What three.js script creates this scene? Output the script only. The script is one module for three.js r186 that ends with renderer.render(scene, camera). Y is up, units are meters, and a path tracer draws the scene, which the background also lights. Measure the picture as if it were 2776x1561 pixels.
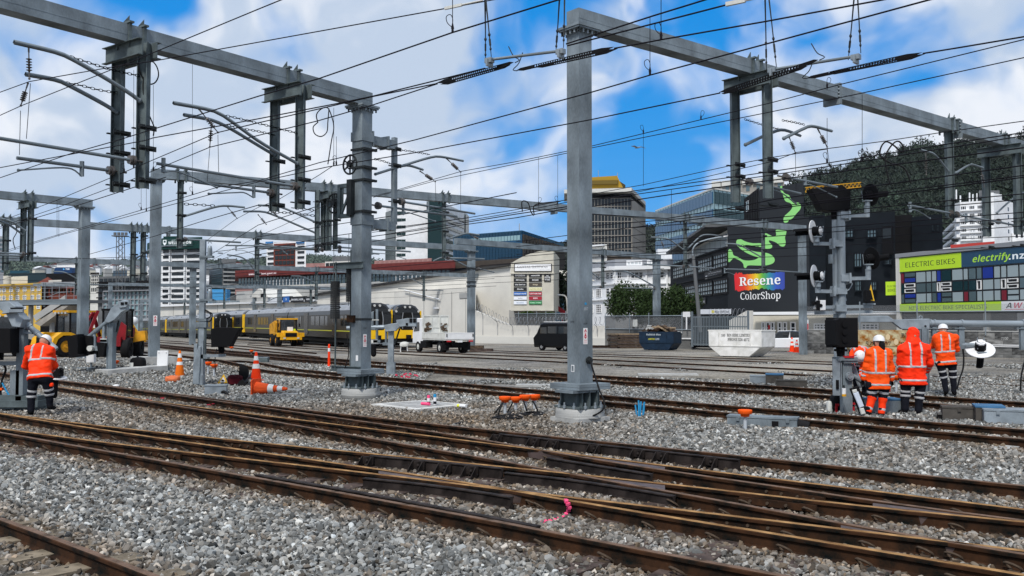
import*as THREE from 'three';
import{mergeGeometries,mergeVertices}from 'three/addons/utils/BufferGeometryUtils.js';

// ---------- camera, sky, sun, exposure ----------
const scene=new THREE.Scene();
const FPX=2500,YH=872,CAMH=2.0,PITCH=Math.atan((YH - 780.5)/ FPX);
const camera=new THREE.PerspectiveCamera(2*Math.atan(780.5 / FPX)*180 / Math.PI,1024 / 576,0.1,9000);
camera.position.set(0,CAMH,0);camera.rotation.x=PITCH;
const renderer=new THREE.WebGLRenderer({antialias:true});
renderer.setSize(1024,576);
renderer.toneMapping=THREE.LinearToneMapping;renderer.toneMappingExposure=1.0;
renderer.shadowMap.enabled=true;

// seeded random numbers and tileable noise
function rng(seed){let a=seed>>>0;return()=>{a=(a + 0x6d2b79f5)|0;let t=Math.imul(a ^(a>>>15),1|a);t=(t + Math.imul(t ^(t>>>7),61|t))^ t;return((t ^(t>>>14))>>>0)/ 4294967296;};}
function hash3(x,y,z){let h=Math.imul(x,374761393)^ Math.imul(y,668265263)^ Math.imul(z,1274126177);h=Math.imul(h ^(h>>>13),1274126177);return((h ^(h>>>16))>>>0)/ 4294967296;}
const sm=(t)=>t*t*(3 - 2*t),lerp=(a,b,t)=>a +(b - a)*t,clamp=(x,a=0,b=1)=>Math.min(b,Math.max(a,x)),sstep=(a,b,x)=>sm(clamp((x - a)/(b - a)));
function noise3(x,y,z){
 const i=Math.floor(x),j=Math.floor(y),k=Math.floor(z),u=sm(x - i),v=sm(y - j),w=sm(z - k),h=hash3;
 return lerp(lerp(lerp(h(i,j,k),h(i + 1,j,k),u),lerp(h(i,j + 1,k),h(i + 1,j + 1,k),u),v),lerp(lerp(h(i,j,k + 1),h(i + 1,j,k + 1),u),lerp(h(i,j + 1,k + 1),h(i + 1,j + 1,k + 1),u),v),w);
}
function fbm3(x,y,z,o){let s=0,a=0.5,n=0;for(let i=0;i<o;i++){s +=a*noise3(x,y,z);n +=a;a*=0.5;x=x*2.03 + 7.1;y=y*2.03 + 3.7;z=z*2.03 + 1.3;}return s / n;}
function tnoise(x,y,p,seed){const i=Math.floor(x),j=Math.floor(y),u=sm(x - i),v=sm(y - j),m=(a)=>((a % p)+ p)% p,h=(a,b)=>hash3(m(a),m(b),seed);return lerp(lerp(h(i,j),h(i + 1,j),u),lerp(h(i,j + 1),h(i + 1,j + 1),u),v);}
function tfbm(u,v,p,o,seed){let s=0,a=0.5,n=0;for(let i=0;i<o;i++){s +=a*tnoise(u*p,v*p,p,seed + i);n +=a;a*=0.5;p*=2;}return s / n;}

// the sky: broken bright cloud with blue between, computed by direction
const SW=3072,SH=1536;
{
 const data=new Float32Array(SW*SH*4);
 // openings of blue (+) and banks of cloud (-): azimuth right of the view, elevation, half widths, amount
 const spots=[[-22.5,18.2,3.5,1.6,.34],[-13,16.5,3.2,3.4,.34],[-1.5,15.8,3.2,4.4,.34],[-2,11.5,3.5,1.6,.2],[2.8,18,2.4,2.4,.3],[17,16.8,9,4,.34],[24,13.5,4.5,3.5,.28],[16.5,10.2,4.6,2.2,.22],[8,9,3.4,3.2,.34],[-23,4.8,4.2,1.7,.26],[-1,6.5,5,3,.14],[4.5,12.5,2.4,1.6,.12],
  [28,8,4,2.6,.1],[-8.5,15,4.4,4.2,-.25],[7.5,18.5,4.6,2.4,-.2],[-24,9,5.5,4,-.25],[28.5,17,3,4,-.22],[24.5,11.2,2.6,1.4,-.26],[-14,7,6,3.5,-.2],[3.6,14.8,4,1.6,-.12],[14,13,3.4,1.4,-.1]];
 for(let j=0;j<SH;j++){
  const el=((j + .5)/ SH - .5)*Math.PI,sy=Math.sin(el),cy=Math.cos(el),elD=el*180 / Math.PI;
  for(let i=0;i<SW;i++){
   const th=((i + .5)/ SW - .5)*2*Math.PI,x=Math.cos(th)*cy,z=Math.sin(th)*cy,o=(j*SW + i)*4,az=Math.atan2(x,-z)*180 / Math.PI;
   if(elD<-1.5){data[o]=.12;data[o + 1]=.125;data[o + 2]=.13;data[o + 3]=1;continue;}
   const inView=Math.abs(az)<42&&elD<30,oc=inView?7:3;
   const wx=fbm3(x*9 + 4,sy*9,z*9,inView?4:2)- .5,wy=fbm3(x*9,sy*9 + 9,z*9 + 3,inView?4:2)- .5;
   const n=fbm3(x*5.2 + 1.3 + wx*1.5,sy*6.4 + wy*1.3,z*5.2 + 2.7,oc),fine=fbm3(x*26 + wx*4,sy*30 + wy*4,z*26,inView?5:2);
   let cl=n*.75 +(fine - .5)*.2 + .27;
   for(const[a,e,wa,we,s]of spots){const da=(az - a + wx*9)/ wa,de=(elD - e + wy*6)/ we,q=da*da + de*de;if(q<7)cl -=s*Math.exp(-q*.8)*.7;}
   const cover=sstep(.36,.66,cl),puff=sstep(.38,.62,fbm3(x*8 + 20 + wx*2,sy*11 + wy*2,z*8,inView?6:3)+(fine - .5)*.25),up=clamp(sy*2.6),low=Math.exp(-Math.max(elD,0)/ 4.5);
   const blue=[lerp(.03,.003,up),lerp(.36,.255,up),lerp(.88,.76,up)],white=[.96,.98,1.02],grey=[.56,.66,.81];
   for(let q=0;q<3;q++){const air=lerp(blue[q],[.42,.66,.92][q],low*.75);data[o + q]=lerp(air,lerp(grey[q],white[q],puff*.85),cover*.96);}
   data[o + 3]=1;
  }
 }
 const tex=new THREE.DataTexture(data,SW,SH,THREE.RGBAFormat,THREE.FloatType);
 tex.mapping=THREE.EquirectangularReflectionMapping;tex.magFilter=THREE.LinearFilter;tex.minFilter=THREE.LinearFilter;tex.needsUpdate=true;
 scene.background=tex;scene.environment=tex;scene.environmentIntensity=1.0;
}
scene.fog=new THREE.FogExp2(new THREE.Color(.74,.84,.95),.00002);
const sun=new THREE.DirectionalLight(new THREE.Color(1,.965,.91),3.3);
sun.position.set(-24,95,46);sun.target.position.set(0,0,-30);sun.castShadow=true;sun.shadow.radius=20;
sun.shadow.mapSize.set(4096,4096);Object.assign(sun.shadow.camera,{left:-120,right:120,top:120,bottom:-120,near:1,far:400});
scene.add(sun,sun.target);

// ---------- measuring: photograph pixels to places ----------
const V=(x,y,z)=>new THREE.Vector3(x,y,z),cP=Math.cos(PITCH),sP=Math.sin(PITCH);
function ray(x,y){const rx=(x - 1388)/ FPX,ry=(780.5 - y)/ FPX;return[rx,ry*cP + sP,cP - ry*sP];}
function P(x,y,d){const r=ray(x,y),s=d / r[2];return V(r[0]*s,CAMH + r[1]*s,-d);}
function PH(x,y,h){const r=ray(x,y),s=(h - CAMH)/ r[1];return V(r[0]*s,h,-r[2]*s);}
const bumps=[[-15.2,-37.5,7,.38],[-9.6,-28.5,3.2,.22],[-6.5,-25.2,3,.12],[11.6,-24.6,2.2,.12],[-19.5,-40,5,.2]];
function G(x,z){let y=-.0063*clamp(-z - 50,0,230);for(const[a,b,r,h]of bumps){const q=((x - a)**2 +(z - b)**2)/(r*r);if(q<1)y +=h*(1 - q)**2;}return y;}
function gp(x,y,up=0){const r=ray(x,y);let d=20;for(let i=0;i<60;i++){const p=V(r[0]/ r[2]*d,0,-d),want=(CAMH - G(p.x,p.z)- up)/ Math.max(-r[1]/ r[2],1e-4);d +=(want - d)*.6;}return V(r[0]/ r[2]*d,G(r[0]/ r[2]*d,-d)+ up,-d);}
class Plane{
 constructor(a,u){this.a=a.clone();this.u=u.clone().setY(0).normalize();this.n=V(-this.u.z,0,this.u.x);if(this.n.dot(V(0,0,0).sub(a))<0)this.n.negate();}
 hit(x,y){const r=ray(x,y),d=V(r[0],r[1],-r[2]),o=V(0,CAMH,0),t=this.a.clone().sub(o).dot(this.n)/ d.dot(this.n);return o.addScaledVector(d,t);}
 uv(x,y){const p=this.hit(x,y);return[p.clone().sub(this.a).dot(this.u),p.y];}
 at(s,y,n=0){return this.a.clone().addScaledVector(this.u,s).addScaledVector(this.n,n).setY(y);}
}

// ---------- geometry ----------
const Q=new THREE.Quaternion(),M4=()=>new THREE.Matrix4();
function box(w,h,d,x=0,y=0,z=0,rx=0,ry=0,rz=0){
 const g=new THREE.BoxGeometry(w,h,d),uv=g.attributes.uv,s=[[d,h],[d,h],[w,d],[w,d],[w,h],[w,h]];
 for(let i=0;i<24;i++){const f=s[i>>2];uv.setXY(i,uv.getX(i)*f[0],uv.getY(i)*f[1]);}
 if(rx||ry||rz)g.applyMatrix4(M4().makeRotationFromEuler(new THREE.Euler(rx,ry,rz,'YXZ')));
 return g.translate(x,y,z);
}
function frameAt(a,b,roll=0){const z=b.clone().sub(a).normalize(),up=Math.abs(z.y)>.999?V(1,0,0):V(0,1,0),x=up.cross(z).normalize(),y=z.clone().cross(x);const m=M4().makeBasis(x,y,z);if(roll)m.multiply(M4().makeRotationZ(roll));return m.setPosition(a.clone().add(b).multiplyScalar(.5));}
const bar=(a,b,w,h=w,roll=0)=>box(w,h,a.distanceTo(b)).applyMatrix4(frameAt(a,b,roll));
function cyl(a,b,r,r2=r,seg=10){const l=a.distanceTo(b),g=new THREE.CylinderGeometry(r2,r,l,seg);g.applyMatrix4(M4().makeRotationX(Math.PI / 2));return g.applyMatrix4(frameAt(a,b));}
const tube=(pts,r,seg=24,rs=6,tension=.5)=>new THREE.TubeGeometry(new THREE.CatmullRomCurve3(pts,false,'centripetal',tension),seg,r,rs,false);
function path(pts,r,rs=6){const out=[];for(let i=0;i + 1<pts.length;i++)out.push(cyl(pts[i],pts[i + 1],r,r,rs));return out;}
const ball=(r,x,y,z,sx=1,sy=1,sz=1,a=12,b=8)=>new THREE.SphereGeometry(r,a,b).scale(sx,sy,sz).translate(x,y,z);
function prism(pts,depth,bevel=0){const s=new THREE.Shape(pts.map(([x,y])=>new THREE.Vector2(x,y)));return new THREE.ExtrudeGeometry(s,{depth,bevelEnabled:bevel>0,bevelSize:bevel,bevelThickness:bevel,bevelSegments:1,curveSegments:6});}
const lathe=(pts,seg=16)=>new THREE.LatheGeometry(pts.map(([x,y])=>new THREE.Vector2(x,y)),seg);
const put=(g,x=0,y=0,z=0,rx=0,ry=0,rz=0)=>g.applyMatrix4(M4().makeRotationFromEuler(new THREE.Euler(rx,ry,rz,'YXZ'))).translate(x,y,z);
const iBeam=(a,b,w,h,t=.02,roll=0)=>[box(w,t,a.distanceTo(b),0,h / 2 - t / 2),box(w,t,a.distanceTo(b),0,-h / 2 + t / 2),box(t,h - 2*t,a.distanceTo(b))].map((g)=>g.applyMatrix4(frameAt(a,b,roll)));
function merge(list){
 list=list.flat(9).map((g)=>{const n=g.index?g.toNonIndexed():g;for(const k of Object.keys(n.attributes))if(!['position','normal','uv'].includes(k))n.deleteAttribute(k);if(!n.attributes.normal)n.computeVertexNormals();if(!n.attributes.uv)n.setAttribute('uv',new THREE.Float32BufferAttribute(new Float32Array(n.attributes.position.count*2),2));n.morphAttributes={};return n;});
 return list.length>1?mergeGeometries(list):list[0];
}

// ---------- things and parts ----------
const used={};
function numbered(name){const n=used[name]=(used[name]??-1)+ 1;return n?name + '_' + String(n).padStart(3,'0'):name;}
function thing(name,label,category,pos=[0,0,0],turn=0,group){
 const o=new THREE.Group();o.name=numbered(name);scene.add(o);
 if(pos.isVector3)o.position.copy(pos);else o.position.set(...pos);
 o.rotation.y=turn;o.userData={label,category};if(group)o.userData.group=group;
 return o;
}
function part(name,geoms,mat,parent,label){
 const m=new THREE.Mesh(Array.isArray(geoms)?merge(geoms):geoms,mat);m.name=name;m.castShadow=m.receiveShadow=true;
 if(label)m.userData.label=label;parent.add(m);return m;
}
function solo(name,geoms,mat,label,category,group){const m=part(numbered(name),geoms,mat,scene);m.userData={label,category};if(group)m.userData.group=group;return m;}
function struct(name,geoms,mat,label){const m=part(numbered(name),geoms,mat,scene);m.userData={kind:'structure'};if(label)m.userData.label=label;return m;}
function dup(o,pos,turn,label,group){const c=o.clone();c.name=numbered(o.name.replace(/_\d{3}$/,''));c.userData={...o.userData,label};if(group)c.userData.group=group;if(pos.isVector3)c.position.copy(pos);else c.position.set(...pos);c.rotation.y=turn;scene.add(c);return c;}
const unitBox=new THREE.BoxGeometry(1,1,1);
class Facade extends Plane{
 U(x){return this.uv(x,YH)[0];}
 Y(x,y){return this.uv(x,y)[1];}
 box(name,mat,u0,u1,y0,y1,n0,n1,parent){
  const m=new THREE.Mesh(unitBox,mat);m.name=name;m.castShadow=m.receiveShadow=true;
  m.position.copy(this.at((u0 + u1)/ 2,(y0 + y1)/ 2,(n0 + n1)/ 2));m.rotation.y=Math.atan2(-this.u.z,this.u.x);
  m.scale.set(Math.abs(u1 - u0),Math.abs(y1 - y0),Math.abs(n1 - n0));parent.add(m);return m;
 }
 geo(u0,u1,y0,y1,n0,n1){return box(Math.abs(u1 - u0),Math.abs(y1 - y0),Math.abs(n1 - n0),0,0,0,0,Math.atan2(-this.u.z,this.u.x)).translate(...this.at((u0 + u1)/ 2,(y0 + y1)/ 2,(n0 + n1)/ 2).toArray());}
 px(name,mat,x0,y0,x1,y1,n0,n1,parent){const ym=(y0 + y1)/ 2,a=this.uv(x0,ym),b=this.uv(x1,ym),c=(x0 + x1)/ 2;return this.box(name,mat,a[0],b[0],this.uv(c,y1)[1],this.uv(c,y0)[1],n0,n1,parent);}
 sheet(name,mat,u0,u1,y0,y1,n,parent){
  const w=Math.abs(u1 - u0),h=Math.abs(y1 - y0),g=new THREE.PlaneGeometry(w,h);const t=new THREE.Mesh(g,mat);t.name=name;t.castShadow=t.receiveShadow=true;
  t.position.copy(this.at((u0 + u1)/ 2,(y0 + y1)/ 2,n));t.rotation.y=Math.atan2(this.n.x,this.n.z);parent.add(t);return t;
 }
}

// ---------- materials ----------
const LIN=(r,g,b)=>new THREE.Color().setRGB(r,g,b);
function dataTex(size,fn,srgb=false,rep=1){
 const d=new Uint8Array(size*size*4);for(let j=0;j<size;j++)for(let i=0;i<size;i++){const c=fn(i / size,j / size),o=(j*size + i)*4;d[o]=clamp(c[0])*255;d[o + 1]=clamp(c[1])*255;d[o + 2]=clamp(c[2])*255;d[o + 3]=255;}
 const t=new THREE.DataTexture(d,size,size);t.wrapS=t.wrapT=THREE.RepeatWrapping;t.magFilter=THREE.LinearFilter;t.minFilter=THREE.LinearMipmapLinearFilter;t.generateMipmaps=true;t.repeat.set(rep,rep);if(srgb)t.colorSpace=THREE.SRGBColorSpace;t.needsUpdate=true;return t;
}
const std=(color,rough=.7,o={})=>new THREE.MeshPhysicalMaterial({color:Array.isArray(color)?LIN(...color):color,roughness:rough,specularIntensity:rough>=.6?.25:rough>=.4?.5:1,...o});
// mottled: a base colour with blotches (b) and fine grain, lengths in metres per repeat
const mottleBase=new Map();
function mottled(c,amount,metres,seed,rough=.7,o={},tint=[1,1,1],p=6){
 const level=[.12,.25,.4,.6,.9,1.2].reduce((a,b)=>(Math.abs(b - amount)<Math.abs(a - amount)?b:a)),tinted=tint[0]!==tint[2],sd=level>.3?seed % 4>>1:0,key=level + '/' +(tinted?tint.join():sd)+ '/' + p;
 if(!mottleBase.has(key))mottleBase.set(key,dataTex(256,(u,v)=>{const n=tfbm(u,v,p,5,3 + sd*50)- .5,f=tnoise(u*128,v*128,128,43 + sd)- .5,k=n*2.2*level + f*.35*level;return[.5*(1 + k*tint[0]),.5*(1 + k*tint[1]),.5*(1 + k*tint[2])];}));
 const t=mottleBase.get(key).clone();t.repeat.set(1 / metres,(o.streak||1)/ metres);delete o.streak;t.needsUpdate=true;
 return std(c.map((x)=>x*2),rough,{map:t,...o});
}
const M={
 galv:mottled([.185,.218,.24],.6,2.2,3,.62,{metalness:.25,streak:.5}),
 galvNew:mottled([.27,.31,.34],.4,1.4,5,.5,{metalness:.3}),
 galvDark:mottled([.105,.13,.135],.7,1.6,7,.6,{metalness:.3}),
 iron:mottled([.03,.034,.036],.5,.8,9,.6,{metalness:.3}),
 black:std([.006,.006,.007],.75),rubber:std([.012,.012,.013],.8),wire:std([.009,.008,.012],.6,{metalness:.2}),
 rust:mottled([.030,.015,.008],1.1,.9,11,.88,{},[1.2,.9,.6]),
 railTop:mottled([.16,.10,.068],.9,1.1,13,.62,{metalness:.15},[1,1,1.1]),
 railGold:mottled([.26,.145,.058],.9,.9,15,.75,{},[1,1.1,1.2]),
 railSteel:mottled([.10,.085,.09],.7,1.2,17,.45,{metalness:.4}),
 clip:mottled([.07,.05,.035],.8,.3,19,.85),
 concrete:mottled([.40,.40,.385],.45,1.3,21,.92),concreteDark:mottled([.15,.15,.145],.7,2.5,23,.94),sleeper:mottled([.42,.42,.40],.4,1,25,.92),
 timber:mottled([.085,.06,.042],.9,.9,27,.9),timberPale:mottled([.3,.22,.14],.6,1,29,.9),plate:mottled([.075,.055,.048],.9,.7,31,.82),
 porcelain:std([.09,.08,.075],.35),white:mottled([.74,.74,.74],.12,2,33,.5),whiteDirty:mottled([.62,.62,.58],.32,2.2,35,.7),
 orange:std([.85,.1,.008],.8),orangeRed:std([.92,.045,.006],.62),red:std([.42,.012,.018],.5),yellow:mottled([.72,.36,.008],.3,1.6,37,.5),yellowDirty:mottled([.55,.26,.02],.6,1.5,39,.7),
 tape:std([.42,.42,.43],.45),navy:std([.008,.009,.014],.9),skin:std([.42,.22,.15],.6),
 cable:std([.012,.012,.013],.6),blueCable:std([.03,.26,.5],.6),pink:std([.85,.09,.22],.8),
 glass:new THREE.MeshPhysicalMaterial({color:LIN(.02,.025,.03),roughness:.08,clearcoat:1}),
};
function canvasTex(w,h,draw){const c=document.createElement('canvas');c.width=w;c.height=h;const x=c.getContext('2d');draw(x,w,h);const t=new THREE.CanvasTexture(c);t.colorSpace=THREE.SRGBColorSpace;t.anisotropy=8;return t;}
const printed=(w,h,draw,rough=.6)=>new THREE.MeshStandardMaterial({map:canvasTex(w,h,draw),roughness:rough});
function words(x,t,px,py,size,color,font='sans-serif',style='',align='center',maxw){x.font=style + ' ' + size + 'px ' + font;x.fillStyle=color;x.textAlign=align;x.textBaseline='middle';if(maxw)x.fillText(t,px,py,maxw);else x.fillText(t,px,py);}

// ---------- ground ----------
{
 const gr=(rep,seed)=>dataTex(1024,(u,v)=>{
  const a=tnoise(u*256,v*256,256,seed),b=tnoise(u*512,v*512,512,seed + 1),c=tfbm(u,v,3,6,seed + 2),e=tfbm(u,v,24,3,seed + 9),k=.36 +(a - .5)*.22 +(b - .5)*.34 +(c - .5)*.5 +(e - .5)*.25,w=(tfbm(u,v,5,3,seed + 5)- .5)*.22;
  return[k*(1.03 + w*.5),k,k*(.95 - w)];
 },false,rep);
 const bump=dataTex(512,(u,v)=>{const k=tnoise(u*128,v*128,128,71)*.6 + tnoise(u*256,v*256,256,72)*.4;return[k,k,k];},false,1 / 4);
 const mat=new THREE.MeshPhysicalMaterial({color:LIN(.60,.57,.52),map:gr(1 / 18,51),bumpMap:bump,bumpScale:.03,roughness:.95,specularIntensity:.2});
 const sheet=(xs,zs)=>{
  const pos=[],uv=[],idx=[];
  for(const z of zs)for(const x of xs){pos.push(x,G(x,z),z);uv.push(x,z);}
  for(let j=0;j + 1<zs.length;j++)for(let i=0;i + 1<xs.length;i++){const a=j*xs.length + i,b=a + 1,c=a + xs.length,d=c + 1;idx.push(a,b,d,a,d,c);}
  const g=new THREE.BufferGeometry();g.setAttribute('position',new THREE.Float32BufferAttribute(pos,3));g.setAttribute('uv',new THREE.Float32BufferAttribute(uv,2));g.setIndex(idx);g.computeVertexNormals();return g;
 };
 const xs=[-3000,-400,-120],zs=[60];for(let x=-60;x<=60;x +=.75)xs.push(x);xs.push(120,400,3000);
 for(let z=12;z>=-70;z -=.75)zs.push(z);for(let z=-72;z>=-290;z -=8)zs.push(z);zs.push(-600,-1500,-5000);
 struct('ground',sheet(xs,zs),mat);
}

// ---------- rails ----------
const railLines=[];
const railProfile=[[-.065,0],[.065,0],[.065,.016],[.012,.03],[.009,.105],[.033,.117],[.035,.143],[.028,.15],[-.028,.15],[-.035,.143],[-.033,.117],[-.009,.105],[-.012,.03],[-.065,.016]];
function sweep(pts,profile,lift){
 const pos=[],uv=[],n=profile.length;let len=0;
 const ring=pts.map((p,i)=>{const a=pts[Math.max(0,i - 1)],b=pts[Math.min(pts.length - 1,i + 1)],t=b.clone().sub(a).setY(0).normalize(),s=V(-t.z,0,t.x);if(i)len +=p.distanceTo(pts[i - 1]);return[profile.map(([x,y])=>p.clone().addScaledVector(s,x).add(V(0,y + lift,0))),len];});
 for(let i=0;i + 1<ring.length;i++)for(let k=0;k<n;k++){const a=ring[i][0][k],b=ring[i][0][(k + 1)% n],c=ring[i + 1][0][k],d=ring[i + 1][0][(k + 1)% n],u0=ring[i][1],u1=ring[i + 1][1],v0=k*.05,v1=v0 + .05;
  for(const[p,u,v]of[[a,u0,v0],[d,u1,v1],[c,u1,v0],[a,u0,v0],[b,u0,v1],[d,u1,v1]]){pos.push(p.x,p.y,p.z);uv.push(u,v);}}
 for(const e of[0,ring.length - 1]){const r=ring[e][0],c=r.reduce((s,p)=>s.add(p),V(0,0,0)).multiplyScalar(1 / n);for(let k=0;k<n;k++)for(const p of e?[r[k],r[(k + 1)% n],c]:[r[(k + 1)% n],r[k],c]){pos.push(p.x,p.y,p.z);uv.push(p.x,p.y);}}
 const g=new THREE.BufferGeometry();g.setAttribute('position',new THREE.Float32BufferAttribute(pos,3));g.setAttribute('uv',new THREE.Float32BufferAttribute(uv,2));g.computeVertexNormals();return g;
}
const RAILTOP=.17;
function railCurve(px,step=.6,ext=[0,0]){
 let c=px.map(([x,y])=>gp(x,y,RAILTOP));
 c.forEach((p)=>{p.y=G(p.x,p.z);});
 if(ext[0])c.unshift(c[0].clone().addScaledVector(c[0].clone().sub(c[1]).normalize(),ext[0]));
 if(ext[1]){const n=c.length - 1;c.push(c[n].clone().addScaledVector(c[n].clone().sub(c[n - 1]).normalize(),ext[1]));}
 for(let k=0;k<2&&c.length>3;k++)c=c.map((p,i)=>(i===0||i===c.length - 1?p:p.clone().multiplyScalar(.6).addScaledVector(c[i - 1],.2).addScaledVector(c[i + 1],.2)));
 const cv=new THREE.CatmullRomCurve3(c,false,'centripetal'),n=Math.max(2,Math.round(cv.getLength()/ step)),out=cv.getSpacedPoints(n);
 out.forEach((p)=>{p.y=G(p.x,p.z);});return out;
}
function rail(parent,px,top=M.railTop,ext=[1.5,4],step=.6,sink=0){
 const line=railCurve(px,step,ext);if(!sink)railLines.push(line);
 const r=part('rail',sweep(line,railProfile,.02 - sink),M.rust,parent);part('running_surface',sweep(line,[[-.029,0],[.029,0],[.025,.004],[-.025,.004]],.1695 - sink),top,r);
 return line;
}
function along(line,s0,ds,fn){let acc=0,next=s0;for(let i=1;i<line.length;i++){const a=line[i - 1],b=line[i],l=a.distanceTo(b);while(next<=acc + l){const t=(next - acc)/ l;fn(a.clone().lerp(b,t),b.clone().sub(a).setY(0).normalize(),next);next +=ds;}acc +=l;}}
// a spring clip on its shoulder: a bent loop standing on the rail foot
const clipGeo=merge([tube([V(0,.0,-.075),V(.035,.03,-.07),V(.06,.055,-.03),V(.05,.06,.02),V(.015,.045,.04),V(.0,.02,.015),V(.03,.012,-.01),V(.075,.01,.0)],.0095,22,6),box(.05,.022,.06,.06,.0,-.035)]);
const clipCap={n:0};
function clips(parent,line,s0,ds,side,far=17){
 along(line,s0,ds,(p,t)=>{
  if(-p.z>far||p.z>-5||Math.abs(p.x)>-p.z*.6 + 1||clipCap.n>290)return;clipCap.n++;
  const s=V(-t.z,0,t.x).multiplyScalar(side),m=new THREE.Mesh(clipGeo,M.clip);m.name='rail_clip';m.castShadow=m.receiveShadow=true;
  m.position.copy(p).addScaledVector(s,.05).add(V(0,.036,0));m.rotation.y=Math.atan2(-s.z,s.x);m.scale.setScalar(1.15);parent.add(m);
 });
}
function sleepers(parent,line,other,s0,ds,mat,w,over,y,jitter,from=5,to=60){
 const r=rng(line.length*13 + 7);
 const near=(p)=>other.reduce((a,b)=>(a.distanceToSquared(p)<b.distanceToSquared(p)?a:b));
 along(line,s0,ds,(p,t)=>{
  if(-p.z<from||-p.z>to||Math.abs(p.x)>-p.z*.57 + 3)return;
  const q=near(p),dir=q.clone().sub(p).setY(0).normalize(),a=p.clone().addScaledVector(dir,-over),b=q.clone().addScaledVector(dir,over),m=bar(a,b,w,.16);part('sleeper',m.translate(0,y - .08 +(r()- .5)*jitter,0),mat,parent);
 });
}

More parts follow.
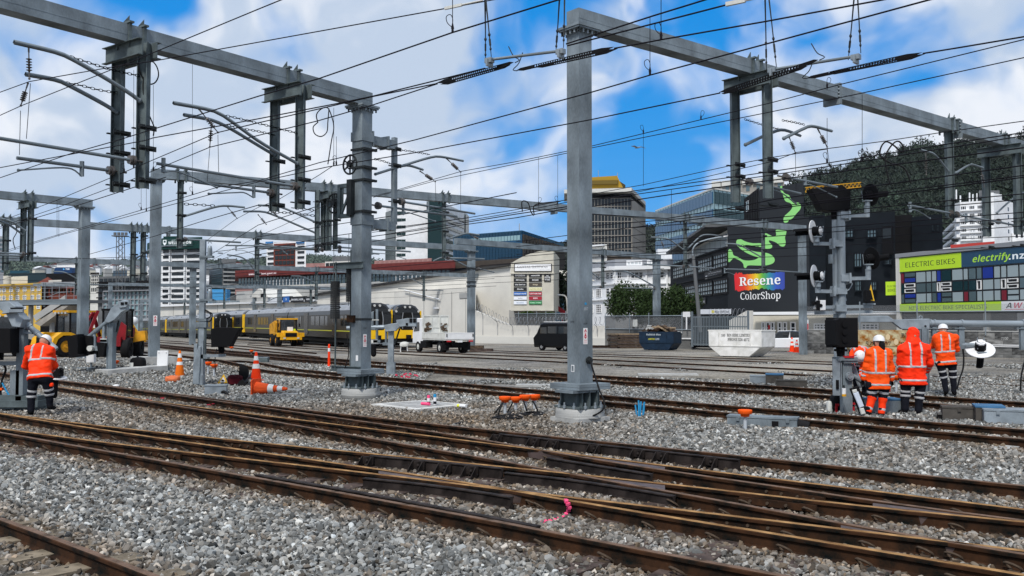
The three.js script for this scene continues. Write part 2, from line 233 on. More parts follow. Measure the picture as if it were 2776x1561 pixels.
// the double crossing in front: two tracks whose cross-over rails meet in four crossings
{
 const t=thing('track_crossover','rusty diamond crossover of many rails sweeping across the foreground ballast','railway track');
 const S=(o,s,list)=>list.map(([x,y])=>[o[0]+ x / s,o[1]+ y / s]);
 const A=[0,1000],B=[900,1000],C=[1846,1038],k=2.77;
 const R1=[...S(A,k,[[0,475],[700,600],[1300,700],[2000,835]]),...S(B,k,[[0,912],[700,1045],[1550,1200],[2000,1290]]),...S(C,k,[[0,1310],[770,1449]])];
 const R2=[...S(A,k,[[0,447],[700,545],[1300,610],[2000,695]]),...S(B,k,[[0,747],[700,828],[1300,910],[2000,985],[2576,1052]]),...S(C,k,[[440,1003],[1250,1100],[2100,1200],[2576,1258]])];
 const R3=[...S(A,k,[[0,335],[700,452],[1300,532],[2000,630]]),...S(B,k,[[0,705],[700,795],[1300,900],[1760,985],[2576,1122]]),...S(C,k,[[1000,1172],[1700,1298],[2576,1442]])];
 const R4=[...S(A,k,[[40,338],[600,415],[1300,485],[2000,560]]),...S(B,k,[[0,605],[600,665],[1250,730],[1850,790],[2576,865]]),...S(C,k,[[740,855],[1460,935],[2150,1003],[2576,1042]])];
 const R5=[...S(A,k,[[430,135],[800,190],[1300,280],[2000,370]]),...S(B,k,[[0,475],[700,590],[1300,690],[1850,795],[2200,865],[2576,925]]),...S(C,k,[[640,940],[1240,1065],[2100,1210],[2576,1285]])];
 const R6=[...S(A,k,[[460,136],[800,187],[1300,268],[1700,313],[2576,420]]),...S(B,k,[[700,500],[1300,572],[1800,637],[2576,735]]),...S(C,k,[[850,737],[1700,840],[2576,948]])];
 const R7=[...S(A,k,[[-20,25],[480,85],[1000,155],[1500,217],[2000,290]]),...S(B,k,[[0,367],[700,447],[1300,560],[1750,640],[2100,700],[2576,775]]),...S(C,k,[[850,790],[1460,885],[2150,985],[2576,1035]])];
 const R8=[...S(A,k,[[-20,20],[480,82],[1000,150],[1500,209],[2000,272],[2576,343]]),...S(B,k,[[700,405],[1250,465],[1900,530],[2576,600]]),...S(C,k,[[1000,602],[1900,702],[2576,772]])];
 const tops=[M.railTop,M.railGold,M.railGold,M.railGold,M.railTop,M.railGold,M.railTop,M.railTop];
 const L=[R1,R2,R3,R4,R5,R6,R7,R8].map((r,i)=>rail(t,r,tops[i],[i<4?6:1,5],.4));
 // check rails beside the outer rails, with their brackets
 const plateMat=mottled([.028,.022,.02],.9,.6,61,.7,{metalness:.2});
 const checkRail=(px,lift,up)=>{const l=railCurve(px,.4);railLines.push(l);return part('check_rail',sweep(l,[[-.045,0],[.045,0],[.045,.02],[.018,.03],[.018,up - .03],[.036,up - .012],[.034,up],[-.034,up],[-.036,up - .012],[-.018,up - .03],[-.018,.03],[-.045,.02]],lift),plateMat,t);};
 checkRail(S(B,k,[[-560,790],[0,880],[700,1010],[1550,1177]]),.02,.15);
 for(const[list,at]of[[S(B,k,[[290,655],[600,683],[1280,752]]),[.02,.3,.55,.82]],[[...S(B,k,[[1260,492],[1865,556],[2370,612]]),...S(C,k,[[310,568],[440,582]])],[.04,.17,.3,.45,.6,.77,.93]]]){
  checkRail(list,.02,.165);
  const l=railLines[railLines.length - 1];
  for(const f of at){const i=Math.round(f*(l.length - 1)),p=l[i],q=l[Math.min(i + 1,l.length - 1)],o=l[Math.max(0,i - 1)],tn=q.clone().sub(o).normalize(),s=V(-tn.z,0,tn.x);if(s.z<0)s.negate();
   const ribs=[-.08,.08].map((d)=>{const g=prism([[0,0],[.2,0],[.05,.155],[0,.155]],.014);return g.applyMatrix4(M4().makeBasis(s,V(0,1,0),s.clone().cross(V(0,1,0))).setPosition(p.clone().addScaledVector(tn,d).addScaledVector(s,.03).add(V(0,.022,0))));});
   part('bracket',[...ribs,bar(p.clone().addScaledVector(tn,-.09).addScaledVector(s,.05).add(V(0,.12,0)),p.clone().addScaledVector(tn,.09).addScaledVector(s,.05).add(V(0,.12,0)),.03,.1),ball(.022,...p.clone().addScaledVector(s,.075).add(V(0,.12,0)).toArray(),1,1,1,8,6)],plateMat,t);}
 }
 // cast crossings: the blocks between the rails where two rails meet
 const solid=(a,b,s)=>{const l=[...S(a[0],k,a[1])],m=[...S(b[0],k,b[1])].reverse();const p=[...l,...m].map(([x,y])=>gp(x,y,.165));const sh=new THREE.Shape(p.map((v)=>new THREE.Vector2(v.x,-v.z))),g=new THREE.ExtrudeGeometry(sh,{depth:.14,bevelEnabled:false});g.rotateX(-Math.PI / 2).translate(0,.02,0);part('crossing',g,s,t);};
 const cast=mottled([.10,.072,.066],.7,.8,63,.5,{metalness:.3});
 solid([B,[[350,752],[700,795],[1300,893],[1600,922]]],[B,[[350,780],[700,828],[1300,912],[1600,952]]],cast);
 solid([B,[[1500,742],[1850,788],[2200,828],[2500,862]]],[B,[[1500,752],[1850,798],[2200,862],[2500,906]]],cast);
 solid([B,[[1300,560],[1750,630],[2200,686],[2500,724]]],[B,[[1300,572],[1750,642],[2200,708],[2500,758]]],cast);
 solid([C,[[1440,897],[1800,940],[2200,993],[2500,1025]]],[C,[[1440,926],[1800,972],[2200,1008],[2500,1036]]],cast);
 solid([C,[[1200,1062],[1700,1135],[2100,1195]]],[C,[[1200,1088],[1700,1151],[2100,1211]]],cast);
 for(const l of[[B,[[240,806],[720,845],[1000,890],[1350,948]]],[B,[[1620,655],[1700,668],[2000,715],[2400,778]]],[B,[[1300,765],[1850,812],[2200,880],[2570,940]]]])checkRail(S(l[0],k,l[1]),.02,.135);
 // thick fishplates bolted to the webs
 const fish=(o,x0,y0,x1,y1,side=1)=>{const a=gp(o[0]+ x0 / k,o[1]+ y0 / k,.1),b=gp(o[0]+ x1 / k,o[1]+ y1 / k,.1),pl=part('fishplate',bar(a,b,.03,.07),M.rust,t);const n=b.clone().sub(a).normalize(),s=V(-n.z,0,n.x).multiplyScalar(Math.sign(-n.z||1));for(const f of[.15,.38,.62,.85]){const c=a.clone().lerp(b,f);part('bolt',cyl(c.clone().addScaledVector(V(n.z,0,-n.x),-.035),c.clone().addScaledVector(V(n.z,0,-n.x),.035),.017,.017,6),M.clip,pl);}};
 fish(A,1110,625,1360,660);fish(A,1660,555,1910,585);fish(A,2110,440,2270,462);fish(B,30,395,200,420);fish(C,580,800,1080,885);fish(C,440,875,1020,945);fish(C,300,925,840,1025);fish(C,120,1015,760,1100);fish(B,490,465,565,475);fish(A,2085,596,2190,610);
 // timbers just showing in the stones
 for(let s=.3;s<40;s +=1e9){sleepers(t,L[0],L[3],s,.68,M.plate,.25,.55,.045,.01,6,22);sleepers(t,L[4],L[7],s,.68,M.plate,.25,.5,.03,.01,6,30);}
 L.forEach((l,i)=>{clips(t,l,.35 + i*.13,.68,1);clips(t,l,.35 + i*.13,.68,-1);});
 // pink paint over one rail and the stones beside it
 {const q=rng(15),pk=[[1536,1356,.173],[1538,1359,.172],[1541,1366,.15],[1543,1376,.11],[1541,1385,.07],[1536,1394,.05],[1526,1401,.05],[1516,1406,.05],[1504,1409,.05],[1492,1412,.05],[1480,1415,.05],[1470,1418,.05]],g=[];for(const[x,y,h]of pk)for(let i=0;i<3;i++){const c=PH(x +(q()- .5)*7,y +(q()- .5)*3,h);g.push(h>.06?box(.03,.026,.016,c.x,c.y,c.z,q()*.4,q()*.6):put(new THREE.IcosahedronGeometry(.01 + q()*.01,0),c.x,c.y + .004,c.z,q()*3,q()*3));}part('paint_mark',g,M.pink,t);}
 const r=rng(5);const specks=[];for(let i=0;i<26;i++){const p=[[380,1085],[560,1095],[410,1082],[590,1090]][i % 4],g=gp(p[0]+ r()*36,p[1]+ r()*6,.05);specks.push(box(.05 + r()*.12,.012,.05,g.x,g.y + r()*.05,g.z,0,r()*3));}part('paint_mark',specks.slice(0,26),std([.5,.03,.07],.8),t);
}
// the near track at the lower left corner
{
 const t=thing('railway_track','single rusty rail with thick clips at the bottom left corner','railway track');
 const k=2.77,l=rail(t,[[-60,1384],[0,1406],[155,1458],[318,1523],[429,1565]],M.railTop,[3,3],.3),o=l.map((p)=>p.clone());
 const l2=l.map((p,i)=>{const a=l[Math.max(0,i - 1)],b=l[Math.min(l.length - 1,i + 1)],n=b.clone().sub(a).normalize();return p.clone().add(V(-n.z,0,n.x).multiplyScalar(1.13*(-n.x>0?-1:1)));});
 railLines.push(l2);const r=part('rail',sweep(l2,railProfile,.02),M.rust,t);part('running_surface',sweep(l2,[[-.029,0],[.029,0],[.025,.004],[-.025,.004]],.1695),M.railTop,r);
 sleepers(t,l,l2,.45,.7,mottled([.2,.165,.12],.6,.8,25,.92),.24,.45,.05,.01,5,12);clips(t,l,.45,.7,1);clips(t,l,.45,.7,-1);
}
// tracks farther back
function track(label,far,near,opt={}){
 const t=thing('railway_track',label,'railway track');
 const a=rail(t,far,opt.top||M.railTop,opt.ext||[4,6],.8,opt.sink),b=rail(t,near,opt.top||M.railTop,opt.ext||[4,6],.8,opt.sink);
 if(opt.sleeper)sleepers(t,b,a,.3,.7,opt.sleeper,.24,.5,.05,.01,10,60);
 if(opt.clips)clips(t,b,.3,.7,1,40);
 return t;
}
track('brown track with pale concrete sleeper ends passing just behind the two big gantry posts',[[300,944],[430,956],[558,969.6],[704,988],[937,1011],[1249,1039.5],[1515,1060],[1800,1085],[2260,1122.5],[2776,1164]],[[300,950],[430,963],[567,977],[704,997],[912,1019.5],[1249,1053.5],[1515,1076],[1800,1103],[2225,1141],[2776,1190]],{sleeper:M.sleeper,clips:1});
track('dark track passing behind the four standing workers and the boxes on the right',[[330,922],[560,948],[704,956],[930,975],[1100,985],[1350,1003],[1600,1014],[1876,1033],[2230,1053],[2560,1075],[2776,1090]],[[330,926],[560,954],[704,965],[930,984],[1100,994],[1350,1014],[1600,1027],[1876,1044],[2230,1070],[2560,1094],[2776,1112]]);
track('low track sunk in the grey yard beyond the posts, in front of the white skip',[[700,928],[1000,945],[1260,955],[1530,963],[1800,977],[2250,995],[2500,1010],[2776,1022]],[[700,932],[1000,950],[1150,960],[1530,972],[1800,989],[2250,1010],[2500,1024],[2776,1036]],{sink:.1});
track('faint rails in the grey yard under the parked white truck',[[600,918],[900,929],[1350,948],[1700,956],[2100,968]],[[600,921],[900,933],[1350,952],[1700,961],[2100,974]],{sink:.12});
track('rails curving in from the far left below the parked trains',[[150,918],[330,915],[480,921],[640,932],[800,947]],[[150,921],[330,918],[480,926],[640,938],[800,955]],{sink:.08});
{
 const t=thing('rail_stack','loose rusty rails lying in a heap behind the third grey post','rails',[0,0,0]);
 const r=rng(4);for(let i=0;i<6;i++){const a=gp(330 + i*10,917 + i*4,.04 +(i % 3)*.03),b=gp(400 + i*20,925 + i*4.8,.04 +(i % 2)*.03);part('loose_rail',bar(a,b,.05,.07),i % 3?M.rust:M.plate,t);}
}

// ---------- ballast: many thousand loose stones ----------
{
 const cell=1,grid=new Map(),key=(x,z)=>Math.floor(x / cell)*10007 + Math.floor(z / cell);
 for(const l of railLines)for(let i=1;i<l.length;i++){const a=l[i - 1],b=l[i],x0=Math.min(a.x,b.x)- .2,x1=Math.max(a.x,b.x)+ .2,z0=Math.min(a.z,b.z)- .2,z1=Math.max(a.z,b.z)+ .2;for(let x=Math.floor(x0);x<=x1;x++)for(let z=Math.floor(z0);z<=z1;z++){const k=x*10007 + z;if(!grid.has(k))grid.set(k,[]);grid.get(k).push([a,b]);}}
 const railDist=(x,z)=>{let m=9;for(const[a,b]of grid.get(Math.floor(x)*10007 + Math.floor(z))||[]){const dx=b.x - a.x,dz=b.z - a.z,t=clamp(((x - a.x)*dx +(z - a.z)*dz)/(dx*dx + dz*dz)),d=Math.hypot(x - a.x - dx*t,z - a.z - dz*t);if(d<m)m=d;}return m;};
 const shapes=[],R=rng(99);
 for(let v=0;v<7;v++){let g=new THREE.IcosahedronGeometry(1,v<3?1:0);g.deleteAttribute('uv');g.deleteAttribute('normal');g=mergeVertices(g,1e-4);const p=g.attributes.position,cuts=[];for(let c=0;c<9;c++)cuts.push([V(R()- .5,R()- .5,R()- .5).normalize(),.36 + R()*.4]);
  for(let i=0;i<p.count;i++){const q=V(p.getX(i),p.getY(i),p.getZ(i)).multiplyScalar(.88 + R()*.24);for(const[n,h]of cuts){const e=q.dot(n)- h;if(e>0)q.addScaledVector(n,-e);}p.setXYZ(i,q.x,q.y,q.z);}
  const f=g.toNonIndexed();f.computeVertexNormals();shapes.push(f);}
 const mats=shapes.map(()=>[]),cols=shapes.map(()=>[]),e=new THREE.Euler(),q=new THREE.Quaternion();
 const brownSpots=[[-1.6,-18.4,3.2,1.6,.95],[-5.6,-19.2,4.4,2.2,.8],[-.5,-16.5,2.4,1.2,.8],[6.4,-14,2.5,1.2,.3],[-2.3,-21.4,3.6,1.2,.6]];
 const strew=(d0,d1,per,size,layer)=>{
  const step=Math.sqrt(1 / per);
  for(let d=d0;d<d1;d +=step){const w=d*.565 + 1.2;for(let x=-w;x<w;x +=step){
   const px=x +(R()- .5)*step*1.6,pz=-d +(R()- .5)*step*1.6,rd=railDist(px,pz);
   const big=R()<.06?1.35:1,s=size*(.6 + R()*.65)*big*.5;
   if(rd<.045 + s*.55)continue;
   if(d>26&&fbm3(px*.22,pz*.22,3,3)<(px<-3?lerp(.2,.5,sstep(34,44,d)):lerp(.3,.62,sstep(28,36,d))))continue;
   let lift=s*(.2 + R()*.5)+ layer +(fbm3(px*.8,pz*.8,8,2)- .5)*.07;if(rd<.3)lift=Math.min(lift,.015 + R()*.025 +(rd - .1)*.15);
   e.set(R()*6.3,R()*6.3,R()*6.3);q.setFromEuler(e);
   const i=Math.floor(R()*shapes.length),m=M4().compose(V(px,G(px,pz)+ lift,pz),q,V(s*(1.1 + R()*.5),s*(.5 + R()*.45),s*(.9 + R()*.35)));
   mats[i].push(...m.elements);
   let br=0;for(const[bx,bz,ra,rb,am]of brownSpots){const g=Math.exp(-(((px - bx)/ ra)**2 +((pz - bz)/ rb)**2));br=Math.max(br,am*g);}
   const stain=rd<.6?.25 +(1 - rd / .6)*.75:0,tan=clamp(br*(.45 + R()*.8)+ stain*(.25 + R()*1.1)+(R()<.08?.5:0));
   let k=.09 + .27*Math.pow(R(),1.2);if(R()<.07)k=.42 + R()*.2;if(R()<.12)k*=.45;
   const cool=(R()- .62)*.09;const c=[k*lerp(1 - cool,1.02,tan),k*lerp(1.01,.76,tan),k*lerp(.97 + cool,.52,tan)].map((a)=>a*lerp(1,.62,tan));
   cols[i].push(...c);
  }}
 };
 strew(4.6,11,640,.053,.004);strew(4.6,11,480,.058,.026);strew(11,17,440,.058,.006);strew(11,17,340,.063,.024);strew(17,27,260,.068,.01);strew(17,27,190,.072,.026);strew(27,44,110,.08,.018);
 const stoneMat=new THREE.MeshPhysicalMaterial({color:0xffffff,roughness:.93,specularIntensity:.25});
 const bal=new THREE.Group();bal.name='ballast';bal.userData={kind:'stuff',label:'loose grey ballast stones covering the ground between the rails'};scene.add(bal);
 shapes.forEach((g,i)=>{const n=mats[i].length / 16,im=new THREE.InstancedMesh(g,stoneMat,n);im.name='stones';im.instanceMatrix.array.set(mats[i]);im.instanceColor=new THREE.InstancedBufferAttribute(new Float32Array(cols[i]),3);im.castShadow=im.receiveShadow=true;bal.add(im);});
}

// ---------- gantries: steel portals over the tracks, with drop posts, arms and insulators ----------
const discGeo=lathe([[0,0],[.016,0],[.016,.012],[.05,.013],[.052,.019],[.02,.03],[.016,.05],[0,.05]],12);
function insulator(parent,a,b,n=5,sc=1,mat=M.porcelain){
 const L=a.distanceTo(b),q=new THREE.Quaternion().setFromUnitVectors(V(0,1,0),b.clone().sub(a).normalize()),gs=[cyl(a,b,.012*sc,.012*sc,6),ball(.024*sc,...a.toArray(),1,1,1,6,5),ball(.024*sc,...b.toArray(),1,1,1,6,5),bar(a,a.clone().lerp(b,.2),.03*sc,.02*sc)];
 for(let i=0;i<n;i++)gs.push(discGeo.clone().scale(sc,sc,sc).applyQuaternion(q).translate(...a.clone().lerp(b,.38 + .42*i / n).toArray()));
 return part('insulator',gs,mat,parent);
}
function chain(parent,pts,link=.085,mat=M.iron){
 const cv=new THREE.CatmullRomCurve3(pts),n=Math.round(cv.getLength()/ link),g=[];
 for(let i=0;i<n;i++){const p=cv.getPointAt((i + .5)/ n),t=cv.getTangentAt((i + .5)/ n),ring=new THREE.TorusGeometry(link*.3,link*.075,4,8).scale(1.9,1,1);if(i % 2)ring.rotateX(Math.PI / 2);g.push(ring.applyMatrix4(M4().makeBasis(t,V(0,1,0).cross(t).normalize().cross(t).negate().normalize(),V(0,1,0).cross(t).normalize()).setPosition(p)));}
 return part('chain',g,mat,parent);
}
class Gantry{
 constructor(label,e0,e1,h,w,mat,group){
  const p1=P(...e1),p0=PH(e0[0],e0[1],p1.y);this.p0=p0;this.p1=p1;this.h=h;this.w=w;this.mat=mat;this.Y=p1.y;
  this.u=p1.clone().sub(p0).setY(0).normalize();this.n=V(-this.u.z,0,this.u.x);if(this.n.dot(p0.clone().negate())<0)this.n.negate();this.L=p0.distanceTo(p1);
  this.t=thing('overhead_gantry',label,'gantry',[0,0,0],0,group);
  const c=this.n.clone().multiplyScalar(-w / 2).add(V(0,-h / 2,0));
  const bm=part('beam',bar(p0.clone().add(c),p1.clone().add(c),w,h),mat,this.t);part('seam',bar(p0.clone().add(V(0,-h*.6,0)),p1.clone().add(V(0,-h*.6,0)),.008,.012),mat,bm);
  this.front=new Plane(p0,this.u);this.mid=new Plane(p0.clone().addScaledVector(this.n,-w / 2),this.u);
 }
 s(x){return this.front.uv(x,400)[0];}
 plane(off){return new Facade(this.p0.clone().addScaledVector(this.n,-this.w / 2 + off),this.u);}
 post(s0,w,base=0,mat=this.mat,plate=true,bottom){
  const f=this.mid,top=this.Y - this.h - .05,g=f.at(s0 + w / 2,0),y0=bottom??G(g.x,g.z)+ base,ry=Math.atan2(-this.u.z,this.u.x);
  const p=part('post',box(w,top - y0,w,0,(top + y0)/ 2,0,0,ry).translate(g.x,0,g.z),mat,this.t);
  if(plate){const k=w / .35;part('cap_plate',[box(.62*k,.05,.62*k,0,top + .025,0,0,ry),box(.58*k,.035,.58*k,0,top - .018,0,0,ry)].map((q)=>q.translate(g.x,0,g.z)),mat,this.t);
   const bolts=[];for(let i=-2;i<=2;i++)for(const e of[-1,1]){const d=.24*k;for(const[a,b]of[[i*.12*k,e*d],[e*d,i*.12*k]]){const q=this.u.clone().multiplyScalar(a).addScaledVector(this.n,b).add(g);bolts.push(cyl(V(q.x,top - .11,q.z),V(q.x,top - .03,q.z),.022,.022,6));}}part('bolt',bolts,M.galvNew,this.t);}
  return{x:g.x,z:g.z,y0,ry,top};
 }
 splice(x,out=.05){const f=this.plane(0),s=this.s(x),y=this.Y;part('splice_plate',[-.03,.03].map((d)=>f.geo(s + d - .015,s + d + .015,y - this.h - .16,y + .06,-this.w / 2 - .1,this.w / 2 + out)),M.galv,this.t);part('bolt',[0,1,2,3].flatMap((i)=>[-1,1].map((e)=>ball(.028,...f.at(s + e*.06,y - .02 - i*this.h*.28,this.w / 2 + .02).toArray(),1,1,1,6,5))),M.galvNew,this.t);}
 hangers(f,s){
  const y=this.Y,w=this.w / 2,g=[];for(const d of[-.16,.16]){g.push(f.geo(s + d - .03,s + d + .03,y - this.h - .1,y + .04,w + .012,w + .05),f.geo(s + d - .05,s + d + .05,y + .012,y + .05,-w - .12,w + .1),f.geo(s + d - .03,s + d + .03,y - this.h - .1,y + .04,-w - .05,-w - .012));g.push(prism([[0,0],[.12,0],[.12,.16]],.02).rotateY(Math.atan2(-this.u.z,this.u.x)).translate(...f.at(s + d - .06,y + .05,w*.4).toArray()));}
  part('hanger',g,this.mat===M.galv?M.galvDark:this.mat,this.t);
 }
 drop(x,yb,w=.2,reach=0,mat=M.galvDark){
  const f=this.plane(reach),s=f.uv(x,500)[0],y1=this.Y - this.h,y0=f.uv(x,yb)[1];
  part('drop_post',iBeam(f.at(s,y0),f.at(s,y1 +(reach?0:-.002)),w,w,.016,Math.PI / 4*0),mat,this.t);if(!reach)this.hangers(f,s);
  return{f,s,y0,y1};
 }
 pair(x,yb,reach=.45,w=.2){
  const f=this.plane(0),s=this.s(x),y1=this.Y - this.h;this.hangers(f,s);
  const b=[-.155,.155].flatMap((d)=>[f.geo(s + d - .012,s + d + .012,y1 - .32,y1 - .02,-reach - .2,reach + .2),f.geo(s + d - .05 -(d<0?.045:-.045),s + d + .05 -(d<0?.045:-.045),y1 - .335,y1 - .32,-reach - .2,reach + .2),f.geo(s + d - .05 -(d<0?.045:-.045),s + d + .05 -(d<0?.045:-.045),y1 - .02,y1 - .005,-reach - .2,reach + .2)]);
  part('cross_bracket',b,M.galvDark,this.t);
  const y0=yb>100?this.plane(0).uv(x,yb)[1]:yb;
  return[reach,-reach].map((r)=>{const g=this.plane(r);part('drop_post',iBeam(g.at(s,y0),g.at(s,y1 - .03),w,w,.016),M.galvDark,this.t);return{f:g,s,y0};});
 }
 collar(d,y,w=.2,mat=M.iron){part('clamp',[d.f.geo(d.s - w / 2 - .05,d.s + w / 2 + .05,y - .015,y + .015,w / 2,w / 2 + .09),d.f.geo(d.s - w / 2 - .06,d.s + w / 2 + .12,y - .05,y + .05,w / 2 + .002,w / 2 + .03),d.f.geo(d.s - w / 2 - .05,d.s + w / 2 + .05,y - .012,y + .012,-w / 2 - .06,-w / 2)],mat,this.t);}
 arm(f,px,o={}){
  const pts=px.map((p)=>f.hit(...p)),r=o.r||.04,a=part('cantilever_arm',[tube(pts,r,14,4,.1),ball(r*1.25,...pts[0].toArray(),1,1,1,6,5)],o.mat||M.galv,this.t);
  if(o.chain)chain(this.t,o.chain.map((p)=>f.hit(...p)),o.link||.085);
  if(o.ins){const p=o.ins.map((q)=>f.hit(...q));for(let i=0;i + 1<p.length;i++)insulator(a,p[i],p[i + 1],5,o.is||1);}
  return a;
 }
 pipe(f,px,o={}){
  const pts=px.map((p)=>f.hit(...p)),r=o.r||.032,a=part('registration_tube',path(pts,r,8),o.mat||M.galv,this.t),d=pts[1].clone().sub(pts[0]).normalize();
  if(o.disc !==0){const c=pts[0];part('insulator',[cyl(c.clone().addScaledVector(d,.0),c.clone().addScaledVector(d,.05),.1,.1,14),cyl(c.clone().addScaledVector(d,.07),c.clone().addScaledVector(d,.11),.085,.085,14),cyl(c.clone().addScaledVector(d,-.3),c.clone().addScaledVector(d,.15),.022,.022,6)],M.porcelain,a);}
  if(o.steady){const q=o.steady.map((p)=>f.hit(...p));part('steady_arm',[tube(q,.016,16,6),bar(q[0],q[0].clone().setY(q[0].y + .3),.05,.07),ball(.03,...q[q.length - 1].toArray(),1,1,1,6,5)],M.galv,a);}
  return a;
 }
 line(px0,f0,px1,f1=f0,r=.006){part('dropper_wire',cyl(f0.hit(...px0),f1.hit(...px1),r,r,5),M.wire,this.t);}
}
// foot of a big portal post: bolted plates, stiffened stub and concrete
function portalFoot(g,p,low){
 const{x,z,ry}=p,T=(l)=>l.map((q)=>q.rotateY(ry).translate(x,0,z)),y=G(x,z);
 part('base_plate',T([box(.84,.06,.84,0,y + .77,0),box(.84,.05,.84,0,y + .71,0),box(.7,.05,.5,-.18,y + .655,.1)]),M.galv,g.t);
 part('stub',T([box(.03,.3,.6,-.22,y + .5,0),box(.6,.3,.03,0,y + .5,-.24),box(.03,.3,.6,.22,y + .5,0),box(.03,.3,.56,0,y + .5,0),box(.6,.3,.025,0,y + .5,.2),...[-.1,.1].map((d)=>box(.02,.3,.2,d,y + .5,.28)),box(.72,.04,.72,0,y + .34,0)]),M.galvDark,g.t);
 const b=[];for(let i=0;i<12;i++){const a=i / 12*6.283;b.push(cyl(V(Math.cos(a)*.42,y + .3,Math.sin(a)*.42),V(Math.cos(a)*.42,y + .44,Math.sin(a)*.42),.018,.018,6),cyl(V(Math.cos(a)*.42,y + .33,Math.sin(a)*.42),V(Math.cos(a)*.42,y + .38,Math.sin(a)*.42),.034,.034,6));}
 part('anchor_bolt',T(b),M.galvNew,g.t);
 part('concrete_base',T([put(new THREE.CylinderGeometry(.49,.5,.17,6),0,y + .225,0)]),M.concrete,g.t);
 part('concrete_base',T([low?put(new THREE.CylinderGeometry(.5,.51,.14,14),0,y + .07,0):box(.86,.36,.8,0,y - .04,0)]),low?M.concreteDark:M.concrete,g.t);
}
function warnSign(parent,f,s,y,n,w=.12){
 if(!warnSign.m){warnSign.m=printed(64,180,(x,w,h)=>{x.fillStyle='#e8e6e2';x.fillRect(0,0,w,h);x.fillStyle='#b3122b';x.beginPath();x.moveTo(32,6);x.lineTo(54,40);x.lineTo(44,40);x.lineTo(44,84);x.lineTo(20,84);x.lineTo(20,40);x.lineTo(10,40);x.fill();x.fillRect(8,84,48,22);x.fillRect(22,106,20,10);x.fillStyle='#fff';x.beginPath();x.moveTo(34,22);x.lineTo(24,50);x.lineTo(32,48);x.lineTo(26,78);x.lineTo(42,44);x.lineTo(34,46);x.fill();words(x,'DANGER',32,95,11,'#fff','sans-serif','bold');x.fillStyle='#555';x.fillRect(0,120,w,3);words(x,'DANGER',32,136,12,'#b3122b','sans-serif','bold');x.fillStyle='#c98a92';for(let i=0;i<3;i++)x.fillRect(8,148 + i*9,48,4);});
 warnSign.side=std([.7,.7,.7],.5);}
 f.box('sign_plate',warnSign.side,s - w / 2,s + w / 2,y - w*1.41,y + w*1.41,n + .001,n + .006,parent);f.sheet('danger_sign',warnSign.m,s - w / 2,s + w / 2,y - w*1.41,y + w*1.41,n + .0075,parent);
}
function chalk(parent,f,s,y,n,text,w,color='#1b1c1e',h=w*.42){
 const m=new THREE.MeshStandardMaterial({map:canvasTex(160,64,(x)=>{x.clearRect(0,0,160,64);words(x,text,80,34,50,color,'sans-serif','italic','center',150);}),transparent:true,roughness:.8});f.sheet('painted_number',m,s - w / 2,s + w / 2,y - h / 2,y + h / 2,n + .003,parent);
}

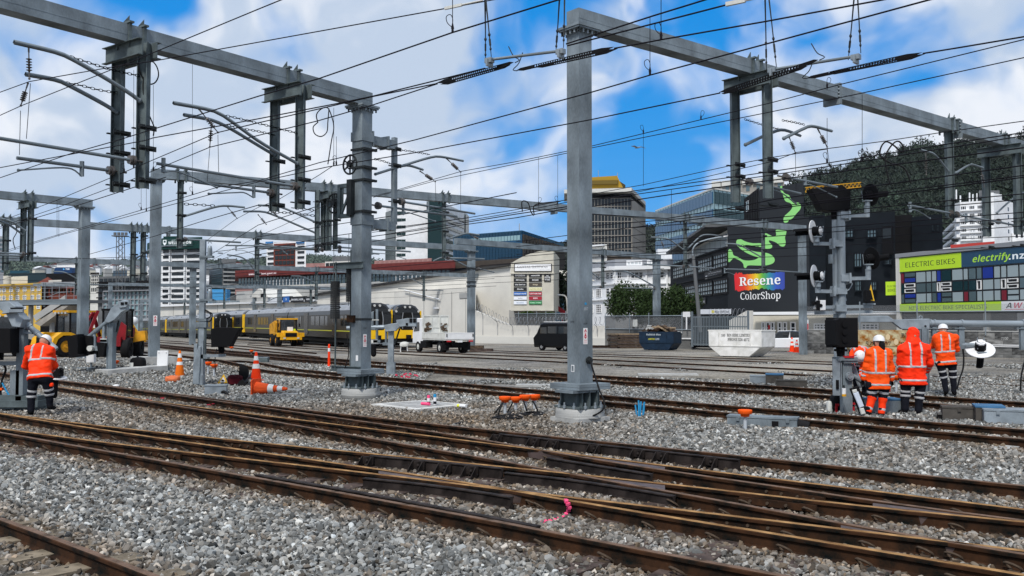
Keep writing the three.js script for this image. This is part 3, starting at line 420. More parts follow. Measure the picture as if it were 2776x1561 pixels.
// nearest portal, its post in the middle of the picture
const gA=new Gantry('big grey steel gantry whose thick post stands in the middle, beam running off right',[1569,20],[2850,404,32.9],.335,.35,M.galv);
{
 const g=gA,p=g.post(0,.35,.76);portalFoot(g,p,false);g.splice(2277);g.splice(2604);
 const f=g.plane(.175),right=new Facade(g.p0,g.u),left=new Facade(g.p0.clone().addScaledVector(g.n,-.35),g.n);
 const at=(x,y)=>right.uv(x,y);
 warnSign(g.t,right,...at(1586.5,911),0,.112);chalk(g.t,right,...at(1586,877),0,'0439',.15);chalk(g.t,left,...left.uv(1551,872),0,'0439',.15);chalk(g.t,right,...at(1587,837),0,'1017',.17,'#d5dbe0',.1);
 right.px('blue_mark',M.blueCable,1585,820,1590,826,0,.003,g.t);
 const[es,ey]=at(1593,976);part('cable_gland',[cyl(right.at(es,ey,0),right.at(es,ey,.1),.05,.05,10),cyl(right.at(es,ey,.02),right.at(es,ey,.06),.075,.075,6)],M.iron,g.t);
 part('cable',tube([right.at(es,ey,.08),right.at(es - .01,ey - .12,.13),right.at(es + .03,ey - .5,.26),right.at(es - .02,ey - .9,.46),gp(1551,1148,.02)],.017,30,8),M.cable,g.t);
 left.px('inspection_frame',M.white,1549,989,1557,1008,0,.006,g.t);left.px('inspection_plate',M.galv,1550.5,991,1555.5,1006,.006,.009,g.t);
 // drop posts right of the post
 const[n1,f1]=g.pair(2053,545,.46);
 for(const d of[n1,f1])for(const y of[5.78,5.5,4.72])g.collar(d,y);
 g.arm(f1.f,[[2021,392],[2093,359],[2122,352],[2170,368]],{chain:[[2018,323],[2093,346],[2112,350]],ins:[[2137,366],[2156,414]]});
 g.arm(n1.f,[[2125,375],[2180,348],[2197,342],[2255,355]],{chain:[[2120,326],[2150,331],[2181,338]],ins:[[2217,350],[2242,398]]});
 g.pipe(n1.f,[[2128,480],[2269,507]],{steady:[[2182,502],[2190,500],[2205,504],[2267,534]]});g.pipe(f1.f,[[2028,492],[2170,525]],{steady:[[2079,516],[2092,514],[2120,524],[2158,553]]});
 g.line([2156,414],f1.f,[2158,520]);g.line([2242,398],n1.f,[2256,500]);
 const d3=g.drop(2574,593);for(const y of[5.72,5.25,4.5])g.collar(d3,y);
 g.arm(d3.f,[[2570,463],[2540,425],[2530,417],[2495,406]],{chain:[[2520,414],[2565,431]],ins:[[2509,410],[2511,474]]});g.arm(d3.f,[[2592,468],[2625,448],[2632,446],[2664,455]],{chain:[[2588,432],[2632,446]],ins:[[2658,454],[2668,506]]});
 g.pipe(d3.f,[[2578,578],[2462,556]],{steady:[[2467,575],[2473,569],[2490,573],[2521,592]]});g.pipe(d3.f,[[2592,581],[2776,615]],{disc:1,steady:[[2619,604],[2630,598],[2650,604],[2676,618]]});g.line([2511,474],d3.f,[2517,562]);
 const[n4,f4]=g.pair(2728,640,.5);for(const d of[n4,f4])for(const y of[5.3,4.5])g.collar(d,y);g.arm(f4.f,[[2702,577],[2740,543],[2772,523],[2800,519]]);chain(g.t,[[2700,503],[2735,514],[2768,522]].map((p)=>f4.f.hit(...p)),.11);g.pipe(f4.f,[[2705,600],[2790,622]]);
}
// the portal whose post stands left of centre
const gB=new Gantry('grey steel gantry filling the upper left, with pulley wheels and weights on its post',[-330,-128],[1010.5,252,23.7],.36,.36,M.galv);
{
 const g=gB,p=g.post(g.L - .37,.36,.72);portalFoot(g,p,true);
 const f=g.plane(.18),right=new Facade(g.p0,g.u),left=new Facade(g.p1.clone().addScaledVector(g.u,-.37),g.n),s0=g.L - .37,sm_=s0 + .18;
 warnSign(g.t,right,...right.uv(989,923),0,.115);chalk(g.t,right,...right.uv(989,889),0,'0436',.15);left.px('inspection_frame',M.white,965,963,971,978,0,.006,g.t);
 // collars and outrigger on the post
 const W=g.mid,band=(y,h,o,m=M.iron)=>part('collar',[right.geo(s0 - o,s0 + .37 + o,y - h / 2,y + h / 2,-.36 - o,o)],m,g.t),yy=(py)=>right.uv(998,py)[1];
 for(const y of[406,455,489,574])band(yy(y),.05,.03);band(yy(371),.24,.025,M.galv);band(yy(597),.24,.025,M.galv);band(yy(865),.05,.012);
 for(const y of[406,455,489,574])part('clamp',[right.geo(s0 - .02,s0 + .45,yy(y)- .03,yy(y)+ .03,.03,.1)],M.iron,g.t);
 part('clamp_block',[left.geo(-.42,-.2,yy(864)- .09,yy(864)+ .09,0,.1)],M.rust,g.t,'rusty clamp block');
 const dm={f:g.mid2=new Facade(g.p0.clone().addScaledVector(g.n,-.18),g.u)};dm.s=dm.f.uv(1069,480)[0];
 for(const y of[yy(373),yy(602)])part('outrigger',[dm.f.geo(s0 + .37,dm.s - .06,y - .13,y + .1,-.13,.13),dm.f.geo(s0 + .38,s0 + .42,y - .2,y + .2,-.2,.2),dm.f.geo(dm.s - .4,dm.s - .36,y - .17,y + .17,-.17,.17)],M.galv,g.t);
 const yA=dm.f.uv(1069,378)[1],yB=dm.f.uv(1069,609)[1];part('drop_post',dm.f.geo(dm.s - .06,dm.s + .06,yB,yA + .05,-.06,.06),M.galv,g.t);
 for(const y of[404,449,546])g.collar(dm,dm.f.uv(1069,y)[1],.12);
 g.arm(dm.f,[[1078,453],[1166,427],[1185,424],[1256,436]],{chain:[[1073,405],[1120,411],[1165,419]],ins:[[1211,430],[1249,466]],r:.035});g.arm(dm.f,[[1018,472],[1095,449],[1110,449],[1147,460]],{chain:[[1015,431],[1040,437],[1062,445]],ins:[[1139,464],[1180,492]],r:.035});
 g.pipe(dm.f,[[1022,557],[1238,586]],{steady:[[1093,582],[1105,576],[1120,580],[1180,600]]});g.pipe(dm.f,[[1086,546],[1287,579]],{steady:[[1160,575],[1170,569],[1185,571],[1245,592]]});g.line([1249,466],dm.f,[1249,570]);g.line([1180,492],dm.f,[1182,548]);
 // pulley wheels, frames and the stacks of tension weights
 const tf=new Facade(left.at(-.18,0,0),g.n);
 const wheel=(x,y,r)=>{const c=tf.hit(x,y),n=tf.n,up=V(0,1,0),w=[];const m=M4().makeBasis(tf.u,up,n).setPosition(c);w.push(new THREE.TorusGeometry(r,.026,6,26).applyMatrix4(m),new THREE.CylinderGeometry(.07,.07,.12,12).rotateX(Math.PI / 2).applyMatrix4(m),new THREE.TorusGeometry(r*.45,.02,5,18).applyMatrix4(m));for(let i=0;i<6;i++)w.push(box(.035,r,.03,0,r / 2,0).rotateZ(i*1.047).applyMatrix4(m));part('pulley_wheel',w,M.iron,g.t);};
 wheel(949,446,.245);wheel(906,551,.25);
 const fr=(x0,y0,x1,y1)=>{const a=tf.uv(x0,(y0 + y1)/ 2),b=tf.uv(x1,(y0 + y1)/ 2),yt=tf.uv(x0,y0)[1],yb=tf.uv(x0,y1)[1];part('pulley_frame',[tf.geo(a[0]- .05,a[0]+ .05,yb,yt,-.05,.05),tf.geo(b[0]- .05,b[0]+ .05,yb,yt,-.05,.05),tf.geo(a[0],b[0],yt - .1,yt,-.05,.05),tf.geo(a[0],b[0],yb,yb + .1,-.05,.05),bar(tf.at(a[0],yb),tf.at(b[0],yt),.05),tf.geo(a[0]- .04,a[0]+ .12,yb,yt,-.012,.012)],M.galvDark,g.t);};
 fr(922,500,957,592);part('pulley_frame',[tf.geo(tf.uv(950,540)[0],tf.uv(962,540)[0],tf.uv(955,585)[1],tf.uv(955,488)[1],-.14,.14)],M.iron,g.t);
 const weights=(x,y0,y1,yb,w,off)=>{const q=new Facade(left.at(-.18,0,off),g.n),n=Math.round((y1 - y0)/ 5),a=[],top=q.uv(x,y0)[1],bot=q.uv(x,y1)[1],s=q.uv(x,y0)[0];for(let i=0;i<n;i++)a.push(put(new THREE.CylinderGeometry(w,w*.98,(top - bot)/ n*.86,14),...q.at(s,lerp(top,bot,(i + .5)/ n)).toArray()));part('tension_weight',a,std([.035,.037,.038],.7),g.t);part('guide_rod',[cyl(q.at(s + .02,q.uv(x,yb)[1]),q.at(s + .02,top + .5),.022,.022,8),cyl(q.at(s - .06,bot - .1),q.at(s - .06,top + .9),.008,.008,5)],M.galvDark,g.t);};
 weights(909,762,864,1005,.125,.02);weights(950,728,818,992,.11,-.14);
 part('weight_bracket',iBeam(tf.at(tf.uv(905,718)[0],yy(719)),tf.at(tf.uv(985,718)[0],yy(719)),.12,.17,.018),M.galvDark,g.t);part('weight_bracket',iBeam(tf.at(tf.uv(899,998)[0],yy(1000)),tf.at(tf.uv(978,998)[0],yy(1000)),.1,.14,.016),M.galvDark,g.t);
 part('cable',tube([[945,905],[950,960],[942,990],[934,1015],[933,1019]].map((q)=>tf.hit(...q).addScaledVector(tf.n,.06)),.014,20,6),M.cable,g.t);
 // two pairs of drop posts
 const[n1,f1]=g.pair(366,4.63);
 for(const d of[n1,f1])for(const y of[5.83,5.42,4.78])g.collar(d,y);
 g.arm(n1.f,[[379,273],[345,248],[190,157],[160,144],[38,114]],{r:.045,chain:[[190,153],[229,166],[300,188],[378,206]],ins:[[78,124],[80,213]]});g.arm(f1.f,[[318,305],[290,287],[188,232],[160,219],[69,201]],{r:.045,chain:[[178,224],[221,232],[270,244],[322,252]],ins:[[76,226],[57,286]]});
 g.pipe(n1.f,[[364,435],[-60,365]],{r:.034});g.pipe(f1.f,[[306,463],[46,428]],{r:.034,steady:[[222,478],[200,460],[178,455],[50,461]]});
 g.line([83,226],n1.f,[72,376]);g.line([56,300],f1.f,[53,420]);
 const[n2,f2]=g.pair(793,4.63);
 for(const d of[n2,f2])for(const y of[5.83,5.3,4.78])g.collar(d,y);
 g.arm(n2.f,[[806,443],[704,384],[593,306],[566,297],[470,279]],{r:.042,chain:[[596,311],[624,316],[700,334],[806,361]],ins:[[540,296],[591,359]]});g.arm(f2.f,[[745,421],[700,394],[607,339],[572,325],[498,311]],{r:.042,chain:[[600,336],[660,349],[700,356],[752,368]],ins:[[574,326],[569,398]]});
 g.pipe(n2.f,[[802,505],[426,443]],{r:.032,steady:[[443,468],[469,463],[490,468],[588,508]]});g.pipe(f2.f,[[738,523],[527,493]],{r:.032,steady:[[688,536],[662,522],[640,522],[566,525]]});
 g.line([591,365],n2.f,[593,466]);g.line([569,402],f2.f,[562,492]);
 // jumper cables looping at the second pair
 part('jumper_cable',tube([[862,333],[858,312],[870,296],[888,292],[900,318],[905,345],[899,380],[889,445]].map((q)=>n2.f.hit(...q)),.014,40,6),M.cable,g.t);part('jumper_cable',tube([[861,332],[849,345],[853,362],[870,370],[886,358],[889,330],[892,294]].map((q)=>f2.f.hit(...q)),.014,30,6),M.cable,g.t);part('jumper_cable',tube([[372,170],[384,205],[398,226],[418,226],[430,205],[425,180],[412,166],[396,190],[388,230],[396,290],[408,320],[418,345],[416,368]].map((q)=>n1.f.hit(...q)),.014,50,6),M.cable,g.t);
}
// second row
const gC=new Gantry('second row grey gantry crossing the middle behind both big posts',[414,456],[2186,611,57.5],.36,.36,M.galv);
{
 const g=gC,pl=g.post(0,.37,.3);g.post(g.L - .4,.36,0);g.splice(1508);g.splice(1905);
 part('concrete_base',box(1.5,.34,1.1,pl.x,G(pl.x,pl.z)+ .13,pl.z,0,pl.ry),M.concrete,g.t);
 const right=new Facade(g.p0,g.u);warnSign(g.t,right,...right.uv(421,869),0,.145);chalk(g.t,right,...right.uv(420,889),0,'Onte 14',.2);
 const dr=[[490,672],[861,685],[880,680],[893,680],[910,676],[1204,702],[1856,727],[2067,738]].map(([x,y],i)=>g.drop(x,y,.19,i>0&&i<5?(i % 2?.4:-.4):0));
 g.pair(890,676,.42,.15);
 for(const d of dr)for(const y of[.3,1.3,2.2])g.collar(d,d.y0 + y,.19);
 const a=[[0,[[500,586],[594,559],[618,558],[664,562]],[[500,553],[540,555],[582,558]],[[618,562],[643,592]]],[1,[[868,608],[775,566],[755,560],[700,556]],[[852,585],[800,578],[727,575]],[[729,562],[757,592]]],[2,[[853,630],[735,580],[715,574],[660,573]],[[850,570],[790,563]],[[700,582],[722,608]]],[5,[[1211,649],[1255,635],[1268,633],[1299,637]],0,[[1275,636],[1302,650]]],[6,[[1851,675],[1812,648],[1800,645],[1764,643]],0,[[1789,646],[1800,672]]],[6,[[1866,672],[1900,640],[1915,636],[1960,640]],0,0],[7,[[2061,695],[2006,665],[1995,662],[1964,660]],[[2000,664],[2062,670]],0]];
 for(const[i,px,ch,ins]of a)g.arm(dr[i].f,px,{r:.045,chain:ch||undefined,link:.16,ins:ins||undefined,is:1.2});
 for(const[i,px,st]of[[0,[[499,648],[653,657]],0],[1,[[858,674],[690,666]],0],[2,[[876,677],[700,672]],0],[4,[[918,670],[1113,682]],[[1008,690],[1020,687],[1060,690],[1100,702]]],[4,[[918,680],[1028,688]],0],[5,[[1212,699],[1313,702]],0],[6,[[1853,722],[1746,716]],0],[6,[[1862,722],[1936,727]],[[1900,732],[1908,729],[1926,736]]],[7,[[2061,732],[1963,729]],[[1964,740],[1972,738],[1990,744]]],[7,[[2074,732],[2180,739]],0]])g.pipe(dr[i].f,px,{r:.04,steady:st||undefined});
}
const gD=new Gantry('grey gantry with a single post at the left, cut by the left edge',[-60,511],[252,541.5,43.9],.34,.36,M.galv);
{const g=gD;const p=g.post(g.L - .5,.4,.2);g.splice(-20);const r=new Facade(g.p0,g.u);chalk(g.t,r,...r.uv(228,874),0,'0371',.22);const[n,f]=g.pair(82,708,.42);for(const d of[n,f])for(const y of[.35,1.9])g.collar(d,d.y0 + y);g.arm(f.f,[[63,636],[20,607],[-30,590]],{r:.05});g.arm(n.f,[[70,625],[30,600],[-20,588]],{r:.045});g.pipe(n.f,[[66,688],[-40,684]],{r:.045});g.pipe(f.f,[[62,694],[-30,690]],{r:.04});part('jumper_cable',tube([[42,606],[46,628],[36,650],[42,676]].map((q)=>f.f.hit(...q)),.02,20,5),M.cable,g.t);}
const gE=new Gantry('third row grey gantry running from the left edge to a post behind the white truck',[-60,583],[1290,666,68],.38,.38,M.galv);
{const g=gE;const p=g.post(g.L - .5,.44,0);g.splice(56);g.splice(463);const r=new Facade(g.p0,g.u);warnSign(g.t,r,...r.uv(1283,892),0,.17);for(const y of[728,764,775])part('collar',[r.geo(g.L - .56,g.L + .02,r.uv(1282,y)[1]- .05,r.uv(1282,y)[1]+ .05,-.42,.04)],M.iron,g.t);
 const dr=[[19,733],[364,765],[391,760],[699,760]].map(([x,y])=>g.drop(x,y,.24));for(const d of dr)for(const y of[.4,1.6,2.6])g.collar(d,d.y0 + y,.24);
 g.arm(dr[1].f,[[370,700],[400,680],[440,668],[470,666]],{r:.05});g.arm(dr[3].f,[[706,660],[750,670],[780,690]],{r:.05});g.pipe(dr[3].f,[[694,666],[612,665]],{r:.045,steady:[[640,680],[655,678],[690,690]]});g.pipe(dr[3].f,[[706,668],[855,675]],{r:.045});g.arm(dr[3].f,[[694,735],[660,700],[616,690]],{r:.05});g.arm(new Facade(r.at(g.L - .3,0),g.u),[[1274,725],[1205,697],[1175,707]],{r:.05});g.pipe(r,[[1296,728],[1340,738]],{r:.045});}
const gF=new Gantry('lower grey gantry right of the middle post, ending above the blue skip',[1240,645],[1792,689.5,76],.38,.38,M.galv);
{const g=gF;const p=g.post(g.L - .6,.46,0);const d=g.drop(1633,781,.24);for(const y of[.4,1.6])g.collar(d,d.y0 + y,.24);g.arm(d.f,[[1624,755],[1590,730],[1560,722]],{r:.05});g.arm(d.f,[[1778,778],[1712,742],[1695,736],[1660,734]],{r:.06});g.pipe(d.f,[[1628,778],[1540,772]],{r:.045});g.pipe(d.f,[[1640,714],[1560,708]],{r:.045});g.pipe(d.f,[[1774,782],[1690,780]],{r:.04});}
const gG=new Gantry('distant grey gantry crossing low behind the trains from left to the grey shed',[-40,690],[1346,744,112],.44,.4,M.galv);
{const g=gG;g.post(g.L - .7,.5,0);g.post(g.s(523),.5,0);g.splice(263);for(const[x,y]of[[214,800],[598,700],[860,812],[1150,816]]){const d=g.drop(x,y,.28);g.collar(d,d.y0 + .5,.28);if(y>750){g.pipe(d.f,[[x - 5,y - 30],[x - 70,y - 34]],{r:.05});g.pipe(d.f,[[x + 5,y - 30],[x + 80,y - 28]],{r:.05});g.arm(d.f,[[x - 5,y - 45],[x - 40,y - 62],[x - 70,y - 64]],{r:.055});}}}
for(const[lab,a,b,posts,drops]of[['far thin gantry above the red and blue sign boards on the grey mall',[690,772],[1077,782,150],[1,.18],[720,845,1000]],['far thin gantry in front of the black building at the left',[296,765],[704,775,165],[0,.98],[420,612]],['farthest thin gantry low behind the hanging signal arms on the left',[90,768],[240,770,170],[.98],[126]],['far low gantry left of the white tower, behind the third post',[380,812],[700,815,190],[0,1],[505,585,660]]]){
 const g=new Gantry(lab,a,b,.5,.45,M.galv,'far gantries');for(const f of posts)g.post(Math.max(0,f*g.L - .6),.55,0,M.galv,false);for(const x of drops){const d=g.drop(x,b[1]+ 62,.3);g.pipe(d.f,[[x - 3,b[1]+ 44],[x - 45,b[1]+ 43]],{r:.06,disc:0});g.arm(d.f,[[x + 3,b[1]+ 36],[x + 30,b[1]+ 24],[x + 52,b[1]+ 22]],{r:.06});}
}

// ---------- overhead wires ----------
{
 // [height, pixels, label, dropper wires (pixel x, hanging length or pixel row below)]
 const near=[
  [6.2,[[-60,272],[80,221],[331,177],[414,166],[700,114.5],[1205,23.5],[1420,-16]],'topmost black wire rising from the left edge to the white insulator rod at the top'],
  [6.05,[[-60,340],[57,287],[367,163],[700,25],[830,-28]],'steep black wire leaving the top of the picture left of centre'],
  [4.85,[[-60,502],[0,482],[193,416],[320,380],[700,261],[866,212.5],[1227,88],[1512,0],[1600,-27]],'long thick contact wire climbing from the left edge past the second pair of drop posts'],
  [4.9,[[-60,469],[0,454.5],[177,421],[397,380],[414,374],[635,334],[700,322],[932,277],[1009,261],[1315,185]],'contact wire meeting the left end of the left section insulator from above'],
  [5.0,[[-60,622],[0,600],[154,543],[350,461],[541,380],[591,359],[700,333],[1009,262],[1186,226]],'wire from the first portal row to the lower runner of the left section insulator'],
  [5.0,[[-60,637],[0,615],[160,561],[350,490],[569,399],[700,367],[860,328],[1012,284],[1186,227]],'lower of the two wires converging on the left section insulator'],
  [4.8,[[-60,703],[0,684],[155,637],[408,562],[588,508],[700,490],[865,441],[1122,380],[1400,305],[1603,250],[1764,203],[2100,113],[2517,0],[2600,-22]],'long contact wire crossing the whole picture and leaving at the top right'],
  [4.8,[[-60,708],[0,689],[157,639],[397,573],[700,493],[890,452],[1130,413],[1197,400],[1400,362],[1603,324],[1952,252]],'contact wire crossing the middle post and ending at the right section insulator'],
  [4.9,[[1535,119],[1767,44],[1910,0],[2000,-30]],'upper wire leaving the left section insulator towards the top'],[4.9,[[1538,124],[1792,59],[1966,14]],'wire from the left section insulator to the second white insulator rod'],
  [4.9,[[1665,131],[1792,107.6],[2076,58],[2324,12],[2390,0],[2500,-22]],'wire continuing right from the left section insulator to the top edge'],[4.8,[[2501,145],[2600,129],[2776,99.4],[2860,84]],'wire leaving the right section insulator at the right edge'],
  [5.9,[[1012,532],[1048,523],[1252,464],[1400,438],[1603,396],[2100,276],[2277,229],[2776,107],[2860,86]],'upper catenary wire crossing the beam of the nearest gantry'],[5.9,[[1012,535],[1180,490],[1400,444],[1603,401],[2100,301],[2333,253],[2776,156],[2860,138]],'lower catenary wire crossing the beam of the nearest gantry'],
  [5.6,[[1640,540],[1902,482],[2095,437],[2159,413],[2264,400],[2402,382],[2545,360],[2776,328],[2860,316]],'wire with two looping jumper cables right of the nearest drop posts'],[5.5,[[1603,526],[1742,501],[1993,446],[2095,426],[2242,404]],'short upper wire joining the wire with the looping jumpers'],
  [4.6,[[1009,630],[1269,590],[1400,568],[1538,541],[1700,520],[2076,467],[2242,442],[2634,380],[2776,359],[2860,346]],'contact wire above the hill, upper of the close pair'],[4.6,[[1012,641],[1400,575],[1538,548],[1700,530],[2076,476.6],[2338,437],[2700,380],[2860,354]],'contact wire above the hill, lower of the close pair'],
  [5.3,[[397,700],[430,690],[563,650],[641,593],[700,562],[757,540],[866,474],[905,448]],'wire rising to the upper pulley wheel on the second post'],[5.3,[[500,742],[700,640],[760,614],[860,567],[905,540]],'wire with a dark clamp rising to the lower pulley wheel'],
 ];
 const cl=(p)=>[box(.03,.09,.05,p.x,p.y + .02,p.z)];
 const lines=near.map(([h,px,label])=>{const pts=px.map(([x,y])=>PH(x,y,h));const t=thing('overhead_wire',label,'wire');part('wire',path(pts,.0085,6),M.wire,t);return{t,pts,h};});
 const W=(i,x)=>{const p=lines[i].pts;for(let k=1;k<p.length;k++){const X=(q)=>{const f=-(q.z*cP)+(q.y - CAMH)*sP;return 1388 + q.x / f*FPX;};const a=X(p[k - 1]),b=X(p[k]);if(x>=a&&x<=b){let lo=0,hi=1;for(let n=0;n<24;n++){const m=(lo + hi)/ 2;if(X(p[k - 1].clone().lerp(p[k],m))<x)lo=m;else hi=m;}return p[k - 1].clone().lerp(p[k],lo);}}return p[0];};
 // hanging dropper wires with a loop and clamp at the foot: [wire, x, rows up, loop side]
 for(const[i,x,yTop,s]of[[2,1227,-30,-1],[4,337,190,-1],[4,363,190,0],[5,416,230,1],[6,522,160,-1],[6,383,506,-1],[7,397,506,0],[10,1792,-20,-1],[6,1762,48,-1],[7,912,370,-1],[12,2242,245,1],[16,2242,320,-1],[17,2337,256,-1],[12,1744,380,-1],[7,905,292,0],[16,1460,440,1],[17,1512,425,-1],[12,1900,325,1]]){
  const b=W(i,x),d=-b.z,a=P(x +(yTop<b.y?0:0),yTop,d);const g=[cyl(b,a,.0042,.0042,5),box(.022,.06,.034,b.x,b.y + .03,b.z),put(new THREE.ConeGeometry(.018,.08,6),b.x,b.y + .08,b.z)];
  if(s)g.push(tube([V(0,.12,0),V(s*.14,.26,0),V(s*.16,.42,0),V(s*.06,.47,0),V(s*.0,.36,0),V(0,.2,0)].map((q)=>q.multiplyScalar(.38).add(b)),.0042,22,5));part('dropper_wire',g,M.wire,lines[i].t);
 }
 // wires hanging under the far pairs
 for(const[i,x,y]of[[12,1460,565],[13,1512,560],[12,1744,505],[14,2242,560],[4,155,640],[5,160,642],[17,1820,690]]){const a=W(i,x),b=P(x,y,-a.z);part('dropper_wire',cyl(a,b,.0045,.0045,5),M.wire,lines[i].t);}
 // jumpers on the right
 const w14=(q)=>P(q[0],q[1],-W(14,2402).z);part('jumper_cable',tube([[2470,498],[2450,455],[2410,440],[2386,420],[2390,395],[2402,384],[2420,392],[2440,410],[2448,415],[2447,395],[2436,383],[2428,384],[2412,400],[2400,425],[2402,455],[2412,498]].map(w14),.016,70,6),M.cable,lines[14].t);part('jumper_cable',tube([[1416,574],[1416,545],[1430,548],[1440,575],[1448,585],[1446,562],[1452,555],[1520,545]].map((q)=>P(q[0],q[1],-W(16,1460).z)),.014,40,6),M.cable,lines[16].t);
 // white insulator rods
 for(const[i,a,b]of[[0,[1206,23],[1252,13]],[9,[1968,12],[2020,1]]]){const p=PH(a[0],a[1],lines[i].h),q=PH(b[0],b[1],lines[i].h);part('insulator_rod',[bar(p,q,.028,.036),cyl(q,q.clone().add(q.clone().sub(p).multiplyScalar(1.2)),.012,.012,8)],M.whiteDirty,lines[i].t);}
 // section insulators: twin perforated runners under a rod, hung on four chains
 for(const[lab,hgt,ends,ends2,tops]of[['left hanging section insulator with perforated black runners above the middle',4.9,[[1186,228],[1330,178],[1396,170]],[[1402,192],[1520,155],[1666,130]],[[1316,-20],[1316,-20],[1520,-40],[1532,-40]]],['right hanging section insulator with perforated black runners before the nearest beam',4.8,[[1952,253],[2100,203],[2221,163]],[[2188,213],[2320,170],[2501,145]],[[2074,-40],[2081,-40],[2318,-30],[2324,-30]]]]){
  const t=thing('section_insulator',lab,'section insulator'),q=([x,y],dx=0)=>PH(x,y,hgt),p=ends.map((e)=>q(e)),r=ends2.map((e)=>q(e)),dir=r[2].clone().sub(p[0]).setY(0).normalize(),side=V(-dir.z,0,dir.x);
  const runner=(a,b,off,n)=>{const A=a.clone().addScaledVector(side,off),B=b.clone().addScaledVector(side,off),L=A.distanceTo(B),sh=new THREE.Shape();sh.moveTo(0,.008);sh.lineTo(.14,-.02);sh.lineTo(L - .1,-.02);sh.lineTo(L,0);sh.lineTo(L - .06,.018);sh.lineTo(.16,.026);sh.lineTo(0,.008);
   for(let i=0;i<n;i++){const h=new THREE.Path();h.absellipse(.3 + i*(L - .55)/ n,.003,.0125,.0125,0,6.3,true);sh.holes.push(h);}
   const g=new THREE.ExtrudeGeometry(sh,{depth:.008,bevelEnabled:false,curveSegments:6});const x=B.clone().sub(A).normalize();return part('runner',g.applyMatrix4(M4().makeBasis(x,V(0,1,0),x.clone().cross(V(0,1,0))).setPosition(A)),M.black,t);};
  runner(p[0],p[2],.02,24);runner(p[0],p[2].clone().lerp(p[1],.3),-.06,20);runner(r[2],r[0],.02,24);runner(r[2],r[0].clone().lerp(r[1],.35),-.06,20);
  const mid=[p[1].clone().lerp(p[2],-.05),r[1].clone().lerp(r[2],.0)].map((v)=>v.clone().add(V(0,.07,0)));part('rod',cyl(mid[0],mid[1],.017,.017,8),M.galv,t);
  for(const v of[p[2],r[0]])part('horn',tube([v.clone(),v.clone().addScaledVector(dir,v===r[0]?-.06:.06).add(V(0,.02,0)),v.clone().addScaledVector(dir,v===r[0]?.02:-.02).add(V(0,.08,0)),v.clone().addScaledVector(dir,v===r[0]?.08:-.09).add(V(0,.2,0))],.006,14,5),M.iron,t);
  mid.forEach((m,i)=>{part('clamp',[box(.09,.055,.07,m.x,m.y - .01,m.z,0,Math.atan2(-dir.z,dir.x)),box(.025,.08,.11,m.x,m.y - .04,m.z,0,Math.atan2(-dir.z,dir.x))],M.galvNew,t);
   for(const k of[0,1]){const tp=P(tops[i*2 + k][0],tops[i*2 + k][1],-m.z),bt=m.clone().addScaledVector(dir,k?.09:-.12).addScaledVector(side,k?.08:-.08),md=bt.clone().lerp(tp,.34),lo=bt.clone().lerp(tp,.12);part('hanger',[cyl(tp,md,.007,.007,5),cyl(tp.clone().addScaledVector(side,.02),md,.005,.005,5),cyl(md,lo,.007,.007,6),cyl(lo,bt,.005,.005,5),ball(.016,...md.toArray(),1,1.4,1,6,5),ball(.013,...lo.toArray(),1,1.4,1,6,5),cyl(md.clone().lerp(lo,.3),md.clone().lerp(lo,.75),.012,.012,6)],M.iron,t);}});
 }
 // wires over the yard behind
 const far=[[5.6,[[-20,625],[200,560],[450,480]]],[5.2,[[0,760],[130,720],[420,640],[560,596],[700,556]]],[4.9,[[560,716],[640,690],[900,640],[1269,590]]],[5.2,[[700,642],[900,610],[1130,575],[1400,522]]],[4.6,[[700,690],[900,655],[1120,626],[1400,580],[1538,560]]],[4.8,[[1009,655],[1250,610],[1400,590],[1538,565]]],[4.8,[[1603,560],[1800,530],[2000,500],[2240,470],[2776,400]]],[4.8,[[1603,580],[1808,592],[2000,560],[2100,540],[2400,500],[2776,448]]],[4.6,[[1712,617],[1900,592],[2100,565],[2400,530],[2776,480]]],[5,[[1603,612],[1850,592],[2200,548],[2776,475]]],[4.8,[[1400,655],[1700,618],[2100,590],[2500,550],[2776,525]]],[4.8,[[1400,668],[1800,630],[2200,590],[2776,540]]],[4.6,[[1400,690],[1800,650],[2200,620],[2776,575]]],[4.6,[[1350,700],[1700,672],[2100,640],[2776,590]]],[4.6,[[1300,720],[1700,690],[2100,662],[2776,612]]],[4.6,[[1100,740],[1500,705],[2000,680],[2500,652],[2776,640]]],[4.5,[[1000,755],[1300,730],[1650,712],[2200,692],[2776,668]]],[4.5,[[1000,770],[1300,752],[1650,735],[1800,728]]],[4.5,[[700,800],[1000,782],[1300,768],[1650,752],[1800,742]]],[4.4,[[380,765],[700,745],[1000,728],[1280,705]]],[4.4,[[300,790],[700,768],[1000,752],[1290,728]]],[4.4,[[450,800],[800,782],[1100,768],[1340,755]]],[4.3,[[500,818],[800,804],[1100,790],[1345,775]]],[4.3,[[520,826],[800,815],[1100,805],[1280,790]]],[4.8,[[0,745],[250,740],[420,742],[700,720]]],[5,[[0,700],[60,700],[250,700],[520,690],[700,668]]],[4.8,[[0,758],[300,766],[520,752],[700,735]]],[4.5,[[130,800],[400,790],[640,770],[900,740]]],[4.5,[[230,826],[420,818],[640,800],[900,790]]],[5.4,[[556,700],[700,610],[857,560]]],[5.2,[[540,725],[700,700],[900,660]]]];
 let i=0;for(const[h,px]of far){const t=solo('overhead_wire',path(px.map(([x,y])=>PH(x,y,h)),.0125,5),M.wire,'thin dark overhead wire in the web of wires over the far yard','wire','wires over the far yard');i++;}
}

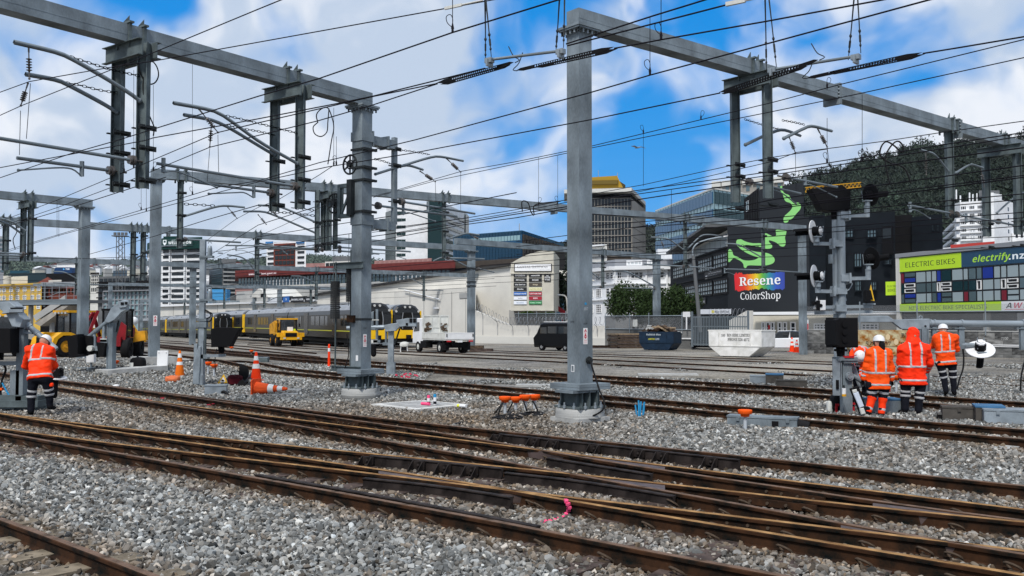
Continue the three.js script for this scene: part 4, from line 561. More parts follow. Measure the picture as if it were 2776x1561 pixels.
// ---------- buildings ----------
const fac=(xl,dl,xr,dr)=>{const a=P(xl,YH,dl),b=P(xr,YH,dr),f=new Facade(a,b.clone().sub(a));f.W=Math.hypot(b.x - a.x,b.z - a.z);return f;};
function mass(t,name,mat,front,y0,y1,back){
 const a=front.map(([x,d])=>P(x,YH,d)),b=front.slice().reverse().map(([x,d])=>{const q=P(x,YH,d);return q.multiplyScalar((d + back)/ d);});
 const sh=new THREE.Shape([...a,...b].map((p)=>new THREE.Vector2(p.x,-p.z))),g=new THREE.ExtrudeGeometry(sh,{depth:y1 - y0,bevelEnabled:false}).rotateX(-Math.PI / 2).translate(0,y0,0);
 return part(name,g,mat,t);
}
const hgt=(x,y,d)=>P(x,y,d).y,building=(label,cat='building',name='office_building')=>thing(name,label,cat);
const span=(a,b,n,gap)=>Array.from({length:n},(_,i)=>[lerp(a,b,i / n)+(b - a)/ n*gap / 2,lerp(a,b,(i + 1)/ n)-(b - a)/ n*gap / 2]);
function panes(f,t,mat,us,ys,n0,n1,name='window'){for(const[u0,u1]of us)for(const[y0,y1]of ys)f.box(name,mat,u0,u1,y0,y1,n0,n1,t);}
function framed(f,t,glass,frame,u0,u1,y0,y1,cols,rows,b=.06,out=.05){
 const g=[f.geo(u0,u1,y0,y0 + b,0,out),f.geo(u0,u1,y1 - b,y1,0,out),f.geo(u0,u0 + b,y0 + b,y1 - b,0,out),f.geo(u1 - b,u1,y0 + b,y1 - b,0,out)];
 for(let i=1;i<cols;i++){const u=lerp(u0,u1,i / cols);g.push(f.geo(u - b*.35,u + b*.35,y0 + b,y1 - b,0,out*.8));}
 for(let i=1;i<rows;i++){const y=lerp(y0,y1,i / rows);g.push(f.geo(u0 + b,u1 - b,y - b*.35,y + b*.35,0,out*.6));}
 const w=part('window',g,frame,t);f.box('pane',glass,u0 + b*.5,u1 - b*.5,y0 + b*.5,y1 - b*.5,-.03,out*.3,w);return w;
}
const B={
 white:mottled([.74,.75,.76],.1,6,101,.7),offwhite:mottled([.6,.59,.55],.14,5,103,.8),grey:mottled([.34,.34,.33],.12,6,105,.85),mall:mottled([.63,.61,.56],.1,9,107,.85),cream:mottled([.56,.53,.45],.15,4,109,.8),greyDark:mottled([.12,.125,.13],.2,5,111,.8),
 glassDark:std([.012,.017,.02],.12,{metalness:.2}),glassTeal:std([.006,.04,.052],.1,{metalness:.4}),glassBlue:std([.025,.10,.19],.1,{metalness:.5}),glassPale:std([.26,.40,.43],.2,{metalness:.2}),glassGreen:std([.008,.03,.03],.12,{metalness:.3}),glassGrey:std([.10,.15,.17],.1,{metalness:.4}),glassCurtain:std([.28,.34,.36],.3),
 shop:mottled([.0085,.0115,.0155],.25,4,113,.75),shopBrown:mottled([.007,.007,.008],.3,3,115,.7),maroon:mottled([.13,.03,.028],.3,5,117,.8),pink:mottled([.33,.19,.175],.25,4,119,.85),concrete:mottled([.30,.28,.25],.5,5,121,.9),mustard:std([.36,.22,.025],.7),mustardDark:std([.13,.09,.02],.7),red:std([.16,.045,.032],.8),brown:mottled([.06,.05,.042],.3,4,123,.7),green:std([.006,.035,.03],.6),yellow:mottled([.55,.36,.07],.2,6,125,.8),roofGrey:mottled([.25,.26,.28],.15,5,127,.8),lime:std([.46,.68,.012],.6),tealSign:std([.006,.045,.075],.6),bluePanel:std([.008,.03,.25],.5),redPanel:std([.17,.012,.025],.5),
};
// grey retail mall: tall sign end and long side wall
{
 const t=thing('retail_mall','big pale grey mall shed with a curved sign tower of shop names','building');
 const f=fac(1000,128,1386,106),y0=-1,topL=hgt(1000,772,128),topR=hgt(1385,714,106);
 const sideWall=(u0,u1,yb,yt0,yt1,n0,n1,name,mat)=>{const g=prism([[u0,yb],[u1,yb],[u1,yt1],[u0,yt0]],n1 - n0).translate(0,0,n0),m=M4().makeBasis(f.u,V(0,1,0),f.n.clone().multiplyScalar(1)).setPosition(f.a.clone().setY(0));return part(name,g.applyMatrix4(m),mat,t);};
 sideWall(-14,f.W,y0,topL - .9,topR,-7,0,'wall',B.mall);
 const g=prism([[-14,topL - 1.15],[f.W,topR - .25],[f.W,topR + .02],[-14,topL - .88]],.5);part('eaves',g.applyMatrix4(M4().makeBasis(f.u,V(0,1,0),f.n).setPosition(f.a.clone().setY(0))),std([.045,.045,.045],.8),t);
 const low=fac(1075,116,1290,102);mass(t,'annex',B.mall,[[1068,117],[1290,102]],-1,hgt(1280,778,102),8);low.px('vent',B.grey,1246,794,1268,808,0,.05,t);
 for(let i=0;i<5;i++){const x=1110 + i*38;low.px('panel_joint',std([.25,.25,.245],.9),x,790,x + .7,925,0,.012,t);}
 part('handrail',cyl(low.at(low.U(1097),low.Y(1097,786),.1),low.at(low.U(1194),low.Y(1194,812),.1),.07,.07,6),B.white,t);part('camera',[low.geo(low.U(1180),low.U(1190),low.Y(1185,837),low.Y(1185,832),0,.3)],B.white,t);
 // sign tower
 const s=fac(1385,103,1501,102.5),yb=s.Y(1440,842),yl=s.Y(1390,712),pts=[[0,yb],[s.W,yb],[s.W,s.Y(1501,679)]];for(let i=0;i<=10;i++){const x=lerp(1488,1388,i / 10);pts.push([s.U(x),s.Y(x,lerp(679,712,Math.pow(i / 10,2)))]);}pts.push([0,yl]);
 part('sign_tower',prism(pts,12).translate(0,0,-12).applyMatrix4(M4().makeBasis(s.u,V(0,1,0),s.n).setPosition(s.a.clone().setY(0))),B.cream,t);
 mass(t,'lower_wall',B.grey,[[1380,106],[1500,106]],-1,yb + .1,10);s.box('tower_ledge',B.cream,-.1,s.W + .1,s.Y(1440,742),s.Y(1440,740),0,.15,t);
 s.px('sign_frame',M.black,1394,715,1496,736,0,.12,t);{const u=s.uv(1396,726),v=s.uv(1494,726);s.sheet('sign_face',printed(512,96,(x,w,h)=>{x.fillStyle='#e9e9ea';x.fillRect(0,0,w,h);words(x,'CAPITAL GATEWAY',250,38,46,'#4b4c50','serif','','center',480);words(x,'RETAIL CENTRE',425,78,20,'#a9a9ab','serif','','center',150);}),u[0],v[0],s.Y(1440,734.5),s.Y(1440,716.5),.125,t);}
 const bd=(x0,y0,x1,y1,txt,bg,col='#f2f2f2',font='sans-serif',st='bold')=>{const p=s.px('sign_board',std([.3,.3,.3],.6),x0,y0,x1,y1,0,.1,t);const u=s.uv(x0,800)[0],v=s.uv(x1,800)[0];s.sheet('sign_face',printed(160,46,(x,w,h)=>{x.fillStyle=bg;x.fillRect(0,0,w,h);if(txt)words(x,txt,80,24,25,col,font,st,'center',146);}),u,v,s.Y((x0 + x1)/ 2,y1),s.Y((x0 + x1)/ 2,y0),.104,t);};
 const L=[['SHERIDAN','#15161a'],['PETstock','#0d0e10'],['the bed co','#101114'],['Mocka','#141518'],['outdoor world','#1d5fae'],['baby','#e8e9ee','#8a8c94'],['Bendon','#e4e8ef','#7d8ea8']],R=[['AMAZON','#101114'],['REHAB','#0d0e10'],['kings','#4a4238','#cfc4a8'],['SUPERCURVE','#e6e2b8','#8b8440'],['COTTON ON','#a3142c'],['KIDS','#a3142c'],['HOME STORE','#147a3c','#bfe8c8']];
 L.forEach((q,i)=>bd(1393,742 + i*12.3,1428,751 + i*12.3,...q));R.forEach((q,i)=>bd(1434,742 + i*12.3,1469,751 + i*12.3,...q));s.px('sign_board',M.black,1475,742,1493,763,0,.1,t);{const u=s.uv(1475,752)[0],v=s.uv(1493,752)[0];s.sheet('sign_face',printed(96,110,(x,w,h)=>{x.fillStyle='#0c0d10';x.fillRect(0,0,w,h);words(x,'THE',48,28,20,'#e8e8e8','sans-serif','bold');words(x,'YOUTH',48,54,25,'#e8e8e8','sans-serif','bold','center',84);words(x,'STORE',48,82,24,'#e8e8e8','sans-serif','bold','center',80);x.strokeStyle='#e8e8e8';x.lineWidth=3;x.strokeRect(14,40,68,56);}),u,v,s.Y(1484,763),s.Y(1484,742),.104,t);}
 // long low wing with its boards behind the trains
 const w=fac(430,205,1020,134),wy=(y)=>hgt(860,y,155);
 mass(t,'wing',B.mall,[[300,240],[430,205],[1020,134]],-1.5,wy(818),20);mass(t,'upper_wing',B.grey,[[640,190],[1030,142]],2,hgt(860,776,162),20);w.box('parapet',B.white,0,w.W,wy(819),wy(814),0,.6,t);
 for(const[x0,y0,x1,y1,bg,txt,c]of[[776,803,794,819,'#2560a8','W'],[797,804,833,819,'#17181c','ON WALL ASIA'],[835,804,857,818,'#1a1a1d','HOME'],[864,801,895,811,'#8d1235',''],[925,789,960,800,'#a01236','tony'],[1004,784,1030,795,'#a01236','COTTON ON'],[735,806,772,822,'#c9cdd2','','']]){w.px('sign_board',M.black,x0,y0,x1,y1,0,.6,t);const u=w.uv(x0,805)[0],v=w.uv(x1,805)[0],xm=(x0 + x1)/ 2;w.sheet('sign_face',printed(160,64,(x,ww,h)=>{x.fillStyle=bg;x.fillRect(0,0,ww,h);if(txt)words(x,txt,80,33,30,'#e8eaee','sans-serif','bold','center',146);}),u,v,w.Y(xm,y1),w.Y(xm,y0),.61,t);}
 const ga=[[689,806],[716,781],[742,806]].map(([x,y])=>[w.U(x),w.Y(x,y)]);part('gable',prism(ga,10).translate(0,0,-9).applyMatrix4(M4().makeBasis(w.u,V(0,1,0),w.n).setPosition(w.a.clone().setY(0))),B.offwhite,t);w.px('opening',M.black,722,796,736,806,1,1.05,t);
 for(let i=0;i<9;i++){const x=470 + i*60;w.px('panel_joint',std([.28,.28,.27],.9),x,824,x + .8,862,0,.05,t);}
 const gb=[[1108,745],[1180,715],[1225,745]].map(([x,y])=>[f.U(x),f.Y(x,y)]);part('gable',prism(gb,5).translate(0,0,-26).applyMatrix4(M4().makeBasis(f.u,V(0,1,0),f.n).setPosition(f.a.clone().setY(0))),B.cream,t);
}
// boundary wall with coiled razor wire
{
 const t=thing('boundary_wall','pale boundary wall topped with coiled razor wire beside the black van','wall');
 const f=fac(1290,100,1645,88),y0=-.7,yt=f.Y(1450,882);f.box('wall',B.mall,-.5,f.W,y0,yt,-.3,0,t);f.box('plinth',B.offwhite,-.5,f.W,y0,y0 + 1.15,0,.12,t);
 const wedge=[[0,yt],[f.U(1384),yt],[0,f.Y(1292,842)]];part('wall',prism(wedge,.3).applyMatrix4(M4().makeBasis(f.u,V(0,1,0),f.n).setPosition(f.a.clone().addScaledVector(f.n,-.3).setY(0))),B.mall,t);
 const pts=[],turn=34,base=(u)=>lerp(f.Y(1292,842),yt,sstep(0,f.U(1384),u));for(let i=0;i<=turn*12;i++){const a=i / 12*6.283,u=.2 + i /(turn*12)*(f.W - .3);pts.push(f.at(u + Math.sin(a)*.1,base(u)+ .45 + Math.cos(a)*.4,.3 + Math.sin(a)*.4));}
 part('razor_wire',new THREE.TubeGeometry(new THREE.CatmullRomCurve3(pts),turn*14,.022,4),B.roofGrey,t);
 for(let i=0;i<8;i++){const u=f.W*(i + .5)/ 8;part('bracket',[tube([f.at(u,y0 + 1.3,.05),f.at(u,base(u)- .5,.05),f.at(u + .1,base(u)- .05,.3),f.at(u + .15,base(u)+ .1,.7)],.03,12,5)],B.roofGrey,t);}
}
// the black paint shop with its green mural
{
 const t=thing('paint_shop','black paint shop building with a green blob mural and rainbow sign','shop');
 const f=fac(1974,112,2240,100),lw=fac(1818,150,1974,112),y0=-1,top=f.Y(2080,581),Wy=(u,y)=>f.uv(u,y);
 mass(t,'wall',B.shop,[[1974,112],[2240,100]],y0,f.Y(1974,612),30);mass(t,'upper_wall',B.shop,[[2061,108.1],[2184,102.5]],f.Y(1974,612),f.Y(2120,507),14);
 {const s=fac(2021,118,2061,108.1);mass(t,'stair_wall',B.shopBrown,[[2021,118],[2061,108.1]],f.Y(1974,612)- 2,s.Y(2061,505),10);for(let i=0;i<9;i++)s.box('cladding_rib',B.shopBrown,i*s.W / 9,i*s.W / 9 + .1,f.Y(1974,612),s.Y(2061,505)- .1,0,.06,t);framed(s,t,B.glassPale,M.white,s.U(2025),s.U(2033),s.Y(2029,571),s.Y(2029,543),1,2);}
 // left wing with two rows of barred windows
 const topL=lw.Y(1818,702);mass(t,'wing_wall',B.shop,[[1818,150],[1974,112]],y0,lw.Y(1974,668),25);
 const bars=std([.006,.006,.007],.6);
 for(const[ya,yb]of[[679,723],[752,795]])for(const[x0,x1]of[[1826,1856],[1858,1888],[1894,1933],[1936,1975]]){const u0=lw.U(x0),u1=lw.U(x1),Ya=lw.Y(1974,ya),Yb=lw.Y(1974,yb);framed(lw,t,B.glassCurtain,bars,u0,u1,Yb,Ya,6,3,.22,.12);}
 lw.box('ledge',B.shop,0,lw.W,lw.Y(1974,742),lw.Y(1974,738),0,.25,t);lw.box('ledge',B.shop,0,lw.W,lw.Y(1974,671),lw.Y(1974,667),0,.25,t);
 const side=(x0,y0_,x1,y1_,w,h,draw,n)=>{lw.sheet('sign_face',printed(w,h,draw),lw.U(x0),lw.U(x1),lw.Y((x0 + x1)/ 2,y1_),lw.Y((x0 + x1)/ 2,y0_),n,t);};
 side(1914,733,1962,753,256,104,(x,w,h)=>{x.fillStyle='#0a0c10';x.fillRect(0,0,w,h);words(x,'Car Service House',150,30,24,'#d8dadd','sans-serif','','center',190);words(x,"it's Two Tone!",120,66,22,'#d8dadd','sans-serif','','center',140);x.fillStyle='#d8dadd';x.fillRect(12,50,30,20);x.fillRect(12,76,30,20);},.16);
 side(1874,808,1916,826,256,80,(x,w,h)=>{x.fillStyle='#0c0f14';x.fillRect(0,0,w,h);x.fillStyle='#c96a2a';x.fillRect(8,12,90,50);words(x,'Resene',52,42,26,'#fff','serif','bold','center',80);words(x,'ColorShop',176,44,32,'#e6e6e6','serif','','center',140);},.16);
 {const g=lw;const pent=fac(1858,158,1974,118);mass(t,'penthouse',B.offwhite,[[1858,158],[1974,118]],lw.Y(1974,668)- 3,pent.Y(1974,622),12);panes(pent,t,B.glassCurtain,span(.5,pent.W - .3,9,.12),[[lw.Y(1974,664),pent.Y(1974,630)]],0,.06);part('roof',bar(pent.at(-2,pent.Y(1974,619),0),pent.at(pent.W + 1,pent.Y(1974,612),0),6,.35),B.greyDark,t);}
 // mural painted on the wall
 const wallPx=[1974,2184],mural=canvasTex(1024,1536,(x,w,h)=>{
  x.fillStyle='rgb(24,29,35)';x.fillRect(0,0,w,h);const X=(p)=>(p - 1974)/ 222*w,Y=(p)=>(p - 507)/(846 - 507)*h,c=(q)=>[X(1800 + q[0]/ 3.622),Y(460 + q[1]/ 3.622)];
  const blob=(list)=>{const p=list.map(c);x.beginPath();const n=p.length;x.moveTo((p[0][0]+ p[n - 1][0])/ 2,(p[0][1]+ p[n - 1][1])/ 2);for(let i=0;i<n;i++){const q=p[(i + 1)% n];x.quadraticCurveTo(p[i][0],p[i][1],(p[i][0]+ q[0])/ 2,(p[i][1]+ q[1])/ 2);}x.fill();};
  for(const[col,dx]of[['#0b0e12',7],['#8fd67c',0]]){x.fillStyle=col;x.save();x.translate(dx,dx);
   blob([[1170,170],[1195,175],[1190,215],[1215,260],[1260,275],[1275,330],[1300,368],[1340,355],[1368,390],[1360,430],[1320,465],[1290,505],[1250,520],[1240,540],[1200,540],[1200,480],[1240,450],[1275,420],[1290,390],[1265,350],[1225,340],[1205,300],[1200,265],[1172,225]]);
   blob([[1115,590],[1230,600],[1225,650],[1210,680],[1222,730],[1210,770],[1170,765],[1135,725],[1095,705],[1055,690],[1060,715],[1090,740],[1090,775],[1030,778],[985,755],[920,740],[850,720],[800,720],[830,750],[900,790],[980,805],[1060,820],[1115,870],[1110,920],[1040,940],[950,935],[860,925],[835,930],[825,955],[800,945],[800,910],[770,875],[720,850],[690,840],[650,885],[632,870],[625,790],[650,735],[685,770],[690,815],[740,830],[790,870],[860,880],[920,875],[960,855],[900,835],[830,800],[750,740],[720,695],[730,655],[770,650],[820,685],[900,710],[970,712],[1010,725],[985,670],[990,625],[1030,618],[1070,645],[1110,665],[1135,650]]);x.restore();}
  // brush-stroke colours and lettering
  const sx=X(1993),ex=X(2133),sy=Y(741),ey=Y(783),gr=x.createLinearGradient(sx,0,ex,0);for(const[p,q]of[[0,'#d8202f'],[.2,'#e23a28'],[.33,'#f08c1e'],[.46,'#e9d025'],[.58,'#5fae44'],[.7,'#2f8f9a'],[.84,'#3358b8'],[1,'#35459c']])gr.addColorStop(p,q);x.fillStyle=gr;const r=rng(12);x.beginPath();const top=[],bot=[];for(let i=0;i<=44;i++){const u=i / 44;top.push([lerp(sx,ex,u),sy - r()*14 -(u<.16?r()*44:0)]);bot.push([lerp(sx + 12,ex,u),ey +(r()- .3)*26 + Math.sin(u*9)*8]);}[...top,...bot.reverse()].forEach(([a,b],i)=>(i?x.lineTo(a,b):x.moveTo(a,b)));x.fill();
  words(x,'Resene',X(2065)+ 5,Y(760)+ 6,150,'#15171c','serif','bold','center',X(2124)- X(2007));words(x,'Resene',X(2065),Y(760),150,'#f4f4f4','serif','bold','center',X(2124)- X(2007));words(x,'ColorShop',X(2066),Y(801),120,'#f4f4f4','serif','','center',X(2122)- X(2009));
 });
 {const g=prism([[f.U(1974),f.Y(1974,846)],[f.U(2196),f.Y(2196,846)],[f.U(2196),f.Y(2196,507)],[f.U(1974),f.Y(1974,507)]],0);}
 {const u0=f.U(1974),u1=f.U(2196),ya=f.Y(2085,846),yb=f.Y(2085,507),yk=f.Y(1974,612),ys=f.Y(2085,581.5);
  const sheet=(a,b,c,d)=>{const g=new THREE.PlaneGeometry(b - a,d - c),uv=g.attributes.uv;for(let i=0;i<4;i++)uv.setXY(i,lerp((a - u0)/(u1 - u0),(b - u0)/(u1 - u0),uv.getX(i)),lerp((c - ya)/(yb - ya),(d - ya)/(yb - ya),uv.getY(i)));const m=part('mural',g,muralMat,t);m.position.copy(f.at((a + b)/ 2,(c + d)/ 2,.02));m.rotation.y=Math.atan2(f.n.x,f.n.z);};
  const muralMat=new THREE.MeshStandardMaterial({map:mural,roughness:.75});sheet(u0,u1,ya,yk - .02);sheet(f.U(2062),f.U(2183),yk - .02,yb - .1);}
 // wings to the right
 const r1=fac(2200,104,2430,96),r2=fac(2475,99,2559,96);mass(t,'wall',B.shop,[[2196,103.5],[2430,97]],y0,r1.Y(2300,582),24);mass(t,'recess_wall',B.shopBrown,[[2425,101],[2478,100]],y0,r1.Y(2300,582),20);mass(t,'wall',B.shop,[[2475,99],[2559,96]],y0,r2.Y(2520,583),20);
 for(const[x0,y0_,x1,y1_]of[[2290,621,2318,646],[2353,622,2381,646],[2317,684,2340,725],[2401,703,2420,718],[2286,684,2297,725],[2318,760,2338,790],[2360,762,2380,788]])framed(r1,t,B.glassGrey,B.shop,r1.U(x0),r1.U(x1),r1.Y(x0,y1_),r1.Y(x0,y0_),3,2,.12,.1);
 for(const x of[2530,2544])framed(r2,t,B.glassGrey,B.shop,r2.U(x),r2.U(x + 7),r2.Y(x,627),r2.Y(x,606),1,2,.1,.1);r1.px('frame',bars,2393,613,2422,690,0,.2,t);r1.px('window',B.glassDark,2396,617,2419,646,.2,.25,t);
 // cream ground floor with awning and doors
 const gf=fac(2040,100,2436,92),ya=gf.Y(2200,855);mass(t,'shop_front',B.cream,[[2036,101],[2438,92]],y0,ya,6);gf.box('awning',B.white,gf.U(2046),gf.U(2438),gf.Y(2200,853),gf.Y(2200,845),0,1.6,t);
 for(const[x0,x1]of[[2064,2074],[2076,2088],[2089,2100],[2108,2120],[2122,2134],[2142,2158],[2206,2240],[2335,2382]]){const low=x0>2200;framed(gf,t,B.glassDark,M.white,gf.U(x0),gf.U(x1),low?gf.Y(x0,894):gf.Y(x0,905),gf.Y(x0,low?876:872),low?4:1,low?2:2,.14,.1);}gf.px('notice',M.red,2083,881,2088,893,.1,.14,t);gf.px('notice',M.red,2316,883,2324,893,0,.1,t);
}
// projecting shop sign
{const t=thing('hanging_sign','square lime green bike shop sign on the black wall','sign'),f=fac(2401,92,2440,91);f.px('sign_panel',M.black,2402,763,2439,800,-.2,0,t);f.sheet('sign_face',printed(160,160,(x,w,h)=>{x.fillStyle='#b4d820';x.fillRect(0,0,w,h);words(x,'ELECTRIC',80,55,30,'#1c2a18','sans-serif','','center',136);words(x,'BIKES',80,102,46,'#1c2a18','sans-serif','','center',136);}),f.U(2402),f.U(2439),f.Y(2420,800),f.Y(2420,763),.01,t);}
// the bike shop
{
 const t=thing('bike_shop','grey two storey bike shop with a lime sign band and coloured panels','shop'),f=fac(2436,88,2840,71.5),Y=(x,y)=>f.Y(x,y);
 const yt=Y(2436,689),y0=-.3;mass(t,'wall',B.roofGrey,[[2436,88],[2840,71.5]],Y(2444,846),yt,16);f.box('side_pier',B.offwhite,0,f.U(2445),y0,yt,0,.25,t);f.box('parapet',B.roofGrey,0,f.W,yt - .35,yt + .02,0,.3,t);
 const yb1=Y(2450,737),yb0=yt - .45,u0=f.U(2446),uS=f.U(2614),uE=f.W;mass(t,'ground_floor',B.greyDark,[[2450,91],[2840,75]],y0,Y(2444,846),8);
 f.box('sign_panel',B.lime,u0,uS,yb1,yb0,0,.2,t);f.sheet('sign_face',printed(512,128,(x,w,h)=>{x.fillStyle='#b4d820';x.fillRect(0,0,w,h);words(x,'ELECTRIC BIKES',256,68,62,'#17230f','sans-serif','','center',420);}),u0,uS,yb1,yb0,.21,t);
 f.box('sign_panel',B.tealSign,uS,uE,yb1,yb0,0,.2,t);f.sheet('sign_face',printed(512,128,(x,w,h)=>{x.fillStyle='#15405c';x.fillRect(0,0,w,h);words(x,'electrify',190,66,78,'#a8d93a','sans-serif','italic bold','center',240);words(x,'.nz',352,68,76,'#e9eef0','sans-serif','bold','center',100);}),uS,uE,yb1,yb0,.21,t);
 // glazing: columns between dark mullions, with coloured panels
 const gy1=yb1 - .08,gy0=Y(2448,823),H=gy1 - gy0,fr=std([.012,.013,.016],.5);f.box('glazing_frame',fr,u0,uE,gy0,gy1,0,.1,t);
 const cx=[2446,2456,2487,2515,2530,2544,2556,2585,2616,2630,2652,2668,2699,2718,2735,2768,2800,2838],kinds=['rDg','gbWWbg','GgG','GgG','Ggg','bWb','DWWgg','GDG','GDr','gDg','gWG','bGG','GGG','GWr','GWWGG','GgG','GWWbG'];
 const mat={r:B.redPanel,b:B.bluePanel,g:B.glassGrey,G:B.glassCurtain,W:B.glassGrey,D:B.glassTeal,p:B.glassGrey};
 kinds.forEach((k,i)=>{const a=f.U(cx[i])+ .09,b=f.U(cx[i + 1])- .09,cuts=k.length===6?[0,.17,.34,.51,.68,.84,1]:k.length===5?[0,.36,.52,.68,.84,1]:[0,.36,.68,1];for(let j=0;j<k.length;j++){const y1=gy1 - cuts[j]*H - .07,yy=gy1 - cuts[j + 1]*H + .07,ch=k[j];if(ch==='W')framed(f,t,B.glassGrey,M.white,a,b,yy,y1,1,1,.06,.2);else f.box(ch==='r'||ch==='b'?'colour_panel':'window',mat[ch],a,b,yy,y1,.1,.14,t);}});
 f.box('sign_panel',B.lime,u0,f.U(2722),Y(2448,846),Y(2448,823)- .05,0,.25,t);f.sheet('sign_face',printed(1024,92,(x,w,h)=>{x.fillStyle='#a9cf22';x.fillRect(0,0,w,h);words(x,"NZ'S ELECTRIC BIKE SPECIALISTS",500,48,56,'#22301a','sans-serif','','center',800);}),u0,f.U(2722),Y(2448,846),Y(2448,823)- .05,.26,t);
 f.box('sign_panel',B.white,f.U(2722),uE,Y(2448,846),Y(2448,823)- .05,0,.25,t);f.sheet('sign_face',printed(256,70,(x,w,h)=>{x.fillStyle='#d7d8da';x.fillRect(0,0,w,h);words(x,'A',45,32,56,'#1c1d22','sans-serif','italic bold');words(x,'W',95,32,56,'#c04a60','sans-serif','italic bold');words(x,'F',145,32,56,'#1c1d22','sans-serif','italic bold');x.fillStyle='#c04a60';x.fillRect(20,60,140,4);}),f.U(2722),uE,Y(2448,846),Y(2448,823)- .05,.26,t);
 for(const x of[2480,2660,2752])f.px('column',B.grey,x,848,x + 10,905,-.6,-.2,t);{const u=f.uv(2450,860)[0];f.sheet('sign_face',printed(128,40,(x)=>{x.fillStyle='#0b0c0e';x.fillRect(0,0,128,40);words(x,'CREATIVE',64,22,24,'#5b5e60','serif');}),u,f.U(2482),Y(2466,865),Y(2466,856),.05,t);}
}
// white heritage building behind the trees
{
 const t=thing('heritage_building','white ornate old building with a mansard roof behind the yard trees','building'),l=fac(1560,176,1668,160),f=fac(1668,160,1826,158),Y=(y)=>f.Y(1745,y);
 mass(t,'wall',B.white,[[1560,176],[1668,160],[1826,158]],-1,Y(728),22);mass(t,'mansard_roof',B.roofGrey,[[1574,178],[1668,163],[1826,161]],Y(728),Y(699),16);
 for(const q of[l,f]){q.box('cornice',B.white,0,q.W,Y(731),Y(721),0,1.1,t);q.box('string_course',B.white,0,q.W,Y(770),Y(767),0,.35,t);q.box('string_course',B.white,0,q.W,Y(812),Y(809),0,.35,t);}
 const w=(q,x0,x1,ya,yb,c=3,r=2)=>framed(q,t,B.glassDark,M.white,q.U(x0),q.U(x1),Y(yb),Y(ya),c,r,.13,.12);
 for(const[x0,x1]of[[1662,1686],[1710,1744],[1768,1802]]){w(f,Math.max(x0,1669),x1,736,755);}for(const[x0,x1]of[[1617,1631]])for(const[a,b]of[[735,755],[778,803],[822,847]])w(l,x0,x1,a,b,3,4);
 for(const[x0,x1]of[[1600,1609],[1644,1654],[1656,1664]])for(const[a,b]of[[735,755],[778,803],[822,847]])w(l,x0,x1,a,b,1,3);
 for(const[a,b]of[[778,803],[822,847]])for(const[x0,x1]of[[1671,1677],[1681,1688],[1708,1744],[1766,1802]])w(f,x0,x1,a,b,x1 - x0>20?4:1,3);
 const d=fac(1668,162.5,1826,160.5);for(const[x0,x1]of[[1699,1742],[1755,1778]])framed(d,t,B.glassPale,M.white,d.U(x0),d.U(x1),Y(717),Y(703),4,2,.25,.3);
 for(const x of[1670,1700,1750,1806])f.px('pilaster',B.white,x,732,x + 5,850,0,.3,t);mass(t,'roof_block',B.offwhite,[[1560,182],[1646,176]],Y(699),hgt(1610,664,178),10);const rb=fac(1560,182,1646,176);rb.px('cornice',B.white,1600,681,1648,688,0,.8,t);rb.px('cornice',B.white,1600,664,1640,668,0,.8,t);
 part('chimney',box(2.6,2.2,2,...P(1800,692,170).toArray()),B.white,t);
}
// brown office tower with a mustard roof
{
 const t=building('brown gridded office tower with a mustard yellow roof box'),f=fac(1540,352,1712,350),s=fac(1712,350,1749,385),Y=(y)=>f.Y(1700,y),y0=-2,yt=Y(537);
 mass(t,'wall',B.brown,[[1540,352],[1712,350],[1749,385]],y0,yt,20);mass(t,'cornice',B.offwhite,[[1530,350],[1714,345],[1752,386]],Y(524),Y(514),24);mass(t,'top_storey',M.black,[[1545,354],[1711,352],[1746,386]],yt,Y(524),18);
 s.box('side_wall',B.concrete,.3,s.W,y0,yt - .3,0,.4,t);for(let i=0;i<12;i++)s.box('panel_joint',B.brown,.3,s.W,y0 + 4 + i*3.6,y0 + 4.15 + i*3.6,.4,.44,t);
 const rows=[537,559,578,600,620,638,657,675,694];rows.forEach((y)=>f.box('spandrel',B.concrete,0,f.W,Y(y)- .13,Y(y)+ .13,0,.4,t));const cols=span(f.U(1604),f.W,12,0);cols.forEach(([a])=>f.box('mullion',B.concrete,a - .1,a + .1,Y(694),Y(538),0,.35,t));panes(f,t,B.glassDark,cols.map(([a,b])=>[a + .14,b - .14]),rows.slice(0,-1).map((y,i)=>[Y(rows[i + 1])+ .16,Y(y)- .16]),.0,.08);
 const m=fac(1560,362,1690,360),r=fac(1690,360,1710,372);const pr=[[1560,514],[1690,507],[1674,476],[1560,483]].map(([x,y])=>[m.U(x),m.Y(x,y)]);part('roof_box',prism(pr,14).translate(0,0,-14).applyMatrix4(M4().makeBasis(m.u,V(0,1,0),m.n).setPosition(m.a.clone().setY(0))),B.mustard,t);mass(t,'roof_cap',B.mustardDark,[[1560,361],[1676,359],[1697,372]],Y(489),Y(478),12);
 for(const x of[1610,1629,1647,1666])m.px('vent',B.mustardDark,x,491,x + 3,500,.2,.5,t);for(const[x,y]of[[1622,462],[1674,468]])part('mast',cyl(P(x,y,362),P(x,480,362),.12,.12,5),B.grey,t);
}
